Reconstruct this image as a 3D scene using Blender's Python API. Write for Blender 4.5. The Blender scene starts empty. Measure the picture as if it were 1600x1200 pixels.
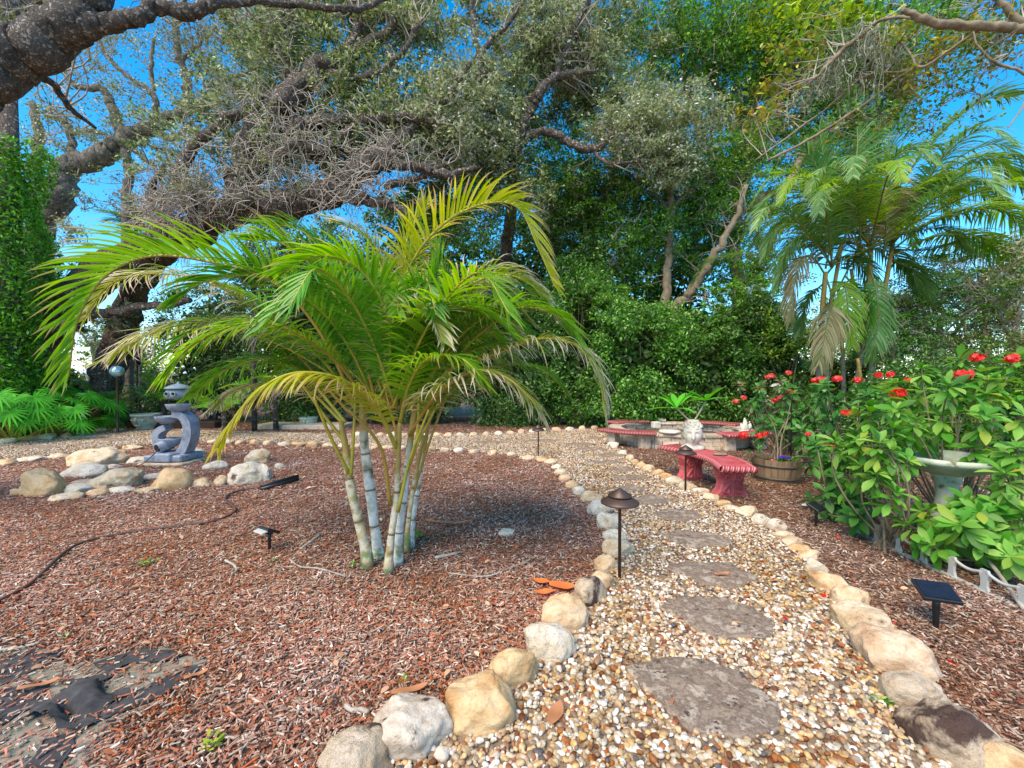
import bpy, math, random
import numpy as np
from mathutils import Vector, Matrix, noise
R = math.radians
rng = np.random.default_rng(7)
random.seed(7)
S = bpy.context.scene
COL = S.collection

# ---------------------------------------------------------------- camera
F = 650.0; CAMH = 1.35; PITCH = R(0.88)
cd = bpy.data.cameras.new('camera'); cam = bpy.data.objects.new('camera', cd); COL.objects.link(cam)
cd.sensor_width = 36; cd.lens = 36 * F / 1600; cd.clip_end = 3000; cd.clip_start = 0.05
cam.location = (0, 0, CAMH); cam.rotation_euler = (R(90) - PITCH, 0, 0)
S.camera = cam
# ---------------------------------------------------------------- sky, sun, exposure
SUN_EL, SUN_AZ = R(52), R(215)          # azimuth clockwise from +Y
w = bpy.data.worlds.new('World'); S.world = w; w.use_nodes = True
nt = w.node_tree; bg = nt.nodes['Background']
sky = nt.nodes.new('ShaderNodeTexSky'); sky.sky_type = 'NISHITA'; sky.sun_disc = False
sky.sun_elevation = SUN_EL; sky.sun_rotation = SUN_AZ
sky.air_density = 1.0; sky.dust_density = 0.5; sky.ozone_density = 3.0
hs = nt.nodes.new('ShaderNodeHueSaturation'); hs.inputs['Saturation'].default_value = 1.44; hs.inputs['Value'].default_value = .9; hs.inputs['Hue'].default_value = .492
nt.links.new(sky.outputs[0], hs.inputs['Color']); nt.links.new(hs.outputs[0], bg.inputs[0])
bg.inputs[1].default_value = 0.15
sd = bpy.data.lights.new('sun', 'SUN'); sd.energy = 2.2; sd.angle = R(40); sd.color = (1.0, 0.81, 0.57)
sun = bpy.data.objects.new('sun', sd); COL.objects.link(sun)
dv = Vector((math.sin(SUN_AZ) * math.cos(SUN_EL), math.cos(SUN_AZ) * math.cos(SUN_EL), math.sin(SUN_EL)))
sun.rotation_euler = dv.to_track_quat('Z', 'Y').to_euler()
S.view_settings.view_transform = 'Standard'; S.view_settings.look = 'None'
S.view_settings.exposure = 1.4; S.view_settings.gamma = 1.0
S.cycles.max_bounces = 6; S.cycles.diffuse_bounces = 4; S.cycles.glossy_bounces = 2
S.cycles.transmission_bounces = 3; S.cycles.transparent_max_bounces = 4
S.cycles.use_denoising = True

# ---------------------------------------------------------------- helpers
def ray(px, py):
    x, z = (px - 800) / F, -(py - 600) / F
    c, s = math.cos(PITCH), math.sin(PITCH)
    return x, c + z * s, z * c - s
def P(px, py, Y):
    x, y, z = ray(px, py); k = Y / y
    return np.array([x * k, Y, CAMH + z * k])
def G(px, py, z=0.0):
    x, y, zz = ray(px, py); k = (z - CAMH) / zz
    return np.array([x * k, y * k, z])
def c8(r, g, b):
    f = lambda v: ((v / 255 + 0.055) / 1.055) ** 2.4 if v > 10 else v / 255 / 12.92
    return (f(r), f(g), f(b), 1)

def tag(o, label=None, cat=None, group=None, kind=None):
    if label: o['label'] = label
    if cat: o['category'] = cat
    if group: o['group'] = group
    if kind: o['kind'] = kind
    return o
def empty(name, loc=(0, 0, 0), rz=0, label=None, cat=None, group=None):
    o = bpy.data.objects.new(name, None); COL.objects.link(o); o.empty_display_size = 0.1
    o.location = [float(v) for v in loc]; o.rotation_euler = (0, 0, rz)
    return tag(o, label, cat, group)
def copy_tree(o, parent=None):
    c = o.copy(); COL.objects.link(c)
    if parent: c.parent = parent
    for ch in list(o.children): copy_tree(ch, c)
    return c

class MB:
    """collects vertex and face blocks, builds one mesh"""
    def __init__(s): s.V = []; s.FQ = []; s.FT = []; s.n = 0; s.A = []; s.smooth = True
    def add(s, V, Q=None, T=None, a=None):
        V = np.asarray(V, float).reshape(-1, 3)
        if Q is not None and len(Q): s.FQ.append(np.asarray(Q, np.int64).reshape(-1, 4) + s.n)
        if T is not None and len(T): s.FT.append(np.asarray(T, np.int64).reshape(-1, 3) + s.n)
        s.V.append(V); s.n += len(V)
        s.A.append(np.zeros(len(V)) if a is None else np.asarray(a, float).reshape(-1))
        return s
    def build(s, name, mat, parent=None, origin=None, smooth=True, inworld=True):
        me = bpy.data.meshes.new(name)
        V = np.concatenate(s.V) if s.V else np.zeros((0, 3))
        off = np.zeros(3)
        if origin is not None: off = np.asarray(origin, float)
        elif parent is not None and inworld:
            p = parent; M = Matrix.Identity(4)
            while p is not None:
                M = Matrix.LocRotScale(p.location, p.rotation_euler, None) @ M; p = p.parent
            Mi = np.array(M.inverted()); V = V @ Mi[:3, :3].T + Mi[:3, 3]
        V = V - off
        Q = np.concatenate(s.FQ) if s.FQ else np.zeros((0, 4), np.int64)
        T = np.concatenate(s.FT) if s.FT else np.zeros((0, 3), np.int64)
        me.vertices.add(len(V)); me.vertices.foreach_set('co', V.astype(np.float32).ravel())
        nl = Q.size + T.size; me.loops.add(nl)
        me.loops.foreach_set('vertex_index', np.concatenate([Q.ravel(), T.ravel()]).astype(np.int32))
        npoly = len(Q) + len(T); me.polygons.add(npoly)
        st = np.concatenate([np.arange(len(Q)) * 4, Q.size + np.arange(len(T)) * 3]).astype(np.int32)
        me.polygons.foreach_set('loop_start', st)
        me.polygons.foreach_set('use_smooth', np.full(npoly, smooth))
        A = np.concatenate(s.A) if s.A else np.zeros(0)
        if A.any():
            at = me.attributes.new('along', 'FLOAT', 'POINT'); at.data.foreach_set('value', A.astype(np.float32))
        me.update(calc_edges=True); me.validate()
        me.materials.append(mat)
        o = bpy.data.objects.new(name, me); COL.objects.link(o)
        if parent is not None: o.parent = parent
        o.location = off
        return o

def tube(pts, rad, n=8, cap=True, rough=0.0, seed=0):
    pts = np.asarray(pts, float); m = len(pts)
    rad = np.broadcast_to(np.asarray(rad, float), (m,)).copy()
    T = np.gradient(pts, axis=0); T /= (np.linalg.norm(T, axis=1, keepdims=True) + 1e-9)
    up = np.array([0, 0, 1.0]) if abs(T[0, 2]) < .9 else np.array([1.0, 0, 0])
    U = np.cross(T[0], up); U /= np.linalg.norm(U)
    Vv = []
    ang = np.arange(n) * 2 * math.pi / n
    for i in range(m):
        U = U - T[i] * U.dot(T[i]); U /= (np.linalg.norm(U) + 1e-9)
        W = np.cross(T[i], U)
        r = rad[i] * np.ones(n)
        if rough: r = r * (1 + rough * np.array([noise.noise(Vector((math.cos(a) * 2 + seed, math.sin(a) * 2, i * .35))) for a in ang]))
        Vv.append(pts[i] + r[:, None] * (np.cos(ang)[:, None] * U + np.sin(ang)[:, None] * W))
    V = np.concatenate(Vv)
    i = np.arange(m - 1)[:, None] * n; j = np.arange(n)[None, :]; j2 = (j + 1) % n
    Q = np.stack([i + j, i + j2, i + n + j2, i + n + j], -1).reshape(-1, 4)
    Tt = []
    if cap:
        V = np.vstack([V, pts[0], pts[-1]]); a0 = m * n; a1 = a0 + 1
        for k in range(n):
            Tt.append((a0, (k + 1) % n, k)); Tt.append((a1, (m - 1) * n + k, (m - 1) * n + (k + 1) % n))
    return V, Q, Tt
def spline(pts, m=8):
    pts = np.asarray(pts, float)
    if len(pts) < 3: 
        t = np.linspace(0, 1, m + 1)[:, None]; return pts[0] * (1 - t) + pts[-1] * t
    Pp = np.vstack([2 * pts[0] - pts[1], pts, 2 * pts[-1] - pts[-2]]); out = []
    for i in range(1, len(Pp) - 2):
        t = np.linspace(0, 1, m, endpoint=False)[:, None]
        a, b, c, d = Pp[i - 1], Pp[i], Pp[i + 1], Pp[i + 2]
        out.append(.5 * ((2 * b) + (-a + c) * t + (2 * a - 5 * b + 4 * c - d) * t ** 2 + (-a + 3 * b - 3 * c + d) * t ** 3))
    out.append(pts[-1:]); return np.concatenate(out)
def lathe(prof, n=24, loc=(0, 0, 0), sx=1, sy=1, cap=True):
    prof = np.asarray(prof, float); m = len(prof); a = np.arange(n) * 2 * math.pi / n
    V = np.stack([prof[:, 0][:, None] * np.cos(a) * sx, prof[:, 0][:, None] * np.sin(a) * sy, np.repeat(prof[:, 1][:, None], n, 1)], -1).reshape(-1, 3) + np.asarray(loc)
    i = np.arange(m - 1)[:, None] * n; j = np.arange(n)[None, :]; j2 = (j + 1) % n
    Q = np.stack([i + j, i + j2, i + n + j2, i + n + j], -1).reshape(-1, 4)
    T = []
    if cap:
        V = np.vstack([V, np.array([0, 0, prof[0, 1]]) + loc, np.array([0, 0, prof[-1, 1]]) + loc]); a0 = m * n
        for k in range(n): T.append((a0, (k + 1) % n, k)); T.append((a0 + 1, (m - 1) * n + k, (m - 1) * n + (k + 1) % n))
    return V, Q, T
def box(x0, x1, y0, y1, z0, z1, M=None, bev=0.0):
    if bev:
        b = bev; V = []
        for z, e in ((z0, b), (z0 + b, 0), (z1 - b, 0), (z1, b)):
            for (x, y) in ((x0 + b + e * .0, y0 + e), (x1 - b, y0 + e), (x1 - e, y0 + b), (x1 - e, y1 - b), (x1 - b, y1 - e), (x0 + b, y1 - e), (x0 + e, y1 - b), (x0 + e, y0 + b)): V.append((x, y, z))
        V = np.array(V, float); Q = []
        for l in range(3):
            for k in range(8): Q.append((l * 8 + k, l * 8 + (k + 1) % 8, l * 8 + 8 + (k + 1) % 8, l * 8 + 8 + k))
        Q += [(24, 25, 26, 31), (26, 27, 30, 31), (27, 28, 29, 30), (7, 2, 1, 0), (7, 6, 3, 2), (6, 5, 4, 3)]
    else:
        V = np.array([(x, y, z) for z in (z0, z1) for (x, y) in ((x0, y0), (x1, y0), (x1, y1), (x0, y1))], float)
        Q = [(0, 3, 2, 1), (4, 5, 6, 7), (0, 1, 5, 4), (1, 2, 6, 5), (2, 3, 7, 6), (3, 0, 4, 7)]
    if M is not None: V = V @ np.array(M.to_3x3()).T + np.array(M.translation)
    return V, Q
def MZ(loc, rz): return Matrix.Translation(Vector([float(v) for v in loc])) @ Matrix.Rotation(rz, 4, 'Z')
def ico(sub):
    import bmesh
    bm = bmesh.new(); bmesh.ops.create_icosphere(bm, subdivisions=sub, radius=1)
    V = np.array([v.co[:] for v in bm.verts]); T = np.array([[v.index for v in f.verts] for f in bm.faces]); bm.free(); return V, T
ICO = {k: ico(k) for k in (1, 2, 3, 4, 5)}
def rotmats(n, tilt=None, rr=None):
    """random rotations; tilt = sigma of lean from +Z (None = fully random)"""
    rr = rr or rng
    if tilt is None: z = rr.normal(size=(n, 3))
    else: z = rr.normal(size=(n, 3)) * np.array([tilt, tilt, 0]) + np.array([0, 0, 1])
    z /= np.linalg.norm(z, axis=1, keepdims=True)
    a = rr.normal(size=(n, 3)); x = a - z * (a * z).sum(1, keepdims=True); x /= np.linalg.norm(x, axis=1, keepdims=True)
    y = np.cross(z, x); return np.stack([x, y, z], -1)      # columns
def scatter(mb, TV, Q, T, pos, Rm, sc):
    n = len(pos); k = len(TV); sc = np.asarray(sc, float)
    if sc.ndim == 1: sc = np.repeat(sc[:, None], 3, 1)
    V = np.einsum('nij,nkj->nki', Rm, TV[None] * sc[:, None, :]) + pos[:, None, :]
    o = (np.arange(n) * k)[:, None, None]
    mb.add(V.reshape(-1, 3), (np.asarray(Q)[None] + o).reshape(-1, 4) if Q is not None and len(Q) else None,
           (np.asarray(T)[None] + o).reshape(-1, 3) if T is not None and len(T) else None)
LEAF4 = (np.array([(-.5, 0, 0), (0, -.22, .05), (.5, 0, 0), (0, .22, .05)], float), [(0, 1, 2, 3)])
LEAF6 = (np.array([(-.5, 0, 0), (-.15, -.2, .06), (.2, -.18, .05), (.5, 0, -.05), (.2, .18, .05), (-.15, .2, .06), ], float), [(0, 1, 2, 5), (5, 2, 3, 4)])
def inpoly(x, y, poly):
    c = np.zeros(len(x), bool); n = len(poly)
    for i in range(n):
        x0, y0 = poly[i][:2]; x1, y1 = poly[(i + 1) % n][:2]
        m = ((y0 > y) != (y1 > y)) & (x < (x1 - x0) * (y - y0) / (y1 - y0 + 1e-12) + x0); c ^= m
    return c

# ---------------------------------------------------------------- materials
def newmat(name):
    m = bpy.data.materials.new(name); m.use_nodes = True; t = m.node_tree
    return m, t, t.nodes['Principled BSDF'], (lambda k: t.nodes.new(k)), t.links.new
def ramp(t, stops, const=False):
    r = t.nodes.new('ShaderNodeValToRGB'); cr = r.color_ramp
    if const: cr.interpolation = 'CONSTANT'
    while len(cr.elements) < len(stops): cr.elements.new(.5)
    for e, (p, c) in zip(cr.elements, stops): e.position = p; e.color = c if len(c) == 4 else (*c, 1)
    return r
def even(cols): return [(i / max(1, len(cols) - 1), c) for i, c in enumerate(cols)]
def m_leaf(name, cols, trans=.35, rough=.42, tip=None, const=False, spec=.5, tstart=.72, contrast=False):
    m, t, b, N, L = newmat(name); cols = [tuple(min(.85, v * 1.35 * (.55 if i % 2 == 0 else 1.3)) for v in c[:3]) + (1,) for i, c in enumerate(cols)] if contrast else [tuple(min(.85, v * 1.35) for v in c[:3]) + (1,) for c in cols]  # contrast darkens and pales tints in turn, putting leaf highlights into the colour
    g = N('ShaderNodeNewGeometry'); r = ramp(t, even(cols)); L(g.outputs['Random Per Island'], r.inputs[0])
    out = r.outputs[0]
    if tip:
        a = N('ShaderNodeAttribute'); a.attribute_name = 'along'
        wn = N('ShaderNodeTexWhiteNoise'); wn.noise_dimensions = '1D'; L(g.outputs['Random Per Island'], wn.inputs['W'])
        ad = N('ShaderNodeMath'); ad.operation = 'MULTIPLY_ADD'; L(wn.outputs['Value'], ad.inputs[0]); ad.inputs[1].default_value = .5; L(a.outputs['Fac'], ad.inputs[2])
        mr = N('ShaderNodeMapRange'); L(ad.outputs[0], mr.inputs[0]); mr.inputs[1].default_value = tstart + .25; mr.inputs[2].default_value = tstart + .5
        mx = N('ShaderNodeMix'); mx.data_type = 'RGBA'; L(mr.outputs[0], mx.inputs[0]); L(out, mx.inputs[6]); mx.inputs[7].default_value = tip; out = mx.outputs[2]
    L(out, b.inputs['Base Color']); b.inputs['Roughness'].default_value = rough; b.inputs['Specular IOR Level'].default_value = spec
    tr = N('ShaderNodeBsdfTranslucent'); 
    hs = N('ShaderNodeHueSaturation'); hs.inputs['Hue'].default_value = .485; hs.inputs['Saturation'].default_value = 1.1; hs.inputs['Value'].default_value = 1.3; L(out, hs.inputs['Color']); L(hs.outputs[0], tr.inputs[0])
    ms = N('ShaderNodeMixShader'); ms.inputs[0].default_value = trans; L(b.outputs[0], ms.inputs[1]); L(tr.outputs[0], ms.inputs[2])
    L(ms.outputs[0], t.nodes['Material Output'].inputs[0]); return m
def m_noise(name, cols, scale=5, rough=.8, bump=.3, bscale=None, detail=8, island=0, vor=0, stretch=None, dist=.02, spots=None, spec=.4, ndist=0, gen=False, speck=0):
    m, t, b, N, L = newmat(name)
    tc = N('ShaderNodeTexCoord'); mp = N('ShaderNodeMapping'); L(tc.outputs['Object'], mp.inputs[0])
    if stretch: mp.inputs['Scale'].default_value = stretch
    nz = N('ShaderNodeTexNoise'); nz.inputs['Scale'].default_value = scale; nz.inputs['Detail'].default_value = detail; nz.inputs['Roughness'].default_value = .65; nz.inputs['Distortion'].default_value = ndist
    oi = N('ShaderNodeObjectInfo'); ad = N('ShaderNodeVectorMath'); ad.operation = 'ADD'
    sc = N('ShaderNodeVectorMath'); sc.operation = 'SCALE'; cb = N('ShaderNodeCombineXYZ')
    L(oi.outputs['Random'], cb.inputs[0]); L(oi.outputs['Random'], cb.inputs[2]); L(cb.outputs[0], sc.inputs[0]); sc.inputs['Scale'].default_value = 37.0
    L(mp.outputs[0], ad.inputs[0]); L(sc.outputs[0], ad.inputs[1]); L(ad.outputs[0], nz.inputs['Vector'])
    k = [(0.28 + .44 * p, c) for p, c in even(cols)]
    r = ramp(t, k); L(nz.outputs[0], r.inputs[0]); out = r.outputs[0]
    if island:
        g = N('ShaderNodeNewGeometry'); hs = N('ShaderNodeHueSaturation'); mr = N('ShaderNodeMapRange'); L(g.outputs['Random Per Island'], mr.inputs[0]); mr.inputs[3].default_value = 1 - island; mr.inputs[4].default_value = 1 + island
        L(mr.outputs[0], hs.inputs['Value']); L(out, hs.inputs['Color']); out = hs.outputs[0]
    if spots:
        n2 = N('ShaderNodeTexNoise'); n2.inputs['Scale'].default_value = spots[1]; n2.inputs['Detail'].default_value = 6; n2.inputs['Roughness'].default_value = .6; L(ad.outputs[0], n2.inputs['Vector'])
        r2 = ramp(t, [(spots[2], (0, 0, 0, 1)), (spots[2] + .06, (1, 1, 1, 1))]); L(n2.outputs[0], r2.inputs[0])
        mx = N('ShaderNodeMix'); mx.data_type = 'RGBA'; L(r2.outputs[0], mx.inputs[0]); L(out, mx.inputs[6]); mx.inputs[7].default_value = spots[0]; out = mx.outputs[2]
    if speck:
        n4 = N('ShaderNodeTexNoise'); n4.inputs['Scale'].default_value = 70; n4.inputs['Detail'].default_value = 5; n4.inputs['Roughness'].default_value = .75; L(ad.outputs[0], n4.inputs['Vector'])
        r4 = ramp(t, [(.30, (1 - speck * .75,) * 3 + (1,)), (.46, (1, 1, 1, 1)), (.62, (1, 1, 1, 1)), (.75, (1 + speck * .2,) * 3 + (1,))]); L(n4.outputs[0], r4.inputs[0])
        m4 = N('ShaderNodeMix'); m4.data_type = 'RGBA'; m4.blend_type = 'MULTIPLY'; m4.inputs[0].default_value = 1; L(out, m4.inputs[6]); L(r4.outputs[0], m4.inputs[7]); out = m4.outputs[2]
        n5 = N('ShaderNodeTexNoise'); n5.inputs['Scale'].default_value = 3.2; n5.inputs['Detail'].default_value = 9; n5.inputs['Roughness'].default_value = .7; n5.inputs['Distortion'].default_value = 1.2; L(ad.outputs[0], n5.inputs['Vector'])
        r5 = ramp(t, [(.485, (1, 1, 1, 1)), (.5, (.62, .54, .48, 1)), (.515, (1, 1, 1, 1))]); L(n5.outputs[0], r5.inputs[0])
        m5 = N('ShaderNodeMix'); m5.data_type = 'RGBA'; m5.blend_type = 'MULTIPLY'; m5.inputs[0].default_value = speck; L(out, m5.inputs[6]); L(r5.outputs[0], m5.inputs[7]); out = m5.outputs[2]
    L(out, b.inputs['Base Color']); b.inputs['Roughness'].default_value = rough; b.inputs['Specular IOR Level'].default_value = spec
    bp = N('ShaderNodeBump'); bp.inputs['Strength'].default_value = bump; bp.inputs['Distance'].default_value = dist
    if vor:
        v = N('ShaderNodeTexVoronoi'); v.feature = 'DISTANCE_TO_EDGE'; v.inputs['Scale'].default_value = vor
        n3 = N('ShaderNodeVectorMath'); n3.operation = 'MULTIPLY_ADD'; L(nz.outputs['Color'], n3.inputs[0]); n3.inputs[1].default_value = (.3, .3, .3); L(mp.outputs[0], n3.inputs[2]); L(n3.outputs[0], v.inputs['Vector'])
        r3 = ramp(t, [(0, (0, 0, 0, 1)), (.25, (1, 1, 1, 1))]); L(v.outputs[0], r3.inputs[0])
        ml = N('ShaderNodeMath'); ml.operation = 'ADD'; L(r3.outputs[0], ml.inputs[0]); L(nz.outputs[0], ml.inputs[1]); L(ml.outputs[0], bp.inputs['Height'])
        mm = N('ShaderNodeMix'); mm.data_type = 'RGBA'; mm.blend_type = 'MULTIPLY'; mm.inputs[0].default_value = .55; L(out, mm.inputs[6]); L(r3.outputs[0], mm.inputs[7]); L(mm.outputs[2], b.inputs['Base Color'])
    else:
        n2b = N('ShaderNodeTexNoise'); n2b.inputs['Scale'].default_value = bscale or scale * 4; n2b.inputs['Detail'].default_value = 8; n2b.inputs['Roughness'].default_value = .7; L(ad.outputs[0], n2b.inputs['Vector']); L(n2b.outputs[0], bp.inputs['Height'])
    L(bp.outputs[0], b.inputs['Normal']); return m
def m_island(name, cols, rough=.75, spec=.4, nz=12, amt=.5, low=0):
    m, t, b, N, L = newmat(name)
    g = N('ShaderNodeNewGeometry'); r = ramp(t, cols, const=True); L(g.outputs['Random Per Island'], r.inputs[0])
    tc = N('ShaderNodeTexCoord'); n = N('ShaderNodeTexNoise'); n.inputs['Scale'].default_value = nz; n.inputs['Detail'].default_value = 4; L(tc.outputs['Object'], n.inputs['Vector'])
    mr = N('ShaderNodeMapRange'); L(n.outputs[0], mr.inputs[0]); mr.inputs[1].default_value = .3; mr.inputs[2].default_value = .7; mr.inputs[3].default_value = 1 - amt; mr.inputs[4].default_value = 1 + amt * .5
    hs = N('ShaderNodeHueSaturation'); L(mr.outputs[0], hs.inputs['Value']); L(r.outputs[0], hs.inputs['Color']); out = hs.outputs[0]
    if low:
        n2 = N('ShaderNodeTexNoise'); n2.inputs['Scale'].default_value = 1.3; n2.inputs['Detail'].default_value = 5; n2.inputs['Roughness'].default_value = .6; L(tc.outputs['Object'], n2.inputs['Vector'])
        h2 = N('ShaderNodeHueSaturation'); r2 = N('ShaderNodeMapRange'); L(n2.outputs[0], r2.inputs[0]); r2.inputs[1].default_value = .35; r2.inputs[2].default_value = .65; r2.inputs[3].default_value = 1 - low; r2.inputs[4].default_value = 1 + low; L(r2.outputs[0], h2.inputs['Value'])
        r3 = N('ShaderNodeMapRange'); L(n2.outputs[0], r3.inputs[0]); r3.inputs[1].default_value = .35; r3.inputs[2].default_value = .65; r3.inputs[3].default_value = 1.2; r3.inputs[4].default_value = .88; L(r3.outputs[0], h2.inputs['Saturation']); L(out, h2.inputs['Color']); out = h2.outputs[0]
    L(out, b.inputs['Base Color'])
    b.inputs['Roughness'].default_value = rough; b.inputs['Specular IOR Level'].default_value = spec; return m
def m_plain(name, col, rough=.5, metal=0, spec=.5, var=.15, scale=30, bump=.1):
    d = tuple(v * (1 - var) for v in col[:3]) + (1,); u = tuple(min(1, v * (1 + var)) for v in col[:3]) + (1,)
    m = m_noise(name, [d, col, u], scale=scale, rough=rough, bump=bump, dist=.004, spec=spec)
    m.node_tree.nodes['Principled BSDF'].inputs['Metallic'].default_value = metal; return m

M = {}
M['soil'] = m_noise('mulch_soil', [c8(70, 48, 38), c8(116, 80, 62), c8(150, 120, 98), c8(90, 64, 50)], scale=38, bump=.8, bscale=60, dist=.02, detail=10, rough=.95)
M['grit'] = m_noise('path_grit', [c8(110, 90, 70), c8(150, 130, 105), c8(90, 72, 56)], scale=60, bump=.6, bscale=90, rough=.95)
M['dirt'] = m_noise('bare_dirt', [c8(96, 96, 84), c8(150, 142, 128), c8(120, 122, 106), c8(172, 162, 146)], scale=9, bump=.5, bscale=120, rough=.95, dist=.01)
M['pebble'] = m_island('pebbles', [(0, c8(206, 194, 174)), (.16, c8(188, 172, 146)), (.30, c8(226, 220, 208)), (.42, c8(172, 142, 106)), (.54, c8(160, 106, 72)), (.62, c8(184, 158, 124)), (.74, c8(146, 128, 108)), (.84, c8(210, 176, 126)), (.92, c8(118, 74, 50)), (.965, c8(96, 92, 90))], rough=.75, spec=.25, nz=60, amt=.45, low=.12)
M['chip_red'] = m_island('red_mulch', [(0, c8(164, 112, 92)), (.15, c8(184, 118, 90)), (.26, c8(156, 126, 108)), (.38, c8(200, 172, 150)), (.52, c8(178, 144, 124)), (.68, c8(200, 182, 162)), (.74, c8(92, 66, 56)), (.81, c8(190, 112, 80)), (.91, c8(218, 208, 194)), (.95, c8(168, 130, 108))], rough=.85, spec=.2, nz=40, low=.2)
M['chip_brown'] = m_island('brown_mulch', [(0, c8(136, 104, 86)), (.2, c8(164, 134, 112)), (.38, c8(114, 90, 76)), (.5, c8(190, 166, 144)), (.64, c8(136, 84, 64)), (.76, c8(206, 188, 168)), (.84, c8(78, 58, 50)), (.94, c8(160, 106, 82))], rough=.85, spec=.2, nz=40, low=.2)
M['slab'] = m_noise('stepping_slate', [c8(92, 78, 66), c8(158, 140, 120), c8(120, 102, 86), c8(184, 168, 148), c8(108, 92, 78)], scale=13, bump=1.0, ndist=.15, speck=.5, bscale=30, rough=.9, dist=.012, spots=(c8(84, 66, 58), 26, .6))
RK = {}
RK['cream'] = m_noise('rock_cream', [c8(176, 136, 92), c8(212, 184, 144), c8(230, 212, 180), c8(196, 156, 108)], scale=6, bump=1.0, bscale=26, dist=.03, spots=(c8(118, 92, 72), 4.5, .63), speck=.5)
RK['yellow'] = m_noise('rock_yellow', [c8(160, 116, 72), c8(196, 156, 106), c8(212, 184, 140), c8(172, 128, 84)], scale=5, bump=.8, bscale=18, dist=.02, spots=(c8(160, 104, 60), 7, .62), speck=.5)
RK['grey'] = m_noise('rock_grey', [c8(140, 120, 100), c8(190, 172, 150), c8(216, 202, 182), c8(166, 142, 116)], scale=7, bump=.8, bscale=14, dist=.02, spots=(c8(96, 76, 66), 11, .6), speck=.5)
RK['tan'] = m_noise('rock_tan', [c8(162, 116, 78), c8(206, 168, 124), c8(222, 196, 160), c8(180, 134, 92)], scale=5, bump=.8, bscale=20, dist=.02, spots=(c8(104, 74, 58), 5, .6), speck=.5)
RK['white'] = m_noise('rock_white', [c8(180, 156, 124), c8(216, 200, 172), c8(232, 220, 200), c8(194, 166, 130)], scale=6, bump=1.0, bscale=26, dist=.03, spots=(c8(112, 88, 72), 6, .63), speck=.5)
RK['pink'] = m_noise('rock_pink', [c8(158, 124, 94), c8(198, 166, 132), c8(216, 192, 162), c8(172, 136, 104)], scale=6, bump=.8, bscale=20, dist=.02, speck=.5)
RK['stained'] = m_noise('rock_stained', [c8(170, 138, 104), c8(206, 184, 154), c8(222, 206, 184)], scale=6, bump=1.0, bscale=26, dist=.03, spots=(c8(88, 66, 56), 3.4, .49), speck=.5)
M['bark'] = m_noise('oak_bark', [c8(82, 72, 64), c8(130, 116, 104), c8(160, 148, 136), c8(104, 94, 84)], scale=5, bump=1.0, vor=13, stretch=(1, 1, 1), dist=.05, rough=.95)
M['bark_near'] = m_noise('oak_bark_near', [c8(84, 76, 68), c8(140, 130, 118), c8(172, 162, 150), c8(104, 96, 86)], scale=9, bump=1.0, vor=22, dist=.035, rough=.95)
M['bark_pale'] = m_noise('pale_bark', [c8(110, 102, 90), c8(156, 146, 130), c8(178, 170, 154)], scale=6, bump=.8, vor=16, dist=.03, rough=.95)
M['bark_smooth'] = m_noise('smooth_bark', [c8(92, 80, 64), c8(140, 124, 100), c8(156, 144, 124)], scale=8, bump=.4, rough=.9)
M['twig'] = m_noise('twig_wood', [c8(120, 110, 98), c8(164, 154, 140), c8(192, 184, 172)], scale=12, bump=.2, rough=.95)
M['oak_leaf'] = m_leaf('oak_leaf', [c8(66, 84, 42), c8(104, 124, 66), c8(80, 102, 50), c8(140, 156, 104), c8(88, 108, 56), c8(184, 190, 150)], trans=.28, contrast=True)
M['oak_pale'] = m_leaf('oak_leaf_pale', [c8(88, 110, 62), c8(128, 142, 92), c8(104, 122, 74), c8(172, 176, 138), c8(112, 132, 82), c8(206, 208, 178)], trans=.28, contrast=True)
M['oak_sparse'] = m_leaf('oak_leaf_sparse', [c8(84, 92, 52), c8(112, 118, 74), c8(100, 118, 62), c8(142, 142, 104)], trans=.25, contrast=True)
M['green_leaf'] = m_leaf('green_leaf', [c8(46, 86, 30), c8(76, 124, 40), c8(58, 104, 34), c8(104, 152, 56), c8(62, 108, 38), c8(136, 178, 84)], trans=.35, contrast=True)
M['hedge_leaf'] = m_leaf('hedge_leaf', [c8(40, 80, 26), c8(68, 116, 36), c8(52, 98, 30), c8(96, 148, 52), c8(48, 88, 30), c8(128, 176, 80)], trans=.42, rough=.35, contrast=True)
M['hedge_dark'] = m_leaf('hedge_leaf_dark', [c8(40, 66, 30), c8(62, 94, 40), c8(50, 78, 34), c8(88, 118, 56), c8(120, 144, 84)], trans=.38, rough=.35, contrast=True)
M['laurel_leaf'] = m_leaf('laurel_leaf', [c8(60, 110, 34), c8(92, 146, 48), c8(74, 126, 40), c8(120, 172, 66), c8(76, 128, 42), c8(150, 192, 96)], trans=.4, contrast=True)
M['lime_leaf'] = m_leaf('lime_leaf', [c8(66, 104, 24), c8(118, 152, 36), c8(90, 130, 30), c8(156, 180, 56), c8(196, 186, 66)], trans=.4, contrast=True)
M['autumn_leaf'] = m_leaf('autumn_leaf', [c8(84, 112, 38), c8(120, 140, 46), c8(100, 128, 42), c8(166, 156, 58), c8(176, 128, 70), c8(104, 130, 46), c8(88, 120, 44)], trans=.4, contrast=True)
M['ivy'] = m_leaf('ivy_leaf', [c8(50, 104, 18), c8(86, 148, 30), c8(64, 122, 22), c8(122, 178, 50)], trans=.3, contrast=True)
M['moss'] = m_leaf('spanish_moss', [c8(110, 116, 96), c8(140, 144, 120), c8(164, 168, 146)], trans=.2, rough=.9)
M['frond'] = m_leaf('areca_leaflet', [c8(82, 134, 24), c8(112, 160, 36), c8(94, 146, 28), c8(138, 174, 52), c8(88, 136, 26)], trans=.52, rough=.35, tip=c8(176, 160, 104), tstart=.78)
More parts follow.
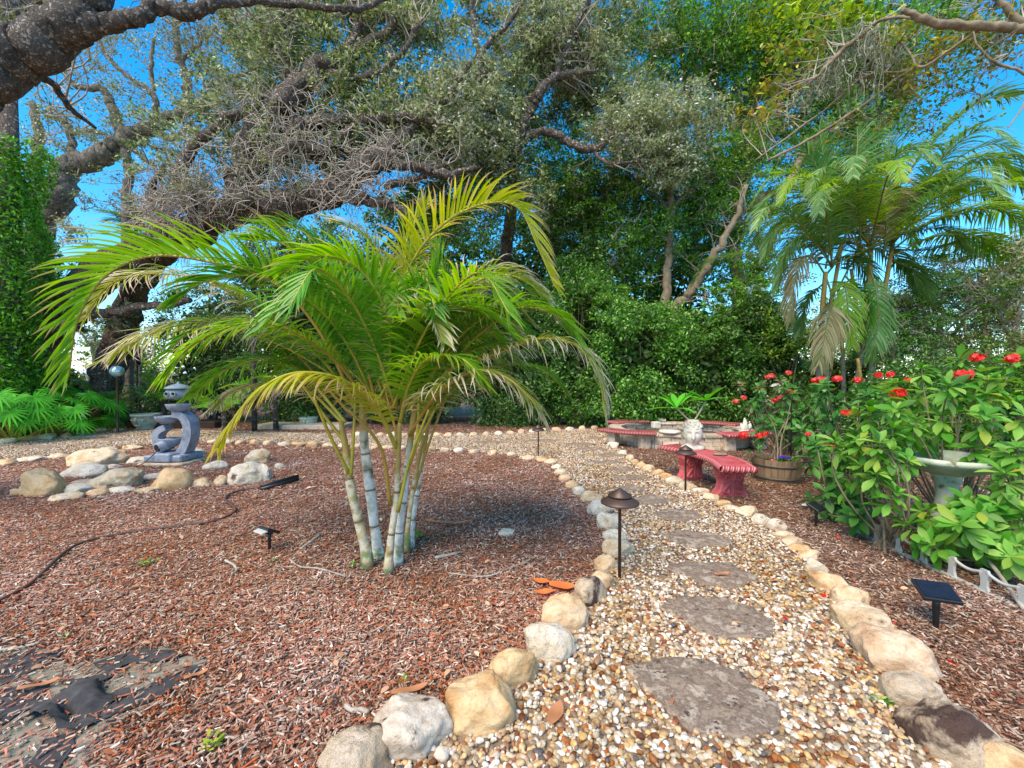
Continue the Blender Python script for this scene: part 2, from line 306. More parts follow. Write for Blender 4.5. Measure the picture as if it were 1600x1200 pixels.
M['frond_yellow'] = m_leaf('areca_leaflet_yellow', [c8(128, 148, 30), c8(168, 172, 48), c8(146, 160, 38), c8(196, 188, 84)], trans=.52, rough=.35, tip=c8(196, 168, 116), tstart=.62)
M['frond_dark'] = m_leaf('areca_leaflet_deep', [c8(56, 116, 22), c8(84, 142, 32), c8(68, 128, 26), c8(108, 160, 48)], trans=.4, rough=.35, tip=c8(170, 160, 110), tstart=.82)
M['frond_dry'] = m_leaf('areca_leaflet_dry', [c8(96, 126, 36), c8(128, 146, 56), c8(110, 132, 44), c8(160, 158, 96)], trans=.52, rough=.5, tip=c8(214, 204, 178), tstart=.45)
M['frond_far'] = m_leaf('palm_leaflet_far', [c8(58, 102, 42), c8(96, 136, 66), c8(74, 118, 50), c8(136, 166, 106)], trans=.35, rough=.4, tip=c8(150, 146, 110), tstart=.8)
M['frond_lime'] = m_leaf('palm_leaflet_lime', [c8(96, 140, 28), c8(134, 168, 44), c8(112, 152, 34)], trans=.45, rough=.4, tip=c8(180, 170, 110), tstart=.8)
M['frond_brown'] = m_leaf('palm_leaflet_brown', [c8(96, 98, 58), c8(128, 120, 80), c8(154, 146, 108), c8(88, 108, 54)], trans=.2, rough=.7)
M['rachis'] = m_noise('leaf_stalk', [c8(120, 130, 40), c8(176, 160, 60), c8(150, 150, 50)], scale=6, rough=.4, bump=.05)
M['rachis_far'] = m_noise('far_leaf_stalk', [c8(96, 110, 54), c8(126, 134, 74)], scale=6, rough=.5, bump=.05)
M['petiole'] = m_noise('orange_stalk', [c8(140, 116, 48), c8(172, 138, 58), c8(120, 130, 46)], scale=4, rough=.4, bump=.05)
M['shrub_leaf'] = m_leaf('shrub_leaf', [c8(50, 108, 32), c8(84, 144, 46), c8(64, 124, 38), c8(116, 164, 66), c8(48, 92, 36), c8(140, 176, 84), c8(92, 140, 50), c8(150, 160, 60)], trans=.4, rough=.5, spec=.3)
M['shrub_deep'] = m_leaf('shrub_leaf_deep', [c8(36, 84, 32), c8(58, 112, 40), c8(84, 134, 58), c8(46, 96, 34), c8(116, 150, 88)], trans=.35, rough=.5, spec=.3)
M['fern'] = m_leaf('philodendron_leaf', [c8(36, 116, 24), c8(60, 146, 32), c8(84, 166, 44), c8(44, 124, 28)], trans=.35, rough=.6, spec=.2)
M['red'] = m_leaf('red_petal', [c8(206, 28, 24), c8(232, 52, 40), c8(190, 22, 26), c8(240, 84, 60)], trans=.3)
M['coral'] = m_leaf('coral_petal', [c8(196, 62, 52), c8(220, 96, 74), c8(176, 52, 56)], trans=.3)
M['purple'] = m_leaf('purple_petal', [c8(74, 44, 150), c8(104, 72, 190), c8(90, 50, 160)], trans=.3)
M['pinkp'] = m_leaf('pink_petal', [c8(200, 60, 96), c8(216, 100, 126), c8(186, 48, 80)], trans=.3)
M['orange_leaf'] = m_leaf('fallen_leaf', [c8(206, 100, 48), c8(222, 124, 66)], trans=.2, rough=.6)
M['brown_leaf'] = m_leaf('dry_leaf', [c8(176, 128, 84), c8(150, 96, 62), c8(196, 150, 104)], trans=.1, rough=.7)
M['litter'] = m_leaf('leaf_litter', [c8(150, 104, 72), c8(184, 150, 112), c8(128, 88, 64), c8(168, 96, 60), c8(196, 176, 146)], trans=.1, rough=.8, spec=.2)
M['bronze'] = m_plain('bronze_metal', c8(88, 70, 62), rough=.45, metal=.4, var=.1, bump=.15)
M['black'] = m_plain('black_plastic', c8(34, 34, 36), rough=.4)
M['panel'] = m_plain('solar_panel', c8(30, 32, 40), rough=.2, var=.3)
M['lens'] = m_plain('lamp_lens', c8(196, 196, 186), rough=.25)
M['hose'] = m_plain('hose_rubber', c8(84, 62, 54), rough=.6)
M['benchred'] = m_noise('red_concrete', [c8(150, 54, 60), c8(176, 74, 78), c8(192, 96, 98), c8(164, 60, 66)], scale=6, rough=.65, bump=.3, bscale=60, dist=.006)
M['benchdark'] = m_noise('dark_red_concrete', [c8(120, 56, 56), c8(146, 74, 72), c8(164, 96, 90)], scale=8, rough=.8, bump=.3, bscale=60, dist=.006)
M['statue'] = m_noise('white_stone', [c8(176, 168, 148), c8(206, 200, 184), c8(222, 218, 206)], scale=14, rough=.8, bump=.2, bscale=50, dist=.004)
def m_rope(name, a, b2):
    m, t, b, N, L = newmat(name); at = N('ShaderNodeAttribute'); at.attribute_name = 'along'
    r = ramp(t, [(.30, a), (.42, b2), (.70, b2), (.82, a)]); L(at.outputs['Fac'], r.inputs[0]); L(r.outputs[0], b.inputs['Base Color']); b.inputs['Roughness'].default_value = .7; return m
M['rope'] = m_rope('rope_moulding', c8(140, 44, 54), c8(214, 138, 138)); M['ropedark'] = m_rope('rope_moulding_dull', c8(122, 48, 50), c8(190, 124, 120))
M['block'] = m_noise('wall_block', [c8(140, 122, 104), c8(184, 166, 144), c8(204, 188, 168), c8(158, 132, 112)], scale=8, rough=.9, bump=.6, bscale=40, island=.22, dist=.012)
M['wood'] = m_noise('barrel_wood', [c8(96, 78, 58), c8(140, 118, 92), c8(116, 96, 74), c8(84, 66, 50)], scale=9, rough=.85, bump=.5, stretch=(1, 1, .12), island=.22, dist=.01)
M['band'] = m_plain('steel_band', c8(92, 84, 78), rough=.6, metal=.5, var=.3)
M['potsoil'] = m_noise('potting_soil', [c8(44, 32, 26), c8(70, 52, 40)], scale=40, bump=.7)
M['fountain'] = m_noise('fountain_stone', [c8(92, 96, 106), c8(132, 138, 150), c8(158, 164, 174), c8(108, 112, 124)], scale=6, rough=.5, bump=.3, bscale=40, dist=.006)
M['fountain_pale'] = m_noise('fountain_pale', [c8(96, 112, 120), c8(140, 154, 158), c8(120, 134, 138)], scale=9, rough=.6, bump=.3)
M['opening_shade'] = m_plain('painted_opening_shade', c8(22, 22, 26), rough=.9)  # near-black colour painted as the shade inside openings that are solid
M['birdbath'] = m_noise('green_white_stone', [c8(116, 134, 108), c8(162, 176, 152), c8(188, 194, 176), c8(134, 146, 116)], scale=6, rough=.8, bump=.4, bscale=40, dist=.006, spots=(c8(112, 104, 74), 7, .62))
M['plastic'] = m_plain('white_plastic', c8(178, 178, 172), rough=.35, var=.05)
M['facepot'] = m_noise('pale_green_pot', [c8(140, 152, 132), c8(186, 196, 176), c8(204, 210, 196)], scale=9, rough=.8, bump=.3)
M['glass'] = m_plain('gazing_glass', c8(180, 210, 214), rough=.12, metal=.5, var=.1)
M['fabric'] = m_noise('weed_fabric', [c8(44, 44, 46), c8(64, 63, 64), c8(84, 82, 82)], scale=14, rough=.95, bump=.4, bscale=160, dist=.004)
M['housewall'] = m_plain('house_wall', c8(196, 200, 206), rough=.8, var=.06, scale=3)
M['houseroof'] = m_plain('house_roof', c8(210, 214, 220), rough=.7, var=.06, scale=3)
M['fencewood'] = m_noise('fence_wood', [c8(110, 110, 104), c8(146, 146, 138), c8(128, 126, 118)], scale=5, stretch=(1, 1, .2), island=.15)
M['glasspane'] = m_plain('window_glass', c8(60, 76, 90), rough=.15)
M['trunkwhite'] = None
def m_stem(name, cols, ringcol, rings=16, wob=.6):
    m, t, b, N, L = newmat(name)
    a = N('ShaderNodeAttribute'); a.attribute_name = 'along'
    tc = N('ShaderNodeTexCoord'); nz = N('ShaderNodeTexNoise'); nz.inputs['Scale'].default_value = 11; nz.inputs['Detail'].default_value = 6; L(tc.outputs['Object'], nz.inputs['Vector'])
    r0 = ramp(t, [(.3 + .4 * p, c) for p, c in even(cols)]); L(nz.outputs[0], r0.inputs[0])
    ad = N('ShaderNodeMath'); ad.operation = 'MULTIPLY_ADD'; L(nz.outputs[0], ad.inputs[0]); ad.inputs[1].default_value = .5; 
    # green and ochre patches higher up the stem
    L(a.outputs['Fac'], ad.inputs[2])
    fr = N('ShaderNodeMath'); fr.operation = 'MULTIPLY'; L(a.outputs['Fac'], fr.inputs[0]); fr.inputs[1].default_value = rings
    f2 = N('ShaderNodeMath'); f2.operation = 'FRACT'; L(fr.outputs[0], f2.inputs[0])
    r2 = ramp(t, [(0, (1, 1, 1, 1)), (.04, (1, 1, 1, 1)), (.08, (0, 0, 0, 1))]); L(f2.outputs[0], r2.inputs[0])
    mx = N('ShaderNodeMix'); mx.data_type = 'RGBA'; L(r2.outputs[0], mx.inputs[0]); L(r0.outputs[0], mx.inputs[6]); mx.inputs[7].default_value = ringcol
    r3 = ramp(t, [(.24, (1, 1, 1, 1)), (.31, (0, 0, 0, 1))]); L(ad.outputs[0], r3.inputs[0])
    m3 = N('ShaderNodeMix'); m3.data_type = 'RGBA'; L(r3.outputs[0], m3.inputs[0]); L(mx.outputs[2], m3.inputs[6]); m3.inputs[7].default_value = c8(120, 136, 84)
    r4 = ramp(t, [(.86, (0, 0, 0, 1)), (.96, (1, 1, 1, 1))]); L(ad.outputs[0], r4.inputs[0])
    m4 = N('ShaderNodeMix'); m4.data_type = 'RGBA'; L(r4.outputs[0], m4.inputs[0]); L(m3.outputs[2], m4.inputs[6]); m4.inputs[7].default_value = c8(164, 140, 70)
    L(m4.outputs[2], b.inputs['Base Color']); b.inputs['Roughness'].default_value = .6
    bp = N('ShaderNodeBump'); bp.inputs['Strength'].default_value = .8; bp.inputs['Distance'].default_value = .02; L(nz.outputs[0], bp.inputs['Height']); L(bp.outputs[0], b.inputs['Normal']); return m
M['stem'] = m_stem('areca_stem', [c8(112, 104, 80), c8(176, 176, 158), c8(214, 214, 202), c8(224, 222, 212), c8(150, 150, 124)], c8(128, 112, 92), rings=5.3)
M['stem_ochre'] = m_stem('areca_stem_ochre', [c8(120, 96, 60), c8(182, 156, 104), c8(210, 200, 176), c8(196, 172, 120), c8(150, 148, 104)], c8(120, 98, 74), rings=3.7)
M['palm_trunk'] = m_stem('palm_trunk', [c8(110, 106, 88), c8(146, 142, 120), c8(126, 122, 100)], c8(96, 84, 66), rings=16)
# ================================================================ GROUND
ORD = ['first', 'second', 'third', 'fourth', 'fifth', 'sixth', 'seventh', 'eighth', 'ninth', 'tenth', 'eleventh', 'twelfth', 'thirteenth', 'fourteenth', 'fifteenth', 'sixteenth', 'seventeenth', 'eighteenth', 'nineteenth', 'twentieth',
       'twenty-first', 'twenty-second', 'twenty-third', 'twenty-fourth', 'twenty-fifth', 'twenty-sixth', 'twenty-seventh', 'twenty-eighth', 'twenty-ninth', 'thirtieth', 'thirty-first', 'thirty-second', 'thirty-third', 'thirty-fourth', 'thirty-fifth', 'thirty-sixth']
def flat(name, pts, z, mat, parent=None, thick=0):
    import bmesh
    bm = bmesh.new(); vs = [bm.verts.new((p[0], p[1], z)) for p in pts]; f = bm.faces.new(vs)
    if f.normal.z < 0: f.normal_flip()
    if f.normal.z < 0: bmesh.ops.reverse_faces(bm, faces=[f])
    bmesh.ops.triangulate(bm, faces=bm.faces[:])
    me = bpy.data.meshes.new(name); bm.to_mesh(me); bm.free(); me.materials.append(mat)
    o = bpy.data.objects.new(name, me); COL.objects.link(o); o.parent = parent; return o
g = flat('ground', [(-400, -60), (400, -60), (400, 900), (-400, 900)], 0.0, M['soil']); tag(g, kind='structure')

left_px = [(545, 1230), (565, 1185), (645, 1128), (750, 1092), (805, 1045), (855, 1003), (882, 960), (918, 922), (950, 882), (962, 855), (955, 820), (935, 795), (905, 770), (885, 750), (868, 731), (845, 718), (800, 712), (740, 706), (650, 700), (560, 696), (420, 693), (300, 690), (210, 697), (120, 706), (0, 722), (-160, 742), (-330, 765)]
far_px = [(-330, 700), (-160, 694), (0, 689), (100, 682), (160, 676), (250, 672), (440, 676), (600, 680), (780, 678), (850, 674), (905, 671), (940, 669)]
right_px = [(957, 694), (985, 714), (1003, 727), (1040, 744), (1075, 760), (1110, 776), (1165, 799), (1212, 822), (1238, 845), (1262, 866), (1297, 906), (1325, 935), (1358, 975), (1400, 1020), (1430, 1075), (1492, 1150), (1580, 1235)]
poly = [G(*p)[:2] for p in left_px + far_px + right_px]
near = [(2.2, 0.7), (2.6, -2.5), (-1.2, -2.5), (-0.75, 0.9)]
poly += [np.array(p) for p in near]
o = flat('path', poly, 0.004, M['grit']); tag(o, kind='structure')
dirt_px = [(-60, 1080), (0, 1010), (60, 1012), (110, 1040), (200, 1020), (250, 1010), (330, 1035), (290, 1065), (225, 1110), (180, 1130), (150, 1165), (100, 1260), (-200, 1260)]
dpoly = [G(*p)[:2] for p in dirt_px]
o = flat('bare_soil', dpoly, 0.004, M['dirt']); tag(o, kind='structure')

# ---------------------------------------------------------------- stepping stones
def slab(pts_px, seed, label, h=.026):
    pts = np.array([G(*p)[:2] for p in pts_px]); c = pts.mean(0)
    out = []
    n = len(pts)
    for i in range(n):
        a, b = pts[i], pts[(i + 1) % n]; L = np.linalg.norm(b - a); k = max(2, int(L / .035))
        for j in range(k):
            p = a + (b - a) * j / k; d = (p - c) / (np.linalg.norm(p - c) + 1e-6)
            q = noise.fractal(Vector((p[0] * 9 + seed, p[1] * 9, 0)), 1, 2, 4)
            out.append(p + d * q * .014)
    out = np.array(out); m = len(out); mb = MB(); V = []
    rings = [(1.0, -.01), (1.01, h * .55), (1.0, h * .9), (.975, h), (.75, h), (.5, h), (.25, h)]
    for s, z in rings:
        q = c + (out - c) * s
        zz = [z + (.012 * noise.fractal(Vector((x * 5, y * 11, seed)), 1, 2, 5) if z > h * .8 else 0) for x, y in q]
        V.append(np.column_stack([q, zz]))
    V.append(np.array([[c[0], c[1], h]])); V = np.concatenate(V)
    Q = []
    for l in range(len(rings) - 1):
        for k in range(m): Q.append((l * m + k, l * m + (k + 1) % m, l * m + m + (k + 1) % m, l * m + m + k))
    T = [((len(rings) - 1) * m + k, (len(rings) - 1) * m + (k + 1) % m, len(V) - 1) for k in range(m)]
    mb.add(V, Q, T); o = mb.build('stepping_stone', M['slab'], origin=(c[0], c[1], 0))
    tag(o, label, 'stepping stone', 'flat slate stepping stones in the gravel path'); return [tuple(c + (p - c) * .95) for p in pts]
slabs = []
big = [([(978, 1050), (1025, 1032), (1110, 1040), (1160, 1060), (1215, 1112), (1222, 1150), (1150, 1158), (1080, 1150), (1030, 1110)], 'largest grey brown slate slab at the near end of the path'),
       ([(1028, 952), (1068, 936), (1122, 938), (1178, 955), (1210, 978), (1206, 1000), (1112, 1004)], 'pointed slate slab just beyond the largest one, second from the front'),
       ([(1040, 892), (1065, 882), (1140, 883), (1158, 896), (1184, 908), (1148, 924), (1092, 915)], 'angular slate slab with a dry leaf on it, third from the front'),
       ([(1028, 838), (1058, 832), (1110, 836), (1142, 846), (1140, 856), (1076, 859)], 'grey slate slab in gravel, fourth from the front'),
       ([(1018, 806), (1040, 799), (1085, 801), (1098, 812), (1070, 818), (1040, 814)], 'brown slate slab behind the front path light, fifth from the front'),
       ([(985, 782), (1018, 775), (1050, 783), (1040, 791), (1000, 790)], 'pale slate slab, sixth from the front of the path'),
       ([(955, 766), (985, 760), (1014, 765), (1000, 771), (965, 771)], 'pale slate slab, seventh from the front of the path')]
for i, (p, l) in enumerate(big): slabs.append(slab(p, i * 3.1, l))
def slab_at(cx, cy, w, h, i, label):
    pts = [(cx + w / 2 * math.cos(a) * random.uniform(.85, 1.1), cy + h / 2 * math.sin(a) * random.uniform(.8, 1.1)) for a in [k * math.pi / 3.5 for k in range(7)]]
    slabs.append(slab(pts, 30 + i * 2.3, label, h=.024))
for i, (cx, cy, w_, h_) in enumerate([(985, 748, 66, 8), (968, 736, 56, 7), (945, 724, 60, 7), (952, 713, 50, 6), (925, 703, 56, 5), (905, 695, 56, 5), (935, 686, 50, 4.5)]):
    slab_at(cx, cy, w_, h_, i, 'small flat slate slab far up the path, %s beyond the pale seventh slab' % ORD[i])
for i, (cx, cy, w_, h_) in enumerate([(845, 690, 60, 5), (760, 692, 60, 4.5), (640, 687, 62, 4.5), (530, 684, 60, 4.5), (410, 682, 60, 4.5), (290, 682, 60, 4.5), (165, 688, 66, 5.5), (60, 700, 66, 6), (-60, 708, 70, 7)]):
    slab_at(cx, cy, w_, h_, i + 20, 'thin slate slab in the gravel strip behind the palm, %s from its right end' % ORD[i])

# ---------------------------------------------------------------- rocks
def rock(px, py, wp, hp, kind, name, label, cat, group, ang=None, squash=None, z0=None):
    c = G(px, py + hp * .28); Y = c[1]
    sx = wp * Y / F / 2 * (1 / math.sqrt(1 + (c[0] / Y) ** 2 * .35))
    dep = math.atan2(CAMH, Y)
    hh = hp * Y / F
    sx *= 1.10; sz = min(hh / (math.cos(dep) + .9 * math.sin(dep)) / 1.2, sx * .9); sy = sx * (squash or random.uniform(.68, .88))
    if ang is None: ang = random.uniform(-.5, .5)
    sub = 5 if wp > 60 else 4 if wp > 26 else 3
    V, T = ICO[sub]; s = random.uniform(0, 99)
    V = V.copy()
    V = np.sign(V) * np.abs(V) ** .88
    d = np.array([noise.fractal(Vector(v * .85 + s), 1.0, 2.1, 3) for v in V])
    d2 = np.array([noise.fractal(Vector(v * 3.2 + s), .9, 2.1, 3) for v in V]) if sub > 3 else 0
    for k in range(8):               # a few worn facets
        nv = np.random.default_rng(int(s * 1000) + k).normal(size=3); nv /= np.linalg.norm(nv); lim = random.uniform(.62, .86)
        dd = V @ nv; V = V - np.where(dd > lim, (dd - lim) * .7, 0)[:, None] * nv
    V = V * (1 + .24 * d + .045 * d2)[:, None] * np.array([sx, sy, sz])
    ca, sa = math.cos(ang), math.sin(ang)
    V[:, :2] = V[:, :2] @ np.array([[ca, sa], [-sa, ca]])
    loc = np.array([c[0], c[1], sz * .30 if z0 is None else z0])
    mb = MB(); mb.add(V + loc, None, T)
    o = mb.build(name, RK[kind], origin=loc); tag(o, label, cat, group); return c, sx
RP = []
LR = [(560, 1182, 108, 72, 'stained', 'lumpy cream boulder with a dark face, nearest one on the left path edge'),
      (640, 1128, 130, 80, 'grey', 'large pitted grey boulder on the left path edge beside the yellow one'),
      (752, 1092, 104, 80, 'yellow', 'blocky yellow sandstone boulder right of the pitted grey one'),
      (805, 1045, 76, 62, 'yellow', 'smaller yellow sandstone boulder above the blocky yellow one'),
      (855, 1003, 70, 55, 'white', 'whitish speckled boulder between the yellow and the tan one'),
      (880, 960, 70, 56, 'tan', 'round tan boulder with brown stain below the cream one by the orange leaf'),
      (918, 922, 58, 58, 'stained', 'upright cream boulder beside the fallen orange leaf'),
      (943, 906, 36, 34, 'tan', 'tan egg shaped stone wedged behind the cream boulder by the path light'),
      (948, 882, 36, 32, 'cream', 'round cream stone left of the path light foot'),
      (966, 857, 44, 26, 'cream', 'flat cream stone behind the front path light post'),
      (960, 836, 36, 20, 'white', 'small white stone hidden behind the front path light post'),
      (950, 815, 40, 32, 'white', 'angular white stone below the front path light cap'),
      (935, 795, 40, 28, 'white', 'mottled white stone left of the front path light cap')]
for i, (px, py, w_, h_, k, l) in enumerate(LR):
    RP.append(rock(px, py, w_, h_, k, 'border_stone', l, 'border stone', 'stones edging the gravel path', ang=random.uniform(-.3, .6)))
LS = [(922, 777, 30, 18), (905, 768, 24, 15), (893, 758, 20, 13), (884, 748, 21, 11), (876, 739, 19, 10), (870, 730, 18, 9), (860, 722, 18, 8), (845, 718, 22, 8), (823, 715, 24, 8)]
kinds = ['cream', 'white', 'yellow', 'tan', 'cream', 'white', 'pink', 'yellow']
for i, (px, py, w_, h_) in enumerate(LS):
    k = kinds[i % 8]; RP.append(rock(px, py, w_, h_, k, 'border_stone', 'small %s border stone, %s beyond the mottled white one on the left edge' % (k, ORD[i]), 'border stone', 'stones edging the gravel path'))
def along(px_pts, step, jit=0):
    out = []; pts = np.array(px_pts, float)
    for a, b in zip(pts[:-1], pts[1:]):
        L = abs(b[0] - a[0]); n = max(1, int(L / step))
        for k in range(n): out.append(a + (b - a) * k / n)
    return out
nb = along([(800, 711), (740, 706), (650, 701), (560, 697), (420, 693), (310, 690)], 21)
for i, p in enumerate(nb):
    k = kinds[(i * 3) % 8]; rock(p[0], p[1], random.uniform(15, 23), random.uniform(6, 9), k, 'border_stone', 'small %s stone behind the palm stems, %s from the right in the near row' % (k, ORD[i]), 'border stone', 'stones edging the gravel strip behind the palm')
nl = [(205, 700, 30, 7), (170, 704, 32, 8), (132, 708, 34, 8), (92, 713, 36, 8), (48, 718, 40, 9), (6, 724, 42, 10)]
for i, (px, py, w_, h_) in enumerate(nl):
    rock(px, py, w_, h_, ['cream', 'white', 'tan'][i % 3], 'border_stone', 'flat %s edging stone left of the fountain, %s outward in the near row' % (['cream', 'white', 'tan'][i % 3], ORD[i]), 'border stone', 'stones edging the gravel strip at the left')
fl = [(12, 690, 26, 11), (46, 686, 32, 9), (75, 684, 28, 10), (103, 682, 22, 8), (128, 678, 18, 6), (158, 673, 20, 7), (184, 672, 18, 5), (255, 671, 18, 5), (290, 671, 16, 5)]
for i, (px, py, w_, h_) in enumerate(fl):
    rock(px, py, w_, h_, ['cream', 'tan', 'white'][i % 3], 'border_stone', '%s cobble on the far edge of the left gravel strip, %s from the left' % (['cream', 'tan', 'white'][i % 3], ORD[i]), 'border stone', 'stones on the far edge of the gravel')
fr = along([(560, 679), (700, 680), (780, 678), (850, 673), (950, 668)], 17)
for i, p in enumerate(fr):
    rock(p[0], p[1], random.uniform(11, 17), random.uniform(5, 7), ['white', 'cream', 'pink'][i % 3], 'border_stone', '%s pebble sized edging stone under the hedge, %s from the left in the far row' % (['white', 'cream', 'pink'][i % 3], ORD[i]), 'border stone', 'stones on the far edge of the gravel')
RR = [(1492, 1148, 138, 84, 'stained', 'long cream boulder with ochre top and dark foot, near the bottom right corner'),
      (1575, 1205, 120, 56, 'yellow', 'yellow boulder cut by the bottom edge at the right'),
      (1428, 1078, 92, 84, 'stained', 'round boulder with a big dark brown patch on the right path edge'),
      (1395, 1020, 104, 74, 'pink', 'long tan pink boulder beyond the one with the dark patch'),
      (1350, 975, 84, 50, 'cream', 'pointed cream boulder opposite the second stepping slab'),
      (1328, 932, 56, 46, 'tan', 'tan wedge boulder leaning on the next one, right path edge'),
      (1292, 908, 52, 40, 'tan', 'smooth tan boulder left of the wedge boulder'),
      (1274, 886, 32, 24, 'white', 'round white stone beside the smooth tan boulder')]
for i, (px, py, w_, h_, k, l) in enumerate(RR):
    w_ *= 1.03; h_ *= 1.12
    RP.append(rock(px, py, w_, h_, k, 'border_stone', l, 'border stone', 'stones edging the gravel path', ang=-.75 if w_ > 44 else None, squash=.66 if w_ > 44 else .75))
RS = [(1262, 868, 34, 17), (1250, 857, 32, 14), (1238, 846, 36, 15), (1224, 836, 32, 15), (1212, 822, 30, 22), (1188, 812, 32, 18), (1165, 800, 40, 15), (1143, 794, 26, 9), (1131, 787, 24, 10), (1110, 777, 27, 11), (1094, 768, 26, 11), (1075, 761, 30, 15), (1056, 753, 28, 14),
      (1040, 745, 20, 10), (1029, 739, 16, 9), (1015, 732, 18, 12), (1003, 727, 15, 12), (993, 722, 12, 10), (984, 716, 13, 8), (972, 708, 15, 8), (957, 697, 20, 10), (948, 688, 12, 6)]
rk = ['tan', 'yellow', 'pink', 'cream', 'grey', 'white', 'cream', 'white', 'yellow', 'cream', 'white', 'cream', 'white', 'yellow', 'yellow', 'cream', 'yellow', 'yellow', 'cream', 'white', 'white', 'tan']
for i, (px, py, w_, h_) in enumerate(RS):
    RP.append(rock(px, py, w_, h_, rk[i], 'border_stone', 'smaller %s stone, %s beyond the round white one on the right path edge' % (rk[i], ORD[i]), 'border stone', 'stones edging the gravel path', squash=.6))
FB = [(68, 758, 74, 44, 'yellow', 'big orange tan boulder at the left end of the fountain bed'), (160, 716, 80, 27, 'cream', 'long cream boulder behind, left of the fountain'),
      (138, 737, 62, 19, 'white', 'flat white boulder in front of the long cream one'), (188, 750, 76, 28, 'cream', 'oblong cream boulder in the middle of the fountain bed'),
      (270, 752, 58, 34, 'yellow', 'round swirled ochre boulder in front of the fountain'), (122, 764, 40, 14, 'white', 'low white stone between the orange and the oblong boulder'),
      (151, 770, 32, 13, 'tan', 'little tan stone under the oblong boulder'), (188, 766, 36, 11, 'white', 'little white stone under the oblong boulder'), (103, 777, 44, 12, 'cream', 'flat cream stone at the foot of the orange boulder'),
      (312, 755, 34, 13, 'cream', 'small cream stone right of the swirled ochre boulder'), (230, 766, 34, 9, 'cream', 'flat stone left of the swirled ochre boulder'), (392, 742, 68, 32, 'white', 'big pale boulder at the right end of the fountain bed'),
      (345, 752, 26, 16, 'cream', 'small block beside the big pale boulder'), (402, 716, 44, 20, 'cream', 'cream boulder behind the big pale one under the palm frond'), (218, 719, 44, 9, 'white', 'flat white stone touching the left side of the fountain slab'),
      (305, 708, 26, 12, 'white', 'white stone peeping out behind the fountain foot'), (26, 770, 22, 13, 'tan', 'small brown stone left of the orange boulder'), (178, 731, 26, 10, 'grey', 'grey stone between long cream and oblong boulders'),
      (130, 753, 30, 7, 'pink', 'thin pinkish stone behind the low white stone'), (245, 744, 36, 8, 'grey', 'thin grey flagstone in front of the fountain slab'), (338, 728, 34, 12, 'white', 'white stone between the fountain and the cream boulder'), (437, 728, 15, 8, 'white', 'small white stone right of the big pale boulder')]
for px, py, w_, h_, k, l in FB:
    rock(px, py, w_, h_, k, 'boulder', l, 'boulder', 'boulders around the fountain', ang=random.uniform(-.2, .3), squash=.75)
for px, py, w_, h_, k, l in [(690, 1178, 26, 26, 'grey', 'blue grey rock chip in the gravel by the pitted boulder'), (792, 832, 26, 10, 'white', 'loose white stone in the mulch right of the palm')]:
    rock(px, py, w_, h_, k, 'loose_stone', l, 'stone', None)

# ---------------------------------------------------------------- gravel + mulch cover
def sample(poly, dens, ymax, ymin=0.0, shrink=None):
    pp = np.array([p[:2] for p in poly]); x0, y0 = pp.min(0); x1, y1 = pp.max(0); y0 = max(y0, ymin); y1 = min(y1, ymax)
    n = int((x1 - x0) * (y1 - y0) * dens); x = rng.uniform(x0, x1, n); y = rng.uniform(y0, y1, n)
    m = inpoly(x, y, pp) & (np.abs(x) < y * 1.4 + .9); return x[m], y[m]
slabm = lambda x, y: np.any([inpoly(x, y, s) for s in slabs], axis=0)
mb = MB()
for (dens, lo, hi, sub, s0, s1) in ((4200, .8, 2.6, 2, .006, .0165), (3000, 2.6, 4.5, 1, .007, .016), (2100, 4.5, 13, 1, .009, .017)):
    x, y = sample(poly, dens, hi, lo); m = ~slabm(x, y); x, y = x[m], y[m]; n = len(x)
    V, T = ICO[sub]
    sc = rng.uniform(s0, s1, n)[:, None] * rng.uniform(.7, 1.25, (n, 3)) * np.array([1.15, .9, .62])
    pos = np.column_stack([x, y, rng.uniform(.004, .018, n)])
    if sub == 2:
        V = V * (1 + .12 * np.array([noise.noise(Vector(v * 1.6)) for v in V]))[:, None]
    scatter(mb, V, None, T, pos, rotmats(n, .35), sc)
o = mb.build('gravel', M['pebble']); tag(o, 'white, tan and orange river pebbles covering the path', 'gravel', kind='stuff')
CH = (np.array([(-.5, -.5, 0), (.5, -.35, 0), (.5, .4, 0), (-.5, .5, 0), (-.48, -.3, .5), (.46, -.2, .5), (.44, .3, .5), (-.46, .36, .5)], float), [(4, 5, 6, 7), (0, 1, 5, 4), (1, 2, 6, 5), (2, 3, 7, 6), (3, 0, 4, 7)])
CS = (np.array([(-.5, -.5, 0), (0, -.4, .3), (.5, -.3, 0), (.5, .4, 0), (0, .5, .35), (-.5, .4, 0)], float), [(0, 1, 4, 5), (1, 2, 3, 4)])
pathp = np.array([p[:2] for p in poly]); dp = np.array(dpoly)
def chips(mb, side, dens, lo, hi, tpl, l0, l1, big=1):
    X = hi * 1.35 + 1
    n = int(2 * X * (hi - lo) * dens); x = rng.uniform(-X, X, n); y = rng.uniform(lo, hi, n)
    m = (np.abs(x) < y * 1.4 + .9) & ~inpoly(x, y, pathp)
    ed = np.interp(y, [0, 1.4, 2.1, 3.1, 4.1, 6, 8.5], [.6, .9, 1.1, 1.3, 1.5, 1.3, 1.7])
    m &= (x > ed) if side > 0 else (x <= ed)
    m &= ~(inpoly(x, y, dp) & (rng.random(n) > .30))
    x, y = x[m], y[m]; n = len(x)
    ln = rng.uniform(l0, l1, n) * rng.choice([.6, 1, 1, 1.7], n, p=[.35, .35, .2, .1]); wd = rng.uniform(.005, .012, n) * big; th = rng.uniform(.003, .008, n)
    pos = np.column_stack([x, y, rng.uniform(.002, .022, n)])
    scatter(mb, tpl[0], tpl[1], None, pos, rotmats(n, .22), np.column_stack([ln, wd, th]))
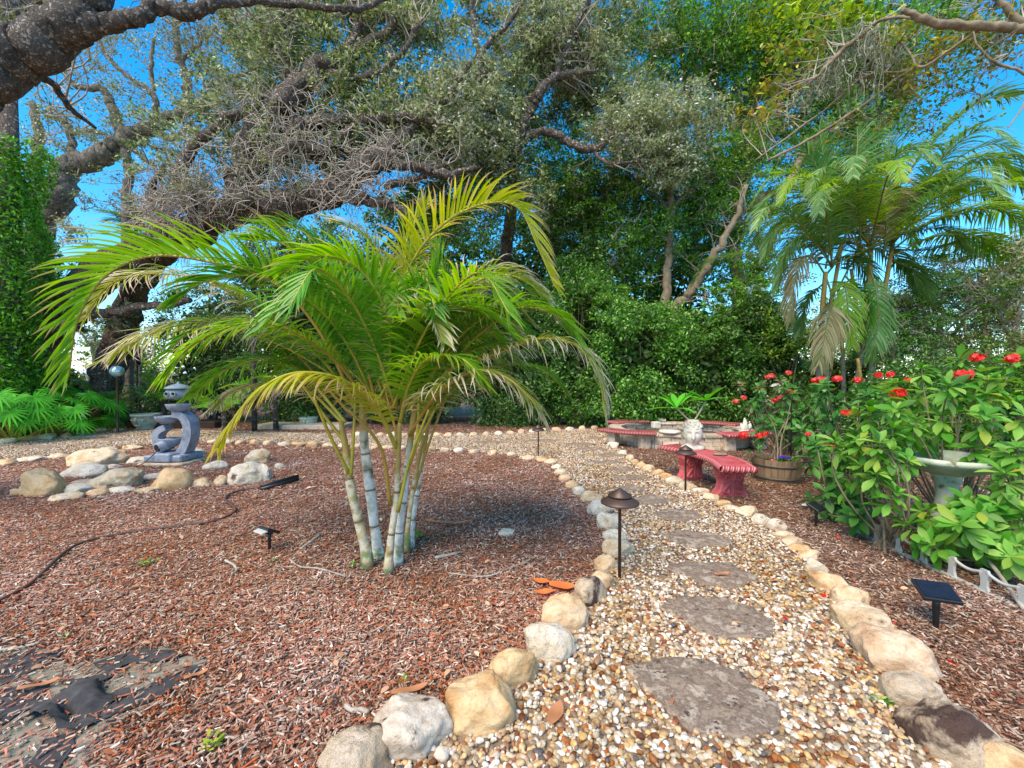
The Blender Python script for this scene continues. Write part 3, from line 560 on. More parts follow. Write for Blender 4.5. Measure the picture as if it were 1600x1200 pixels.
for side, mt, lab, nm in ((-1, 'chip_red', 'reddish brown shredded bark mulch around the palm and fountain', 'bark_mulch'), (1, 'chip_brown', 'grey brown shredded bark mulch right of the path', 'bark_mulch')):
    mb = MB(); ch = chips
    ch(mb, side, 8500, .9, 2.6, CH, .012, .040, .8); ch(mb, side, 5200, 2.6, 4.5, CS, .015, .045, .9); ch(mb, side, 2600, 4.5, 7.5, CS, .02, .052, 1.2); ch(mb, side, 900, 7.5, 13.5, CS, .03, .07, 1.9)
    o = mb.build(nm, M[mt], smooth=False); tag(o, lab, 'mulch', kind='stuff')

# dry leaf litter
mb = MB()
for (n, lo, hi, s0, s1) in ((420, 1.0, 3.2, .02, .05), (700, 3.2, 7, .025, .06), (900, 7, 13, .03, .08)):
    X = hi * 1.3 + .8; x = rng.uniform(-X, X, n); y = rng.uniform(lo, hi, n); m = (np.abs(x) < y * 1.4 + .9) & (~inpoly(x, y, pathp) | (rng.random(n) < .25)); x, y = x[m], y[m]; n = len(x)
    scatter(mb, LEAF6[0] * [1, 1.2, 1.6], LEAF6[1], None, np.column_stack([x, y, rng.uniform(.02, .035, n)]), rotmats(n, .3), rng.uniform(s0, s1, n))
o = mb.build('leaf_litter', M['litter']); tag(o, 'scattered small dry brown and tan leaves over mulch and gravel', 'leaf litter', kind='stuff')
# weed fabric showing through bottom-left
def ragged(pts_px, seed, amp=.03, z=.008):
    pts = np.array([G(*p)[:2] for p in pts_px]); c = pts.mean(0); out = []
    for i in range(len(pts)):
        a, b = pts[i], pts[(i + 1) % len(pts)]; k = max(2, int(np.linalg.norm(b - a) / .03))
        for j in range(k):
            p = a + (b - a) * j / k; q = noise.fractal(Vector((p[0] * 9 + seed, p[1] * 9, 1)), 1, 2, 4); out.append(p + (p - c) / (np.linalg.norm(p - c) + 1e-6) * q * amp)
    return out
root = empty('weed_fabric', G(150, 1080), 0, 'torn black landscape fabric showing through the mulch at the bottom left', 'landscape fabric')
for i, pp in enumerate([[(-40, 1035), (0, 1032), (60, 1012), (105, 1020), (70, 1045), (0, 1070), (-40, 1085)],
          [(-40, 1090), (20, 1078), (75, 1068), (75, 1095), (30, 1120), (0, 1140), (-50, 1160)], [(135, 1130), (190, 1095), (260, 1060), (330, 1035), (318, 1050), (260, 1085), (190, 1120), (150, 1132)],
          [(40, 1210), (70, 1165), (110, 1150), (120, 1165), (95, 1200), (80, 1240)], [(150, 1040), (210, 1020), (240, 1015), (300, 1022), (270, 1035), (200, 1042), (160, 1056)], [(95, 1070), (150, 1062), (190, 1045), (170, 1062), (130, 1080)]]):
    o = flat('fabric_sheet', [tuple(np.array(p) - np.array([root.location[0], root.location[1]])) for p in ragged(pp, i * 5.3)], .009 + i * .0015, M['fabric'], root)
# crumpled flap
c0 = G(108, 1108); nx, ny = 26, 16; V = []
for j in range(ny):
    for i in range(nx):
        u, v = i / (nx - 1), j / (ny - 1)
        x = c0[0] - .13 + .30 * u + .02 * math.sin(9 * v); y = c0[1] - .10 + .2 * v + .03 * math.sin(6 * u)
        z = .015 + .05 * math.sin(math.pi * u) * (.5 + .5 * math.sin(9 * v + 3 * u)) + .02 * noise.fractal(Vector((u * 5, v * 5, 3)), 1, 2, 4)
        V.append((x + .02 * noise.noise(Vector((u * 7, v * 7, 0))), y + .02 * noise.noise(Vector((u * 7, v * 7, 5))), z))
mb = MB(); mb.add(V, [(j * nx + i, j * nx + i + 1, (j + 1) * nx + i + 1, (j + 1) * nx + i) for j in range(ny - 1) for i in range(nx - 1)])
mb.build('crumpled_flap', M['fabric'], root)
# ================================================================ OBJECTS
def mesh(name, parts, mat, parent=None, smooth=True, origin=None):
    mb = MB()
    for p in parts: mb.add(*p)
    return mb.build(name, mat, parent, smooth=smooth, origin=origin)
def local(parts, Mx):
    out = []
    for p in parts:
        V = np.asarray(p[0], float) @ np.array(Mx.to_3x3()).T + np.array(Mx.translation); out.append((V,) + tuple(p[1:]))
    return out
# ---- mushroom path lights
def path_light(px, py, h, label, cap=.125):
    b = G(px, py); r = empty('path_light', b, 0, label, 'path light', 'brown path lights on posts')
    L = lambda pr, n=28: lathe(pr, n, b)
    mesh('post', [L([(.011, -.05), (.011, h - .03), (.017, h - .028), (.017, h - .005)], 12)], M['bronze'], r)
    mesh('cap', [L([(.02, h - .002), (cap * .94, h - .012), (cap, h - .008), (cap, h), (cap * .97, h + .006), (cap * .62, h + .032), (cap * .55, h + .034), (.01, h + .036)])], M['bronze'], r)
    mesh('upper_cap', [L([(cap * .35, h + .03), (cap * .62, h + .040), (cap * .62, h + .048), (cap * .1, h + .088), (.004, h + .094)])], M['bronze'], r)
    return r
path_light(968, 905, .52, 'front brown path light with a tiered cap, largest, on the left path edge')
path_light(1071, 768, .46, 'brown path light on the right path edge in front of the red bench', .12)
path_light(841, 714, .46, 'brown path light beyond the bend, left of the far gravel path', .11)
path_light(139, 680, .50, 'dark path light at the far left beside the white stand', .12)
# ---- solar spotlights
def solar(px, py, s, az, label, tilt=-.5):
    b = G(px, py); r = empty('solar_light', b, 0, label, 'solar light', 'black solar spotlights on stakes')
    mesh('stake', [tube([b + (0, 0, -.05), b + (0, 0, .10 * s), b + (0, -.0, .135 * s)], [.008 * s, .012 * s, .014 * s], 10)], M['black'], r)
    mesh('bracket', [tube([b + (-.022 * s, 0, .14 * s), b + (.022 * s, 0, .14 * s)], .016 * s, 12)], M['black'], r)
    Mh = Matrix.Translation(Vector(b + (0, 0, .155 * s))) @ Matrix.Rotation(az, 4, 'Z') @ Matrix.Rotation(tilt, 4, 'X')
    mesh('lamp_head', local([box(-.06 * s, .06 * s, -.05 * s, .05 * s, -.008 * s, .008 * s, bev=.003)], Mh), M['black'], r, smooth=False)
    mesh('panel', local([box(-.053 * s, .053 * s, -.043 * s, .043 * s, .0085 * s, .011 * s)] , Mh), M['panel'], r, smooth=False)
    Mb = Mh @ Matrix.Translation((0, .055 * s, -.022 * s)) @ Matrix.Rotation(.9, 4, 'X')
    mesh('lens', local([box(-.055 * s, .055 * s, -.006 * s, .006 * s, -.022 * s, .022 * s, bev=.003)], Mb), M['lens'], r, smooth=False)
    return r
solar(1462, 985, 1.35, -.35, 'large black solar spotlight tilted towards the path, nearest on the right', .35)
solar(1275, 822, 1.15, .5, 'small black solar spotlight with white lens near the shrubs on the right', .45)
solar(421, 862, 1.1, 2.6, 'black solar spotlight with white lens in the mulch left of the palm', .5)

# ---- rope-edged curved benches
def bench_seat(cl, hw, ztop, th, n=46, wedge=0):
    c = spline(cl, 12); T = np.gradient(c, axis=0); T /= np.linalg.norm(T, axis=1, keepdims=True); Nn = np.column_stack([-T[:, 1], T[:, 0]])
    L, Rr = c + Nn * hw, c - Nn * hw
    loop = np.vstack([L, Rr[::-1]]); return L, Rr, loop
def seat_mesh(cl, hw, ztop, th):
    L, Rr, loop = bench_seat(cl, hw, ztop, th); m = len(L); V = []
    rows = []
    for z, s in ((ztop - th, .93), (ztop - th * .55, 1.0), (ztop - .014, .99), (ztop, .95)):
        c = (L + Rr) / 2
        rows.append((c + (L - c) * s, c + (Rr - c) * s, z))
    mb = []
    Vv = []; Q = []
    for a, b, z in rows: Vv += [np.column_stack([a, np.full(m, z)]), np.column_stack([b, np.full(m, z)])]
    V = np.concatenate(Vv); I = lambda r, s, i: (r * 2 + s) * m + i
    for r in range(3):
        for i in range(m - 1):
            Q.append((I(r, 0, i), I(r, 0, i + 1), I(r + 1, 0, i + 1), I(r + 1, 0, i))); Q.append((I(r, 1, i + 1), I(r, 1, i), I(r + 1, 1, i), I(r + 1, 1, i + 1)))
        Q.append((I(r, 1, 0), I(r, 0, 0), I(r + 1, 0, 0), I(r + 1, 1, 0))); Q.append((I(r, 0, m - 1), I(r, 1, m - 1), I(r + 1, 1, m - 1), I(r + 1, 0, m - 1)))
    for i in range(m - 1): Q.append((I(3, 0, i), I(3, 0, i + 1), I(3, 1, i + 1), I(3, 1, i))); Q.append((I(0, 1, i), I(0, 1, i + 1), I(0, 0, i + 1), I(0, 0, i)))
    return V, Q
def rope_mesh(cl, hw, z, r=.02, pitch=.05):
    L, Rr, loop = bench_seat(cl, hw, 0, 0); loop = np.vstack([loop, loop[:1]])
    d = np.r_[0, np.cumsum(np.linalg.norm(np.diff(loop, axis=0), axis=1))]; n = int(d[-1] / .009); t = np.linspace(0, d[-1], n)
    x = np.interp(t, d, loop[:, 0]); y = np.interp(t, d, loop[:, 1]); pts = np.column_stack([x, y, np.full(n, z)])
    T = np.gradient(pts, axis=0); T /= np.linalg.norm(T, axis=1, keepdims=True) + 1e-9; N2 = np.column_stack([-T[:, 1], T[:, 0], np.zeros(n)])
    k = 16; V = []; AT = []
    ph = 2 * math.pi * t / pitch
    for j in range(k):
        a = 2 * math.pi * j / k; sv = np.abs(np.sin((a * 1 + ph) / 2)); rr = r * (1 + .3 * sv - .14); AT.append(sv)
        V.append(pts + N2 * (rr * math.cos(a))[:, None] + np.array([0, 0, 1]) * (rr * math.sin(a))[:, None])
    V = np.stack(V, 1).reshape(-1, 3); Q = []
    i = np.arange(n - 1)[:, None] * k; j = np.arange(k)[None]; j2 = (j + 1) % k
    return V, np.stack([i + j, i + j2, i + k + j2, i + k + j], -1).reshape(-1, 4), None, np.stack(AT, 1).reshape(-1) + .001
def scroll_leg(c, rz, w, d, h):
    prof = [(1.02, 0), (1.02, .07), (.93, .12), (.80, .22), (.70, .38), (.72, .55), (.84, .72), (.92, .84), (.88, .93), (.86, 1.0)]
    V = []; rows = []
    Mx = MZ(c, rz)
    for s, z in prof:
        x = w / 2 * s; y = d / 2 * (.9 + .1 * s); b = .015
        for (a, e) in ((-x, -y + b), (-x + b, -y), (x - b, -y), (x, -y + b), (x, y - b), (x - b, y), (-x + b, y), (-x, y - b)): V.append((a, e, z * h))
    V = np.array(V); Q = []
    for l in range(len(prof) - 1):
        for k in range(8): Q.append((l * 8 + k, l * 8 + (k + 1) % 8, l * 8 + 8 + (k + 1) % 8, l * 8 + 8 + k))
    base = len(prof) * 8 - 8
    T = [(base, base + k, base + k + 1) for k in range(1, 7)]
    out = [(V, Q, T)]
    for sg in (-1, 1):     # raised scrolls on the two broad faces
        for side in (-1, 1):
            pts = []
            for k in range(30):
                a = k / 29 * 4.2 * math.pi / 1.4; r = w * .17 * (1 - k / 36)
                pts.append((side * (w * .17) + r * math.cos(a) * side, sg * (d / 2 + .001), h * .66 + r * math.sin(a) * 1.05))
            out.append(tube(pts, .017, 8))
            pts = [(side * w * .06, sg * (d / 2 + .001), h * .50), (side * w * .2, sg * (d / 2 + .001), h * .34), (side * w * .30, sg * (d / 2 + .002), h * .18), (side * w * .16, sg * (d / 2 + .003), h * .14), (side * w * .12, sg * (d / 2 + .003), h * .24)]
            out.append(tube(spline(pts, 5), .015, 8))
        out.append(tube(spline([(0, sg * (d / 2 + .001), h * .88), (0, sg * d / 2, h * .55), (0, sg * (d / 2 + .002), h * .12)], 4), [.012] * 4 + [.02] + [.012] * 4, 6))
    return local(out, Mx)
def bench(cl, hw, ztop, th, legs, label, mat, group, legh=None, lw=.36, ld=.15, scroll=True):
    cl = np.array(cl, float); mid = cl[len(cl) // 2]
    r = empty('curved_bench', (mid[0], mid[1], 0), 0, label, 'bench', group)
    mesh('seat', [seat_mesh(cl, hw, ztop, th)], mat, r, smooth=False); mesh('rope_edge', [rope_mesh(cl, hw + .008, ztop - th * .5, th * .46)], M['rope'] if mat == M['benchred'] else M['ropedark'], r)
    for (x, y, rz) in legs:
        if scroll: mesh('leg', scroll_leg((x, y, 0), rz, lw, ld, ztop - th + .002), mat, r, smooth=False)
        else: mesh('leg', [box(-lw / 2, lw / 2, -ld / 2, ld / 2, legh or 0, ztop - th + .002, MZ((x, y, 0), rz), bev=.012)], M['block'], r, smooth=False)
    return r
bench([(2.38, 4.36), (2.47, 4.85), (2.40, 5.4), (2.20, 5.8)], .15, .415, .065, [(2.50, 4.76, .0), (2.37, 5.50, .28)], 'bright red curved bench with carved scroll legs, in front of the fire pit', M['benchred'], 'red rope edged benches')
bench([(1.84, 8.38), (2.2, 7.98), (2.68, 7.80)], .15, .335, .06, [(2.02, 8.22, .8), (2.52, 7.9, .2)], 'dull red curved bench at the front left of the stone fire pit', M['benchdark'], 'red rope edged benches', scroll=False, lw=.2)
bench([(2.30, 9.6), (2.75, 9.85), (3.2, 9.9)], .17, .345, .06, [(2.45, 9.7, .3), (3.05, 9.9, 0)], 'dull red curved bench at the back left of the stone fire pit', M['benchdark'], 'red rope edged benches', scroll=False, lw=.2)
bench([(4.08, 9.75), (4.55, 9.55), (4.98, 9.15)], .17, .345, .06, [(4.2, 9.7, -.3), (4.85, 9.3, -.7)], 'dull red curved bench at the back right of the stone fire pit', M['benchdark'], 'red rope edged benches', scroll=False, lw=.2)
bench([(3.88, 7.62), (4.35, 7.65), (4.85, 7.95)], .18, .335, .06, [(4.0, 7.65, .0), (4.7, 7.85, .5)], 'dull red curved bench right of the fire pit behind the barrel shrub', M['benchred'], 'red rope edged benches', scroll=False, lw=.2)
# ---- fire pit wall
pit = empty('fire_pit', (3.55, 8.85, 0), 0, 'low round fire pit wall of tan stone blocks between the benches', 'fire pit')
mb = MB(); RX, RY = 1.34, 1.12
for c in range(3):
    nb_ = 30
    for k in range(nb_):
        a0 = 2 * math.pi * (k + .5 * (c % 2)) / nb_; h0, h1 = c * .082, c * .082 + .079
        j = .015 * random.uniform(-1, 1); da = math.pi / nb_ * .955
        V = []
        for z in (h0, h1):
            for (a, ro) in ((a0 - da, -.1), (a0 + da, -.1), (a0 + da, .1), (a0 - da, .1)):
                V.append((3.55 + (RX + ro + j) * math.cos(a), 8.85 + (RY + ro + j) * math.sin(a), z + random.uniform(-.003, .003)))
        mb.add(V, [(0, 3, 2, 1), (4, 5, 6, 7), (0, 1, 5, 4), (1, 2, 6, 5), (2, 3, 7, 6), (3, 0, 4, 7)])
mb.build('block_wall', M['block'], pit, smooth=False)
mb = MB(); nb_ = 22
for k in range(nb_):
    a0 = 2 * math.pi * k / nb_; da = math.pi / nb_ * .96; V = []
    jz = random.uniform(0, .012)
    for z in (.246, .285 + jz):
        for (a, ro) in ((a0 - da, -.13), (a0 + da, -.13), (a0 + da, .13), (a0 - da, .13)): V.append((3.55 + (RX + ro) * math.cos(a) + random.uniform(-.012, .012), 8.85 + (RY + ro) * math.sin(a) + random.uniform(-.012, .012), z))
    mb.add(V, [(0, 3, 2, 1), (4, 5, 6, 7), (0, 1, 5, 4), (1, 2, 6, 5), (2, 3, 7, 6), (3, 0, 4, 7)])
mb.build('capstones', M['block'], pit, smooth=False)
mesh('ash_floor', [lathe([(1.22, .0), (1.22, .13), (.02, .15)], 30, (3.55, 8.85, .0), 1, .84)], M['grit'], pit)
# low flagstone apron in front
mb = MB()
for k in range(9):
    a = math.pi * (1.18 + .64 * k / 8); x = 3.55 + 1.8 * math.cos(a); y = 8.85 + 1.5 * math.sin(a)
# white disc on wall, blocks, statue bits
r = tag(mesh('stone_disc', [lathe([(.13, .0), (.19, .015), (.2, .04), (.18, .06), (.02, .065)], 24, (2.98, 7.84, .297))], M['statue'], origin=(2.98, 7.84, .297)), 'round white stone disc lying on the front wall of the fire pit', 'stone disc')
tag(mesh('paver_block', [box(-.08, .08, -.06, .06, 0, .13, MZ(G(1025, 668.5, .30), .2), bev=.01)], M['statue'], smooth=False), 'white paver block on the back wall, between the two back benches', 'paver')
tag(mesh('paver_block', [box(-.09, .09, -.05, .05, 0, .07, MZ((3.62, 10.03, .297), -.3), bev=.01)], M['statue'], smooth=False), 'low white paver on the back wall behind the head planter', 'paver')
tag(mesh('paver_block', [box(-.07, .07, -.05, .05, 0, .13, MZ((2.02, 8.55, .0), .5), bev=.01)], M['statue'], smooth=False), 'white paver block on end by the front left fire pit bench', 'paver')
# white conch / swan statue at right of pit
b = G(1166, 683); b[1] = 8.4; b[0] = (1166 - 800) / F * 8.4
r = empty('garden_statue', (b[0], b[1], 0), 0, 'white pointed garden statue behind the right fire pit bench', 'statue')
mesh('pedestal', [lathe([(.15, 0), (.15, .05), (.09, .09), (.08, .22), (.14, .27), (.14, .30)], 16, (b[0], b[1], 0))], M['statue'], r)
mb = MB()
for (dx, lean, h) in ((0, -.03, .26), (.06, .02, .18), (-.05, -.05, .14)):
    mb.add(*tube([(b[0] + dx, b[1], .29), (b[0] + dx + lean * .4, b[1], .29 + h * .5), (b[0] + dx + lean, b[1], .29 + h)], [.07, .05, .008], 10))
mb.build('figure', M['statue'], r)
# flat stone on bench
tag(mesh('flat_stone', [(ICO[3][0] * np.array([.085, .055, .02]) + (2.50, 4.98, .433), None, ICO[3][1])], M['slab'], origin=(2.50, 4.98, .433)), 'flat grey pebble lying on the seat of the bright red bench', 'stone')

# ---- head planter with plumeria
hx, hy, hz = 2.36, 5.42, .412
r = empty('head_planter', (hx, hy, hz), 0, 'white stone head planter with closed eyes on the bright red bench', 'planter')
V, T = ICO[5]; V = V.copy(); n = V / np.linalg.norm(V, axis=1, keepdims=True)
x, y, z = n[:, 0], n[:, 1], n[:, 2]
g_ = lambda cx, cz, sx, sz, a: 1.6 * a * np.exp(-((x - cx) / sx) ** 2 - ((z - cz) / sz) ** 2) * (y < 0)
rad = 1 + g_(0, -.10, .13, .26, .20) + g_(0, -.24, .18, .09, .12) + g_(0, -.47, .26, .07, .09) + g_(0, -.58, .22, .06, .08) - g_(0, -.53, .3, .028, .08) + g_(0, -.82, .25, .16, .08)
rad = rad - g_(.34, .06, .2, .12, .10) - g_(-.34, .06, .2, .12, .10) + g_(.34, .03, .15, .06, .07) + g_(-.34, .03, .15, .06, .07) + g_(.34, .24, .24, .05, .05) + g_(-.34, .24, .24, .05, .05)
HV = n * rad[:, None] * np.array([.120, .130, .165]); HV[:, 0] *= np.where(n[:, 2] < -.2, 1 - .28 * (-n[:, 2] - .2), 1)
rot = Matrix.Rotation(-.35, 3, 'Z'); c = np.array([hx, hy, hz + .205]); HV = HV @ np.array(rot).T + c
mesh('head', [(HV, None, T)], M['statue'], r)
mesh('shoulders', [lathe([(.13, 0), (.14, .02), (.13, .045), (.075, .075), (.06, .12)], 24, (hx, hy, hz), 1.1, .8)], M['statue'], r)
for s in (-1, 1):
    e = c + np.array(rot) @ np.array([s * .11, .0, -.01]); mesh('ear', [(ICO[3][0] * np.array([.016, .026, .04]) + e, None, ICO[3][1])], M['statue'], r)
mb = MB()
for k in range(46):
    a = k * 2.4; rr = .118 * math.sqrt((k + 4) / 50); p = c + np.array(rot) @ np.array([rr * math.cos(a), rr * math.sin(a) + .012, .155 * math.sqrt(max(0, 1 - (rr / .13) ** 2)) + .012])
    mb.add(ICO[2][0] * .021 + p, None, ICO[2][1])
mb.build('curled_hair', M['statue'], r)
mesh('rim', [lathe([(.07, .0), (.075, .03), (.06, .035), (.055, .02)], 20, (c[0], c[1], c[2] + .15), cap=False)], M['statue'], r)

# ---- half barrel planter
bx, by = (1215 - 800) / F * 5.4, 5.40
r = empty('barrel_planter', (bx, by, 0), 0, 'weathered half barrel planter with steel bands behind the red bench', 'planter')
mb = MB(); ns = 24
for k in range(ns):
    a0, a1 = 2 * math.pi * (k + .03) / ns, 2 * math.pi * (k + .97) / ns; V = []
    top = .305 + random.uniform(-.006, .006)
    for (z, rr) in ((0, .235), (.1, .262), (.2, .276), (top, .285)):
        for (a, q) in ((a0, rr), (a1, rr), (a1, rr - .025), (a0, rr - .025)): V.append((bx + q * math.cos(a), by + q * math.sin(a), z))
    Q = []
    for l in range(3):
        for j in range(4): Q.append((l * 4 + j, l * 4 + (j + 1) % 4, l * 4 + 4 + (j + 1) % 4, l * 4 + 4 + j))
    Q.append((12, 13, 14, 15)); mb.add(V, Q)
mb.build('staves', M['wood'], r, smooth=False)
for z0, ra in ((.055, .254), (.215, .281)):
    mesh('band', [lathe([(ra, z0), (ra + .004, z0 + .001), (ra + .008, z0 + .03), (ra + .004, z0 + .031)], 40, (bx, by, 0), cap=False)], M['band'], r)
mesh('soil', [lathe([(.26, .24), (.15, .265), (.02, .27)], 20, (bx, by, 0))], M['potsoil'], r)
# flowers in the barrel
def petals(mb, c, n, r, s, seed):
    rr = np.random.default_rng(seed); V = rr.normal(size=(n, 3)); V /= np.linalg.norm(V, axis=1, keepdims=True); V[:, 2] = np.abs(V[:, 2]) * .8
    pos = np.array(c) + V * r * rr.uniform(.5, 1, (n, 1)); scatter(mb, *LEAF6, None, pos, rotmats(n, None, rr), rr.uniform(.7, 1.2, n) * s)
def flower_plant(name, loc, label, mat, nfl, w, h, seed, cat='flowers', s=.035, leafm='hedge_leaf'):
    rr = random.Random(seed); r = empty(name, loc, 0, label, cat)
    mb = MB(); n = 90; p = np.array([[loc[0] + rr.gauss(0, w * .45), loc[1] + rr.gauss(0, w * .4), loc[2] + rr.uniform(0, h)] for _ in range(n)]); scatter(mb, *LEAF6, None, p, rotmats(n, .5), np.full(n, .045)); mb.build('foliage', M[leafm], r)
    for k in range(nfl):
        mb = MB(); petals(mb, (loc[0] + rr.uniform(-w, w) * .6, loc[1] - rr.uniform(0, w) * .5, loc[2] + h + rr.uniform(-.01, .03)), 14, .025, s, seed * 9 + k); mb.build('blossom', M[mat], r)
flower_plant('pansy_plant', (bx - .03, by - .17, .27), 'purple pansies in the middle of the barrel planter', 'purple', 6, .10, .06, 3)
flower_plant('begonia_plant', (bx - .17, by - .14, .25), 'pink flowers spilling over the left rim of the barrel planter', 'pinkp', 3, .05, .02, 4, s=.03)
flower_plant('groundcover_plant', (bx + .14, by - .08, .27), 'small green bedding plant at the right side of the barrel planter', 'pinkp', 0, .11, .05, 5)

# ---- bird bath
qx, qy = (1482 - 800) / F * 3.3, 3.3
r = empty('bird_bath', (qx, qy, 0), 0, 'pale green white stone bird bath half hidden in the red flowered shrubs', 'bird bath')
L = lambda pr, n=48: lathe([(a * .95, z * 1.18) for a, z in pr], n, (qx, qy, 0))
mesh('pedestal', [L([(.17, 0), (.17, .05), (.14, .08), (.15, .11), (.105, .17), (.078, .28), (.068, .36), (.075, .42), (.095, .45), (.088, .47), (.12, .50)])], M['birdbath'], r)
pr = [(.05, .495), (.14, .50), (.25, .53), (.335, .575), (.36, .585), (.37, .605), (.355, .622), (.325, .612), (.28, .58), (.15, .56), (.01, .555)]
V, Q, T = lathe([(a * .92, z * 1.18) for a, z in pr], 64, (qx, qy, 0)); V = np.asarray(V)
aa = np.arctan2(V[:, 1] - qy, V[:, 0] - qx); rr_ = np.hypot(V[:, 0] - qx, V[:, 1] - qy); f = 1 + .03 * np.abs(np.sin(aa * 8)) * (rr_ > .3); V[:, 0] = qx + (V[:, 0] - qx) * f; V[:, 1] = qy + (V[:, 1] - qy) * f
mesh('bowl', [(V, Q, T)], M['birdbath'], r)

# ---- tiered fountain
fx, fy = (271 - 800) / F * 6.6, 6.6
r = empty('tiered_fountain', (fx, fy, 0), 0, 'slate blue modern tiered fountain with arches, bowls and lantern top', 'fountain')
fw = lambda px, py: (fx + (px - 271) * 6.6 / F, CAMH + (601 - (py + 10)) * 6.6 / F)
mesh('plinth', [box(fx - .29, fx + .29, fy - .24, fy + .24, .045, .15, bev=.02), box(fx - .13, fx + .15, fy - .27, fy + .2, .05, .185, bev=.02)], M['fountain'], r, smooth=False)
def slabcurve(px, w, th, y0):
    pts = spline([(fw(*p)[0], fw(*p)[1]) for p in px], 8); T = np.gradient(pts, axis=0); T /= np.linalg.norm(T, axis=1, keepdims=True); N2 = np.column_stack([-T[:, 1], T[:, 0]])
    w = np.interp(np.linspace(0, 1, len(pts)), np.linspace(0, 1, len(w)), w); a, b2 = pts + N2 * w[:, None] / 2, pts - N2 * w[:, None] / 2; m = len(pts)
    V = np.concatenate([np.column_stack([a[:, 0], np.full(m, y0 - th / 2), a[:, 1]]), np.column_stack([b2[:, 0], np.full(m, y0 - th / 2), b2[:, 1]]), np.column_stack([b2[:, 0], np.full(m, y0 + th / 2), b2[:, 1]]), np.column_stack([a[:, 0], np.full(m, y0 + th / 2), a[:, 1]])])
    Q = []
    for i in range(m - 1):
        for k in range(4): Q.append((k * m + i, k * m + i + 1, ((k + 1) % 4) * m + i + 1, ((k + 1) % 4) * m + i))
    Q += [(0, m, 2 * m, 3 * m), (m - 1, 4 * m - 1, 3 * m - 1, 2 * m - 1)]
    return V, Q
mesh('arch', [slabcurve([(275, 648), (288, 650), (297, 662), (298, 680), (293, 697), (287, 708)], [.09, .11, .125, .13, .125, .14], .20, fy)], M['fountain'], r, smooth=False)
mesh('side_arch', [slabcurve([(264, 668), (254, 673), (249, 682), (251, 697), (256, 708)], [.09, .10, .10, .10, .12], .16, fy - .02)], M['fountain'], r, smooth=False)
def bowl(px, py, rw, h, name='bowl', tilt=0, sy=.9):
    x, z = fw(px, py); V, Q, T = lathe([(rw * .45, -h), (rw * .85, -h * .6), (rw, -h * .1), (rw, 0), (rw * .9, 0), (rw * .8, -h * .3), (.01, -h * .4)], 28, (0, 0, 0), 1, sy)
    V = np.asarray(V) @ np.array(Matrix.Rotation(tilt, 3, 'Y')).T + (x, fy - .03, z); return mesh(name, [(V, Q, T)], M['fountain'], r)
bowl(262, 651, .16, .12); bowl(281, 632, .175, .13); bowl(268, 685, .17, .14, sy=.8)
x, z = fw(263, 696); mesh('jar_mouth', [tube([(x + .04, fy - .02, z + .03), (x - .02, fy - .2, z - .02)], [.10, .075], 20), ], M['fountain'], r)
mesh('jar_shade_disc', [tube([(x - .02, fy - .195, z - .02), (x - .022, fy - .204, z - .022)], [.058, .058], 20)], M['opening_shade'], r)  # solid dark disc on the closed jar mouth, painted shade
x, z = fw(281, 618); mesh('lantern', [lathe([(.14, -.10), (.165, -.06), (.155, .035), (.12, .05)], 28, (x, fy - .03, z + .04))], M['fountain_pale'], r)
for dx in (-.052, .052):
    p = np.array((x + dx, fy - .185, z + .02)); mesh('lantern_ring', [tube([p + (.032 * math.cos(a), -.012 + .3 * abs(dx) * 0, .032 * math.sin(a)) for a in np.linspace(0, 2 * math.pi, 17)], .009, 8)], M['fountain_pale'], r)
    mesh('opening_shade_disc', [tube([p + (0, .02, 0), p + (0, -.01, 0)], .028, 14)], M['opening_shade'], r)  # dark plug on the lantern wall, its colour stands for inner shade
x, z = fw(281, 607); mesh('lantern_roof', [lathe([(.14, -.02), (.18, -.015), (.175, .005), (.12, .035), (.05, .06), (.02, .068), (.022, .085), (.004, .10)], 28, (x, fy - .03, z))], M['fountain_pale'], r)
tag(mesh('base_slab', [box(fx - .34, fx + .36, fy - .30, fy + .26, -.01, .043, bev=.015)], RK['cream'], smooth=False), 'pale flat stone slab under the blue fountain', 'stone slab')
c = [(fx - .05, fy - .2, .28), (fx - .12, fy - .28, .15), (fx - .2, fy - .35, .05), (fx - .27, fy - .42, .012), (fx - .2, fy - .5, .01)]
tag(mesh('power_cord', [tube(spline(c, 6), .007, 6)], M['black'], origin=(fx, fy, 0)), 'black cord hanging from the jar of the fountain', 'cord')

# ---- face planters
def face_pot(px, py, w, label):
    b = G(px, py); s = w * b[1] / F; r = empty('face_planter', b, 0, label, 'planter', 'pale green face planters')
    V, Q, T = lathe([(.30 * s, 0), (.36 * s, .02 * s), (.30 * s, .06 * s), (.40 * s, .16 * s), (.48 * s, .34 * s), (.5 * s, .54 * s), (.53 * s, .56 * s), (.53 * s, .64 * s), (.47 * s, .64 * s), (.45 * s, .58 * s)], 40, b, cap=False)
    mesh('bowl', [(V, Q, None)], M['facepot'], r)
    mesh('soil', [lathe([(.45 * s, .58 * s), (.02, .59 * s)], 24, b)], M['potsoil'], r)
    mesh('nose', [tube([b + (0, -.50 * s, .52 * s), b + (0, -.53 * s, .4 * s), b + (0, -.46 * s, .26 * s)], [.03 * s, .055 * s, .04 * s], 8)], M['facepot'], r)
    for k in (-1, 1):
        mesh('eye', [tube([b + (k * .10 * s, -.47 * s, .42 * s), b + (k * .2 * s, -.455 * s, .39 * s), b + (k * .3 * s, -.40 * s, .43 * s)], [.02 * s, .035 * s, .02 * s], 8)], M['facepot'], r)
    mesh('mouth', [tube([b + (-.12 * s, -.42 * s, .2 * s), b + (0, -.44 * s, .165 * s), b + (.12 * s, -.42 * s, .2 * s)], .022 * s, 8)], M['facepot'], r)
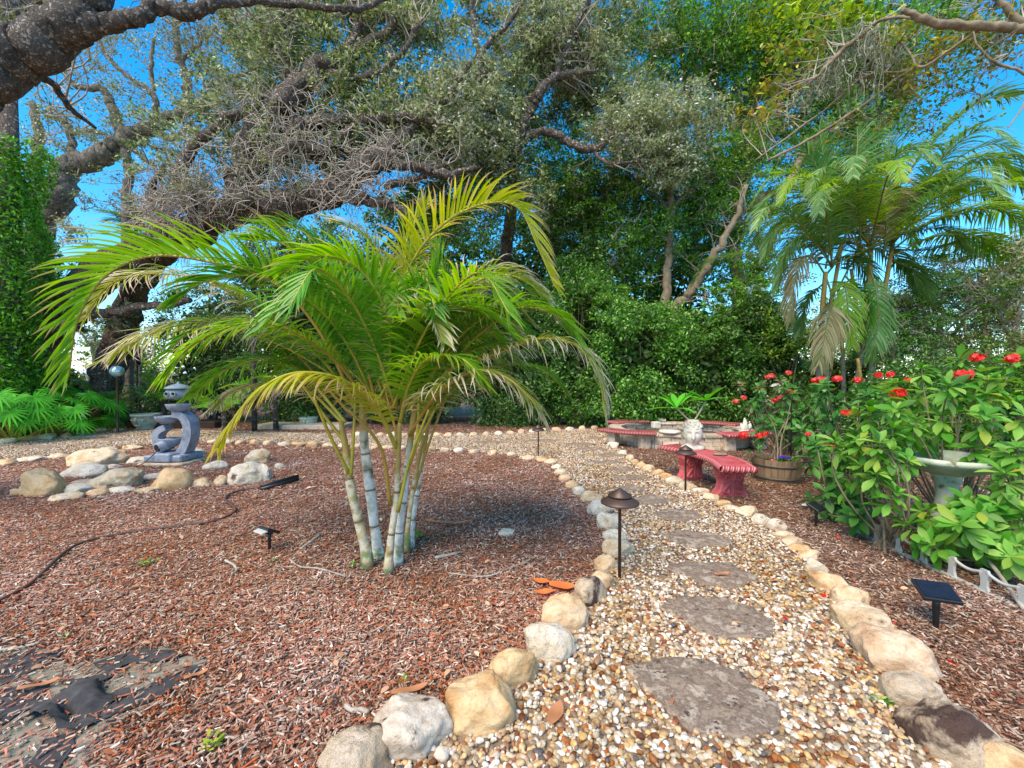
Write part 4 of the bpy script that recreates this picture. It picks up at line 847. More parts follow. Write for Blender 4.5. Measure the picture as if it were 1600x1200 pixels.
face_pot(229, 670, 37, 'pale green face planter left of the fountain behind the gravel strip')
face_pot(482, 668, 26, 'pale green face planter behind the palm, right of the dark pot')
# low stone ledge and dark pot
b = G(470, 672); tag(mesh('stone_ledge', [box(-1.15, 1.15, 0, .8, 0, .13, MZ((b[0] - .1, b[1], 0), -.03), bev=.02)], M['block'], smooth=False), 'low pale stone ledge behind the palm under the hedge', 'ledge')
b = G(250, 671); tag(mesh('stone_ledge', [box(-1.0, 1.3, .15, .45, 0, .18, MZ(b, .02), bev=.02)], M['potsoil'], smooth=False), 'low brown timber ledge behind the left face planter', 'ledge')
# ---- white stand and gazing ball
b = G(130, 683)
r = empty('white_stand', b, 0, 'thin white plastic stand with a round foot at the far left', 'stand')
mesh('foot', [lathe([(.24, 0), (.24, .025), (.03, .04)], 24, b)], M['plastic'], r); mesh('post', [lathe([(.028, .02), (.028, .62), (.022, .65)], 12, b)], M['plastic'], r)
r = empty('gazing_ball', (b[0] + .12, b[1] + .7, 0), 0, 'pale glass gazing ball on a dark post above the ferns', 'gazing ball')
q = np.array([b[0] + .12, b[1] + .7, 0])
mesh('ball', [(ICO[4][0] * .14 + q + (0, 0, 1.50), None, ICO[4][1])], M['glass'], r); mesh('post', [lathe([(.09, 0), (.03, .04), (.025, 1.33), (.07, 1.38)], 12, q)], M['bronze'], r)
# ---- lantern post in the distance
q = P(218, 612, 12.5); q[2] = 0
r = empty('lamp_post', q, 0, 'slim black lantern post in front of the far fence', 'lamp post')
mesh('post', [lathe([(.03, 0), (.02, .1), (.015, 1.75)], 8, q)], M['black'], r); mesh('lantern', [lathe([(.03, 1.75), (.06, 1.78), (.075, 1.95), (.09, 1.96), (.01, 2.05)], 6, q)], M['black'], r)

# ---- garden hose and stakes
hp = [(-60, 975), (0, 944), (50, 915), (100, 868), (135, 850), (200, 836), (290, 824), (340, 816), (368, 800), (352, 782), (372, 770), (405, 765)]
tag(mesh('garden_hose', [tube(spline([G(*p) + (0, 0, .022) for p in hp], 10), .0115, 8)], M['hose'], origin=G(200, 836)), 'brown garden hose snaking across the red mulch', 'hose')
r = empty('edging_strip', G(438, 760), 0, 'black plastic edging offcut lying at the end of the hose', 'edging offcut')
for dy in (0, 5): a, b = G(408, 768 - dy), G(466, 755 - dy); mesh('strip', [tube([a + (0, 0, .03), b + (0, 0, .05)], .022, 6)], M['black'], r)

# ---- white plastic edging fence along the shrubs
e0, e1 = G(1338, 833), G(1640, 975)
r = empty('plastic_edging', e0, 0, 'low white plastic picket edging under the shrubs on the right', 'garden edging')
L_ = np.linalg.norm(e1 - e0); ang = math.atan2(*(e1 - e0)[[1, 0]]); Mx = MZ(e0, ang)
mb = MB(); mb.add(*box(0, L_, -.02, .02, .003, .018, Mx)); mb.build('bottom_rail', M['plastic'], r, smooth=False)
top = [];
for k in range(int(L_ / .20)):
    x0 = k * .20 + .02; pts = [(x0 + .18 * t, 0, .135 - .025 * math.sin(math.pi * t)) for t in np.linspace(0, 1, 9)]
    top.append(tube(pts, .010, 6)); 
mesh('top_rail', local(top, Mx), M['plastic'], r)
for k in range(int(L_ / .20) + 1):
    x0 = k * .20 + .01; V = []
    for (z, w_) in ((.0, .032), (.05, .018), (.09, .018), (.125, .03), (.15, .02)): V += [(x0 - w_, -.008, z), (x0 + w_, -.008, z), (x0 + w_, .008, z), (x0 - w_, .008, z)]
    Q = [(l * 4 + j, l * 4 + (j + 1) % 4, l * 4 + 4 + (j + 1) % 4, l * 4 + 4 + j) for l in range(4) for j in range(4)] + [(16, 17, 18, 19)]
    mesh('picket', local([(V, Q)], Mx), M['plastic'], r, smooth=False)

# ---- fallen leaves, sticks, sprouts
def big_leaf(name, px, py, ln, wd, ang, mat, label, cat='leaf', group=None, z=.03, curl=.25, world=None, parent=None):
    b = G(px, py, z) if world is None else np.array(world); n = 9; V = []
    for i in range(n):
        t = i / (n - 1); w_ = wd * math.sin(math.pi * min(1, t * .92 + .06)) ** .8; x = (t - .5) * ln
        for s in (-1, 0, 1): V.append((x, s * w_ / 2, z * 0 + curl * ln * (t - .5) ** 2 + (.10 * w_ if s else 0) + .004 * math.sin(7 * t + s)))
    Q = [(i * 3 + s, i * 3 + 3 + s, i * 3 + 4 + s, i * 3 + 1 + s) for i in range(n - 1) for s in (0, 1)]
    o = mesh(name, local([(V, Q)], MZ(b, ang)), M[mat], parent, origin=None if parent else b)
    if label: tag(o, label, cat, group)
    return o
q = G(862, 915)
r = empty('fallen_leaf', q, 0, 'bright orange fallen leaf in three lobes beside the left border stones', 'leaf')
big_leaf('lobe', 845, 908, .15, .055, 2.7, 'orange_leaf', None, z=.035, parent=r); big_leaf('lobe', 850, 925, .15, .05, 3.25, 'orange_leaf', None, z=.035, parent=r); big_leaf('lobe', 878, 916, .16, .10, -.2, 'orange_leaf', None, z=.04, parent=r)
for px, py, ln, wd, a, m_, l in [(75, 1018, .07, .022, .6, 'brown_leaf', 'tan oval leaf on the black fabric at the left'), (306, 1054, .085, .03, .7, 'brown_leaf', 'narrow tan leaf on the right tip of the black fabric'), (60, 1070, .13, .03, .5, 'brown_leaf', 'long tan leaf lying across the bare soil'),
        (640, 1078, .15, .04, .35, 'brown_leaf', 'curled brown leaf above the pitted grey boulder'), (1128, 897, .11, .05, .2, 'brown_leaf', 'curled dry leaf on the third stepping slab'), (868, 1115, .12, .06, 1.1, 'brown_leaf', 'pinkish brown dry leaf on the gravel right of the yellow boulder'),
        (1398, 985, .08, .04, .9, 'brown_leaf', 'dry curled leaf beside the near solar spotlight'), (1210, 907, .06, .03, .3, 'brown_leaf', 'small dry leaf right of the third stepping slab'), (700, 817, .42, .05, -.05, 'brown_leaf', 'long red brown palm sheath lying right of the palm stems')]:
    big_leaf('fallen_leaf', px, py, ln, wd, a, m_, l, 'leaf', None)
for pts, rad, l in [([(540, 1110), (552, 1118), (565, 1116), (575, 1122)], .010, 'short whitish twig left of the pitted grey boulder'), ([(352, 880), (364, 886), (370, 895), (362, 902)], .008, 'crooked white twig below the solar light'), ([(452, 878), (470, 890), (500, 893), (540, 905)], .006, 'thin grey twig in front of the palm stems'),
                    ([(700, 900), (760, 905), (800, 890), (830, 878)], .005, 'long thin twig arching over mulch right of the palm'), ([(680, 876), (716, 868)], .012, 'pale bark sliver right of the palm base'), ([(0, 1022), (40, 1016), (62, 1010)], .006, 'pale stick at the edge of the black fabric'),
                    ([(500, 840), (470, 862)], .012, 'dark stick lying between solar light and palm')]:
    tag(mesh('fallen_twig', [tube(spline([G(*p) + (0, 0, .02) for p in pts], 6), rad, 6, rough=.4)], M['twig'], origin=G(*pts[0])), l, 'twig')
def sprout(px, py, s, n, mat, label, name='weed_sprout'):
    b = G(px, py); r = empty(name, b, 0, label, 'weed')
    mb = MB(); 
    for k in range(n):
        a = random.uniform(0, 6.28); rr = random.uniform(.1, 1) * s; zz = random.uniform(.3, 1) * s * .8
        V, Q = LEAF6; Mx = MZ(b + (rr * math.cos(a), rr * math.sin(a), zz), a) @ Matrix.Rotation(-.4, 4, 'Y'); mb.add(*local([(V * np.array([s * .55, s * .6, s * .4]), Q)], Mx)[0])
    mb.build('leaves', M[mat], r)
    mesh('stems', [tube([b, b + (random.uniform(-s, s) * .5, random.uniform(-s, s) * .5, s * .6)], .002, 4) for _ in range(5)], M['rachis'], r)
sprout(325, 1175, .055, 16, 'lime_leaf', 'lime green weed sprout at the bottom of the left mulch')
sprout(633, 1068, .035, 9, 'green_leaf', 'small green sprout above the pitted grey boulder')
sprout(232, 884, .06, 26, 'green_leaf', 'low green weed patch in the mulch at the left')
sprout(105, 1000, .04, 14, 'oak_pale', 'small grey green weed near the black fabric')
sprout(552, 888, .05, 12, 'green_leaf', 'dark green weed just left of the palm stems')
sprout(595, 875, .07, 34, 'lime_leaf', 'grassy tuft between the palm stems')
sprout(648, 845, .09, 40, 'green_leaf', 'grassy tuft right of the palm stems')
sprout(1362, 933, .03, 8, 'green_leaf', 'tiny weed beside the tan wedge boulder')
sprout(1378, 1103, .045, 18, 'green_leaf', 'weed in the gravel beside the dark patch boulder')
sprout(425, 880, .05, 16, 'oak_pale', 'small weed under the left solar spotlight')
for i, (px, py) in enumerate([(1225, 970), (1310, 842), (1425, 855), (1285, 935), (1280, 770), (1395, 978), (1488, 1043)]):
    b = G(px, py); mb = MB(); petals(mb, b + (0, 0, .012), 7, .018, .035, 50 + i)
    tag(mb.build('fallen_petals', M['red'], origin=b), ['red petals on gravel right of the second slab', 'red petals beside the pebbles below the small solar light', 'red petals in mulch near the white edging', 'red petals by the smooth tan boulder', 'red blossom fallen under the small solar light', 'red petals at the pinkish boulder', 'red petals right of the dark patch boulder'][i], 'petals')

# ---- neighbouring house and fence, far left
def at(px, Y): return (px - 800) / F * Y
q = np.array([at(190, 40), 40, -.6]); r = empty('neighbour_house', q, 0, 'pale house with a low white roof beyond the fence at the left', 'house')
mesh('wall', [box(q[0] - 7, q[0] + 6, 40, 47, -.05, 1.75)], M['housewall'], r, smooth=False)
rf = mesh('roof', [(np.array([(q[0] - 7.5, 39.4, 1.753), (q[0] + 6.5, 39.4, 1.753), (q[0] + 6.5, 47.6, 1.753), (q[0] - 7.5, 47.6, 1.753), (q[0] - 4, 43.5, 2.5), (q[0] + 3, 43.5, 2.5)]), [(0, 1, 5, 4), (2, 3, 4, 5), (0, 3, 2, 1)], [(1, 2, 5), (3, 0, 4)])], M['houseroof'], r, smooth=False)
for dx in (-4, -.5, 3): w_ = mesh('window', [box(q[0] + dx - .7, q[0] + dx + .7, 39.96, 40.05, .5, 1.5)], M['plastic'], r, smooth=False); mesh('pane', [box(q[0] + dx - .6, q[0] + dx + .6, 39.94, 39.955, .6, 1.4)], M['glasspane'], w_, smooth=False)
q = np.array([at(200, 17), 17, 0]); r = empty('board_fence', q, 0, 'grey weathered board fence in front of the pale house', 'fence')
mb = MB()
for k in range(70): mb.add(*box(q[0] - 7 + k * .2, q[0] - 7 + k * .2 + .18, 17, 17.03, .05, 1.35 + .02 * random.random()))
mb.build('boards', M['fencewood'], r, smooth=False)
for k in range(7): mesh('fence_post', [box(q[0] - 7 + k * 2.3, q[0] - 6.9 + k * 2.3, 17.032, 17.13, 0, 1.45)], M['fencewood'], r, smooth=False)
# ================================================================ FRONDS
def frond_geo(pts, Lmax, n, wmax, seed=0, droop=.9, vee=.5, t0=.18, segs=6, curl=0, wpro=None, up=(0, 0, 1)):
    """leaflets along a rachis; returns MB (leaflets), MB (rachis)"""
    rr = np.random.default_rng(seed); c = spline(pts, 14); m = len(c)
    T = np.gradient(c, axis=0); T /= np.linalg.norm(T, axis=1, keepdims=True)
    up = np.array(up, float); leaf = MB(); V = []; Q = []; A = []; o = 0
    d = np.r_[0, np.cumsum(np.linalg.norm(np.diff(c, axis=0), axis=1))]; d /= d[-1]
    # continuous side vector
    S0 = np.cross(T[0], up); 
    if np.linalg.norm(S0) < .2: S0 = np.cross(T[m // 2], up)
    S0 /= np.linalg.norm(S0); SS = []
    for i in range(m):
        s = np.cross(T[i], up); 
        if np.linalg.norm(s) > .25: s /= np.linalg.norm(s); s = s if s.dot(S0) > 0 else -s; S0 = .6 * S0 + .4 * s
        S0 = S0 - T[i] * S0.dot(T[i]); S0 /= np.linalg.norm(S0); SS.append(S0.copy())
    SS = np.array(SS)
    for k in range(n):
        for sg in (-1, 1):
            t = t0 + (1 - t0) * (k + .5 * rr.random()) / n
            p = np.array([np.interp(t, d, c[:, j]) for j in range(3)]); i = min(m - 1, int(np.searchsorted(d, t)))
            tt = T[i]; s = SS[i] * sg; nn = np.cross(SS[i], tt); nn = nn if nn[2] > -.3 else -nn
            u = (t - t0) / (1 - t0)
            prof = (min(1, .45 + u * 2.2)) * (1 - .62 * max(0, (u - .45) / .55) ** 1.5); L = Lmax * prof * rr.uniform(.88, 1.08)
            a = R(68 - 42 * u + rr.normal() * 5); v = vee + rr.normal() * .10
            dr = tt * math.cos(a) + (s * math.cos(v) + nn * math.sin(v)) * math.sin(a); dr /= np.linalg.norm(dr)
            q = p.copy(); kd = droop * rr.uniform(.7, 1.3) * L / .5; cd_ = rr.normal() * curl
            wd = np.cross(dr, np.cross(s, tt) if abs(dr.dot(tt)) < .95 else nn); wd = tt - dr * tt.dot(dr); wd /= (np.linalg.norm(wd) + 1e-9)
            for j in range(segs + 1):
                f = j / segs; w_ = wmax * .5 * (min(1, .45 + f * 3) * (1 - f ** 2.4) + .04)
                nrm = np.cross(dr, wd)
                V += [q - wd * w_ , q + nrm * w_ * .0 - nrm * w_ * .35, q + wd * w_]; A += [f, f, f]
                if j < segs:
                    b = o + j * 3; Q += [(b, b + 1, b + 4, b + 3), (b + 1, b + 2, b + 5, b + 4)]
                    dr = dr + np.array([0, 0, -1]) * kd * (.10 + .34 * f) + s * cd_ * f; dr /= np.linalg.norm(dr); q = q + dr * L / segs
                    wd = wd - dr * wd.dot(dr); wd /= (np.linalg.norm(wd) + 1e-9)
            o += (segs + 1) * 3
    leaf.add(V, Q, None, np.array(A) + .001)
    return leaf, c
def frond(parent, pts, L, n, w, mat, rmat='rachis', r0=.012, name='frond', **k):
    lf, c = frond_geo(pts, L, n, w, **k); o = lf.build(name, M[mat], parent)
    st = MB(); st.add(*tube(c, np.linspace(r0, r0 * .25, len(c)), 6)); st.build('leaf_stalk', M[rmat], o); return o

# ---------------------------------------------------------------- the big areca palm
pb = G(598, 884)
palm = empty('areca_palm', pb, 0, 'large clumping palm with arching yellow green fronds in the middle of the mulch bed', 'palm')
Y0 = pb[1]
def PP(px, py, dy=0): return P(px, py, Y0 + dy)
stems = [([(575, 873, -.05), (562, 820, -.05), (548, 760, -.05), (540, 700, 0), (533, 660, 0)], [.040, .042, .040, .030, .020], 'stem_ochre'),
         ([(592, 872, .12), (585, 820, .12), (578, 760, .15), (570, 700, .15), (567, 640, .15), (566, 600, .15)], [.046, .043, .048, .040, .034, .022], 'stem'),
         ([(607, 884, -.12), (611, 840, -.12), (619, 780, -.1), (622, 720, -.1), (625, 660, -.1)], [.034, .030, .028, .022, .018], 'stem_ochre'),
         ([(622, 878, 0), (624, 830, 0), (630, 780, 0), (637, 720, .02), (645, 660, .02), (650, 610, .02)], [.036, .036, .036, .030, .026, .018], 'stem'),
         ([(641, 848, .30), (646, 800, .3), (655, 750, .3), (663, 700, .3), (672, 650, .3)], [.032, .032, .026, .022, .016], 'stem'),
         ([(636, 842, .2), (640, 800, .2), (650, 740, .2), (662, 680, .2)], [.024, .022, .02, .014], 'stem_ochre')]
for pts, rad, mt in stems:
    p = spline([PP(*q) for q in pts], 10); p[0, 2] = -.05; rr_ = np.interp(np.linspace(0, 1, len(p)), np.linspace(0, 1, len(rad)), rad)
    V, Q, T = tube(p, rr_ * .80 * (1 + .42 * np.exp(-np.arange(len(p)) / 2.2)), 14, rough=.10, seed=len(pts) + rad[0] * 900); mb = MB(); mb.add(V, Q, T, np.r_[np.repeat(np.linspace(0.001, 1, len(p)), 14), 0, 1]); mb.build('stem', M[mt], palm)
FR = [ # (points px,py,dy), leaflet length, count, width, material, droop, vee, opts
 ([(560, 640, 0), (500, 520, -.1), (430, 442, -.2), (340, 412, -.3), (240, 400, -.4), (165, 432, -.45), (122, 500, -.5), (108, 585, -.5)], .46, 46, .030, 'frond', .55, .75),
 ([(640, 640, 0), (622, 480, 0), (650, 400, -.1), (700, 345, -.2), (760, 318, -.25), (810, 325, -.3), (840, 385, -.35), (868, 450, -.35)], .36, 44, .028, 'frond_yellow', .7, .6),
 ([(660, 640, 0), (700, 580, -.1), (770, 555, -.2), (840, 530, -.3), (900, 540, -.4), (935, 590, -.45), (945, 650, -.45)], .36, 44, .02, 'frond_dry', 1.3, .3),
 ([(620, 700, -.1), (590, 640, -.3), (540, 596, -.5), (470, 582, -.65), (410, 605, -.75), (365, 655, -.8), (340, 700, -.8)], .30, 34, .030, 'frond_yellow', 1.3, .05),
 ([(575, 640, .1), (520, 540, 0), (470, 470, -.1), (400, 432, -.2), (320, 440, -.3), (270, 475, -.35)], .42, 40, .028, 'frond_dark', .9, .5),
 ([(560, 640, .2), (500, 560, .1), (420, 510, .1), (330, 500, 0), (240, 520, 0), (170, 560, 0)], .44, 44, .02, 'frond_dry', 1.0, .2),
 ([(570, 620, 0), (520, 560, -.2), (450, 515, -.4), (380, 505, -.5), (300, 540, -.6), (255, 590, -.65)], .34, 40, .027, 'frond', .8, .15),
 ([(600, 620, 0), (560, 520, -.1), (500, 430, -.1), (440, 380, -.15), (385, 375, -.2)], .40, 40, .028, 'frond', .8, .6),
 ([(620, 640, 0), (612, 520, 0), (600, 430, 0), (570, 370, 0), (520, 345, 0)], .34, 36, .022, 'frond_dry', 1.1, .4),
 ([(640, 620, 0), (640, 500, 0), (634, 420, 0), (640, 360, 0), (668, 320, -.05)], .30, 34, .024, 'frond_yellow', .7, .6),
 ([(645, 620, 0), (670, 520, -.1), (720, 455, -.2), (780, 430, -.25), (830, 445, -.3), (862, 490, -.3)], .36, 40, .020, 'frond_dry', 1.0, .5),
 ([(650, 640, 0), (690, 560, -.1), (750, 500, -.2), (820, 480, -.3), (880, 500, -.35), (910, 545, -.4)], .38, 42, .024, 'frond', .9, .4),
 ([(640, 680, 0), (680, 620, -.3), (740, 580, -.45), (790, 590, -.5), (830, 625, -.55), (850, 660, -.55)], .34, 34, .026, 'frond_dry', 1.2, .2),
 ([(600, 640, 0), (610, 560, -.25), (600, 480, -.4), (560, 420, -.5), (500, 400, -.6), (440, 425, -.6)], .38, 42, .030, 'frond', .9, .5),
 ([(560, 640, .2), (480, 580, .2), (420, 560, .3), (350, 580, .3), (300, 620, .35)], .38, 36, .024, 'frond_dark', .9, .3),
 ([(650, 620, .2), (700, 540, .3), (740, 470, .4), (790, 440, .5), (840, 460, .5)], .4, 38, .024, 'frond_dark', .8, .4),
 ([(630, 620, 0), (650, 540, -.2), (690, 490, -.35), (720, 480, -.4), (760, 490, -.45), (800, 520, -.5)], .36, 40, .030, 'frond', .8, .3),
 ([(610, 640, 0), (630, 560, -.2), (660, 500, -.3), (680, 440, -.3), (690, 400, -.3)], .40, 38, .030, 'frond_dark', .5, .35),
 ([(590, 640, 0), (570, 560, -.1), (550, 490, -.2), (540, 430, -.2), (525, 390, -.2)], .40, 38, .028, 'frond_dark', .5, .35),
 ([(540, 660, 0), (490, 600, .1), (450, 560, .2), (440, 520, .2), (400, 470, .2), (330, 440, .2)], .36, 38, .026, 'frond', .9, .4),
 ([(535, 660, 0), (480, 610, .2), (420, 600, .3), (370, 610, .4), (330, 640, .4)], .34, 32, .02, 'frond_dry', 1.2, .2),
 ([(670, 650, .3), (720, 600, .3), (790, 570, .4), (850, 580, .4), (890, 620, .4)], .36, 36, .022, 'frond_dark', 1.1, .3),
 ([(672, 650, .3), (690, 560, .4), (700, 480, .4), (690, 410, .4), (660, 360, .4)], .36, 36, .022, 'frond', .7, .5),
 ([(625, 660, -.1), (640, 600, -.3), (670, 560, -.45), (720, 560, -.55), (760, 600, -.6)], .3, 34, .024, 'frond', 1.1, .2),
 ([(550, 650, .1), (470, 560, .2), (380, 470, .3), (280, 430, .3), (180, 440, .3), (130, 500, .3)], .40, 42, .022, 'frond_dry', 1.1, .4),
 ([(570, 620, .3), (540, 500, .4), (520, 420, .4), (470, 360, .4), (400, 350, .4)], .38, 38, .024, 'frond_dark', .9, .5),
]
for i, (pts, L, n, w_, mt, dr, ve) in enumerate(FR):
    frond(palm, [PP(*p) for p in pts], L, int(n * 1.85), w_ * .64, mt, rmat='petiole' if i % 6 == 0 else 'rachis', r0=.013, seed=i + 3, droop=dr, vee=ve, t0=.20 if i not in (3,) else .15, segs=7, curl=.30 if 'dry' in mt else .10)
EX = random.Random(12)
for i in range(22):
    a = EX.uniform(-math.pi, math.pi); e = EX.uniform(.5, 1.25); L = EX.uniform(.95, 1.45); b0 = PP(EX.uniform(570, 655), 640, EX.uniform(-.1, .3)); d = np.array([math.cos(a) * math.cos(e), .8 * math.sin(a) * math.cos(e), math.sin(e)]); o = np.array([math.cos(a), math.sin(a) * .8, 0])
    pts = [b0, b0 + d * L * .4, b0 + d * L * .65 + o * L * .08, b0 + d * L * .78 + o * L * .25 - (0, 0, L * .02), b0 + d * L * .75 + o * L * .45 - (0, 0, L * .18)]
    frond(palm, pts, EX.uniform(.28, .38), 46, EX.choice([.016, .018, .014]), EX.choice(['frond', 'frond_dark', 'frond_dark', 'frond_dry', 'frond']), r0=.011, seed=i + 300, droop=EX.uniform(.7, 1.2), vee=EX.uniform(.2, .6), t0=.16, segs=6, curl=.15)
# spear leaf
mb = MB(); mb.add(*tube([PP(625, 520), PP(640, 400, -.05), PP(655, 300, -.08)], [.012, .012, .003], 6)); mb.build('spear_leaf', M['frond_yellow'], palm)
for i, (a, b, c) in enumerate([((545, 740, -.1), (515, 680, -.2), (490, 620, -.3)), ((610, 790, -.12), (595, 700, -.25), (545, 640, -.4)), ((545, 700, 0), (500, 640, 0), (465, 590, 0)), ((622, 800, -.15), (640, 720, -.2), (670, 640, -.3)), ((618, 790, -.1), (650, 700, 0), (690, 620, 0)), ((640, 790, .2), (668, 700, .2), (700, 610, .2)), ((548, 745, -.1), (552, 690, -.1), (556, 610, -.1)), ((625, 720, 0), (600, 660, 0), (560, 600, 0)), ((628, 760, 0), (650, 690, -.1), (655, 600, -.1)), ((615, 790, -.1), (622, 700, -.1), (600, 600, -.1))]):
    mb = MB(); mb.add(*tube(spline([PP(*a), PP(*b), PP(*c)], 6), np.linspace(.013, .008, 13), 6)); mb.build('petiole', M['petiole' if i % 4 == 1 else 'rachis'], palm)

# ---------------------------------------------------------------- palm clump on the right
def palm_clump(name, label, base_Y, trunks, fronds, mats, **kw):
    b = P(trunks[0][0][0][0], 600, base_Y); b[2] = 0
    r = empty(name, b, 0, label, 'palm')
    for pts, rad in trunks:
        p = spline([P(x, y, base_Y + dy) for x, y, dy in pts], 8); p[0, 2] = -.05
        V, Q, T = tube(p, np.linspace(rad, rad * .7, len(p)) * .8, 10, rough=.05); mb = MB(); mb.add(V, Q, T, np.r_[np.repeat(np.linspace(.001, 1, len(p)), 10), 0, 1]); mb.build('trunk', M['palm_trunk'], r)
    for i, f in enumerate(fronds):
        pts, L, n, mt = f[:4]; dr = f[4] if len(f) > 4 else .8; ve = f[5] if len(f) > 5 else .3
        frond(r, [P(x, y, base_Y + dy) for x, y, dy in pts], L * 1.1, int(n * 1.7),  .030, mt, rmat='rachis_far', r0=.018, seed=i + 70, droop=dr, vee=ve, segs=5, t0=.15, curl=.1)
    ex = random.Random(77)
    for ci, (cx, cy) in enumerate(((1300, 415), (1345, 395), (1360, 385), (1392, 385))):
        c = P(cx, cy, base_Y)
        for k in range(8):
            a = 6.28 * (k + ex.random()) / 8; e = ex.uniform(.35, 1.2); l = ex.uniform(1.7, 2.5); d = np.array([math.cos(a) * math.cos(e), math.sin(a) * math.cos(e), math.sin(e)]); o = np.array([math.cos(a), math.sin(a), 0])
            frond(r, [c, c + d * l * .4, c + d * l * .68 + o * l * .06, c + d * l * .82 + o * l * .22 - (0, 0, l * .06), c + d * l * .8 + o * l * .4 - (0, 0, l * .26)], ex.uniform(.42, .56), 60, .024, ex.choice(['frond_far', 'frond_far', 'frond_far', 'frond_lime']), rmat='rachis_far', r0=.016, seed=500 + ci * 10 + k, droop=1.0, vee=.3, segs=5, t0=.2, curl=.1)
    return r
YR = 8.0
palm_clump('palm_clump', 'tall palm clump with grey ringed trunks on the right above the red flowered shrubs', YR,
 [([(1277, 690, 0), (1279, 600, 0), (1284, 500, 0), (1290, 425, 0)], .075), ([(1295, 690, .2), (1292, 600, .2), (1296, 500, .2), (1315, 380, .2)], .06), ([(1330, 690, 0), (1340, 590, 0), (1355, 500, 0), (1362, 380, .1)], .06),
  ([(1355, 690, .1), (1358, 600, .1), (1378, 480, .1), (1395, 380, .1)], .065), ([(1385, 690, .3), (1372, 600, .3), (1345, 520, .3), (1330, 420, .3)], .055), ([(1320, 690, .4), (1318, 600, .4), (1316, 540, .4), (1310, 450, .4)], .055), ([(1345, 690, -.2), (1348, 620, -.2), (1340, 560, -.2)], .05)],
 [([(1300, 400, 0), (1290, 340, 0), (1255, 300, 0), (1215, 300, 0), (1180, 330, 0)], .6, 40, 'frond_far'), ([(1290, 430, 0), (1268, 400, 0), (1250, 410, -.1), (1240, 450, -.1), (1236, 500, -.1)], .55, 36, 'frond_brown', 1.6),
  ([(1290, 430, 0), (1300, 470, -.1), (1290, 520, -.2), (1280, 570, -.2)], .6, 40, 'frond_brown', 1.4, .1), ([(1290, 420, 0), (1300, 360, -.1), (1290, 300, -.1), (1270, 250, -.1), (1240, 220, -.1)], .6, 42, 'frond_far', .8),
  ([(1320, 380, 0), (1330, 300, 0), (1340, 220, 0), (1330, 150, 0), (1310, 120, 0)], .6, 42, 'frond_far', .6), ([(1360, 380, 0), (1400, 300, -.2), (1460, 220, -.3), (1530, 160, -.4), (1590, 150, -.4)], .75, 50, 'frond_far', .8, .5),
  ([(1360, 380, 0), (1380, 300, 0), (1390, 220, 0), (1400, 170, 0), (1440, 140, 0)], .65, 44, 'frond_far', .7), ([(1390, 380, 0), (1430, 320, -.2), (1490, 270, -.3), (1550, 250, -.4), (1600, 290, -.4)], .65, 44, 'frond_far', .9),
  ([(1395, 390, 0), (1450, 350, -.3), (1520, 325, -.5), (1590, 340, -.5), (1640, 390, -.5)], .6, 46, 'frond_lime', .9), ([(1380, 400, 0), (1400, 340, -.3), (1430, 300, -.4), (1470, 280, -.4), (1500, 300, -.4)], .6, 40, 'frond_lime', .7),
  ([(1380, 400, 0), (1385, 350, -.3), (1380, 310, -.4), (1400, 290, -.4), (1410, 330, -.4)], .5, 34, 'frond_brown', 1.3), ([(1360, 400, 0), (1350, 350, 0), (1330, 320, -.1), (1310, 330, -.2), (1300, 380, -.2)], .5, 36, 'frond_far', 1.0),
  ([(1360, 420, 0), (1370, 460, -.2), (1372, 510, -.2), (1360, 560, -.2)], .5, 34, 'frond_far', 1.2), ([(1330, 470, 0), (1320, 440, -.1), (1325, 480, -.2), (1330, 540, -.2)], .45, 32, 'frond_lime', 1.0), ([(1310, 450, .2), (1340, 400, .2), (1380, 390, .2), (1420, 420, .2), (1440, 470, .2)], .55, 38, 'frond_far', 1.0),
  ([(1300, 400, .2), (1260, 360, .3), (1240, 340, .3), (1210, 360, .3), (1195, 400, .3)], .55, 38, 'frond_far', 1.1), ([(1395, 390, .2), (1450, 390, .2), (1500, 380, .2), (1560, 400, .2), (1600, 440, .2)], .6, 40, 'frond_far', 1.0),
  ([(1290, 430, .1), (1320, 400, .2), (1350, 420, .2), (1360, 470, .2)], .5, 34, 'frond_far', 1.2), ([(1380, 400, .1), (1440, 430, .1), (1450, 470, .1)], .45, 28, 'frond_far', 1.2), ([(1300, 420, .1), (1280, 380, .1), (1250, 370, .1), (1225, 400, .1), (1215, 450, .1)], .55, 38, 'frond_far', 1.1), ([(1330, 380, .1), (1310, 320, .1), (1290, 260, .1), (1280, 200, .1)], .6, 38, 'frond_far', .6), ([(1395, 380, .1), (1420, 330, .1), (1460, 300, .1), (1520, 290, .1), (1570, 320, .1)], .6, 40, 'frond_far', .9), ([(1395, 380, .1), (1440, 300, .1), (1490, 220, .1), (1540, 190, .1)], .6, 40, 'frond_far', .7), ([(1395, 400, -.1), (1460, 370, -.2), (1530, 370, -.2), (1590, 410, -.2)], .6, 40, 'frond_lime', 1.0), ([(1360, 390, .1), (1350, 320, .1), (1370, 250, .1), (1350, 190, .1)], .6, 38, 'frond_far', .6), ([(1320, 430, .0), (1350, 470, -.1), (1345, 530, -.1)], .45, 30, 'frond_dark', 1.0), ([(1290, 440, .2), (1260, 470, .2), (1250, 520, .2)], .45, 30, 'frond_far', 1.0), ([(1355, 380, .3), (1340, 330, .3), (1360, 280, .3), (1400, 240, .3), (1460, 230, .3)], .6, 40, 'frond_far', .8)], None)
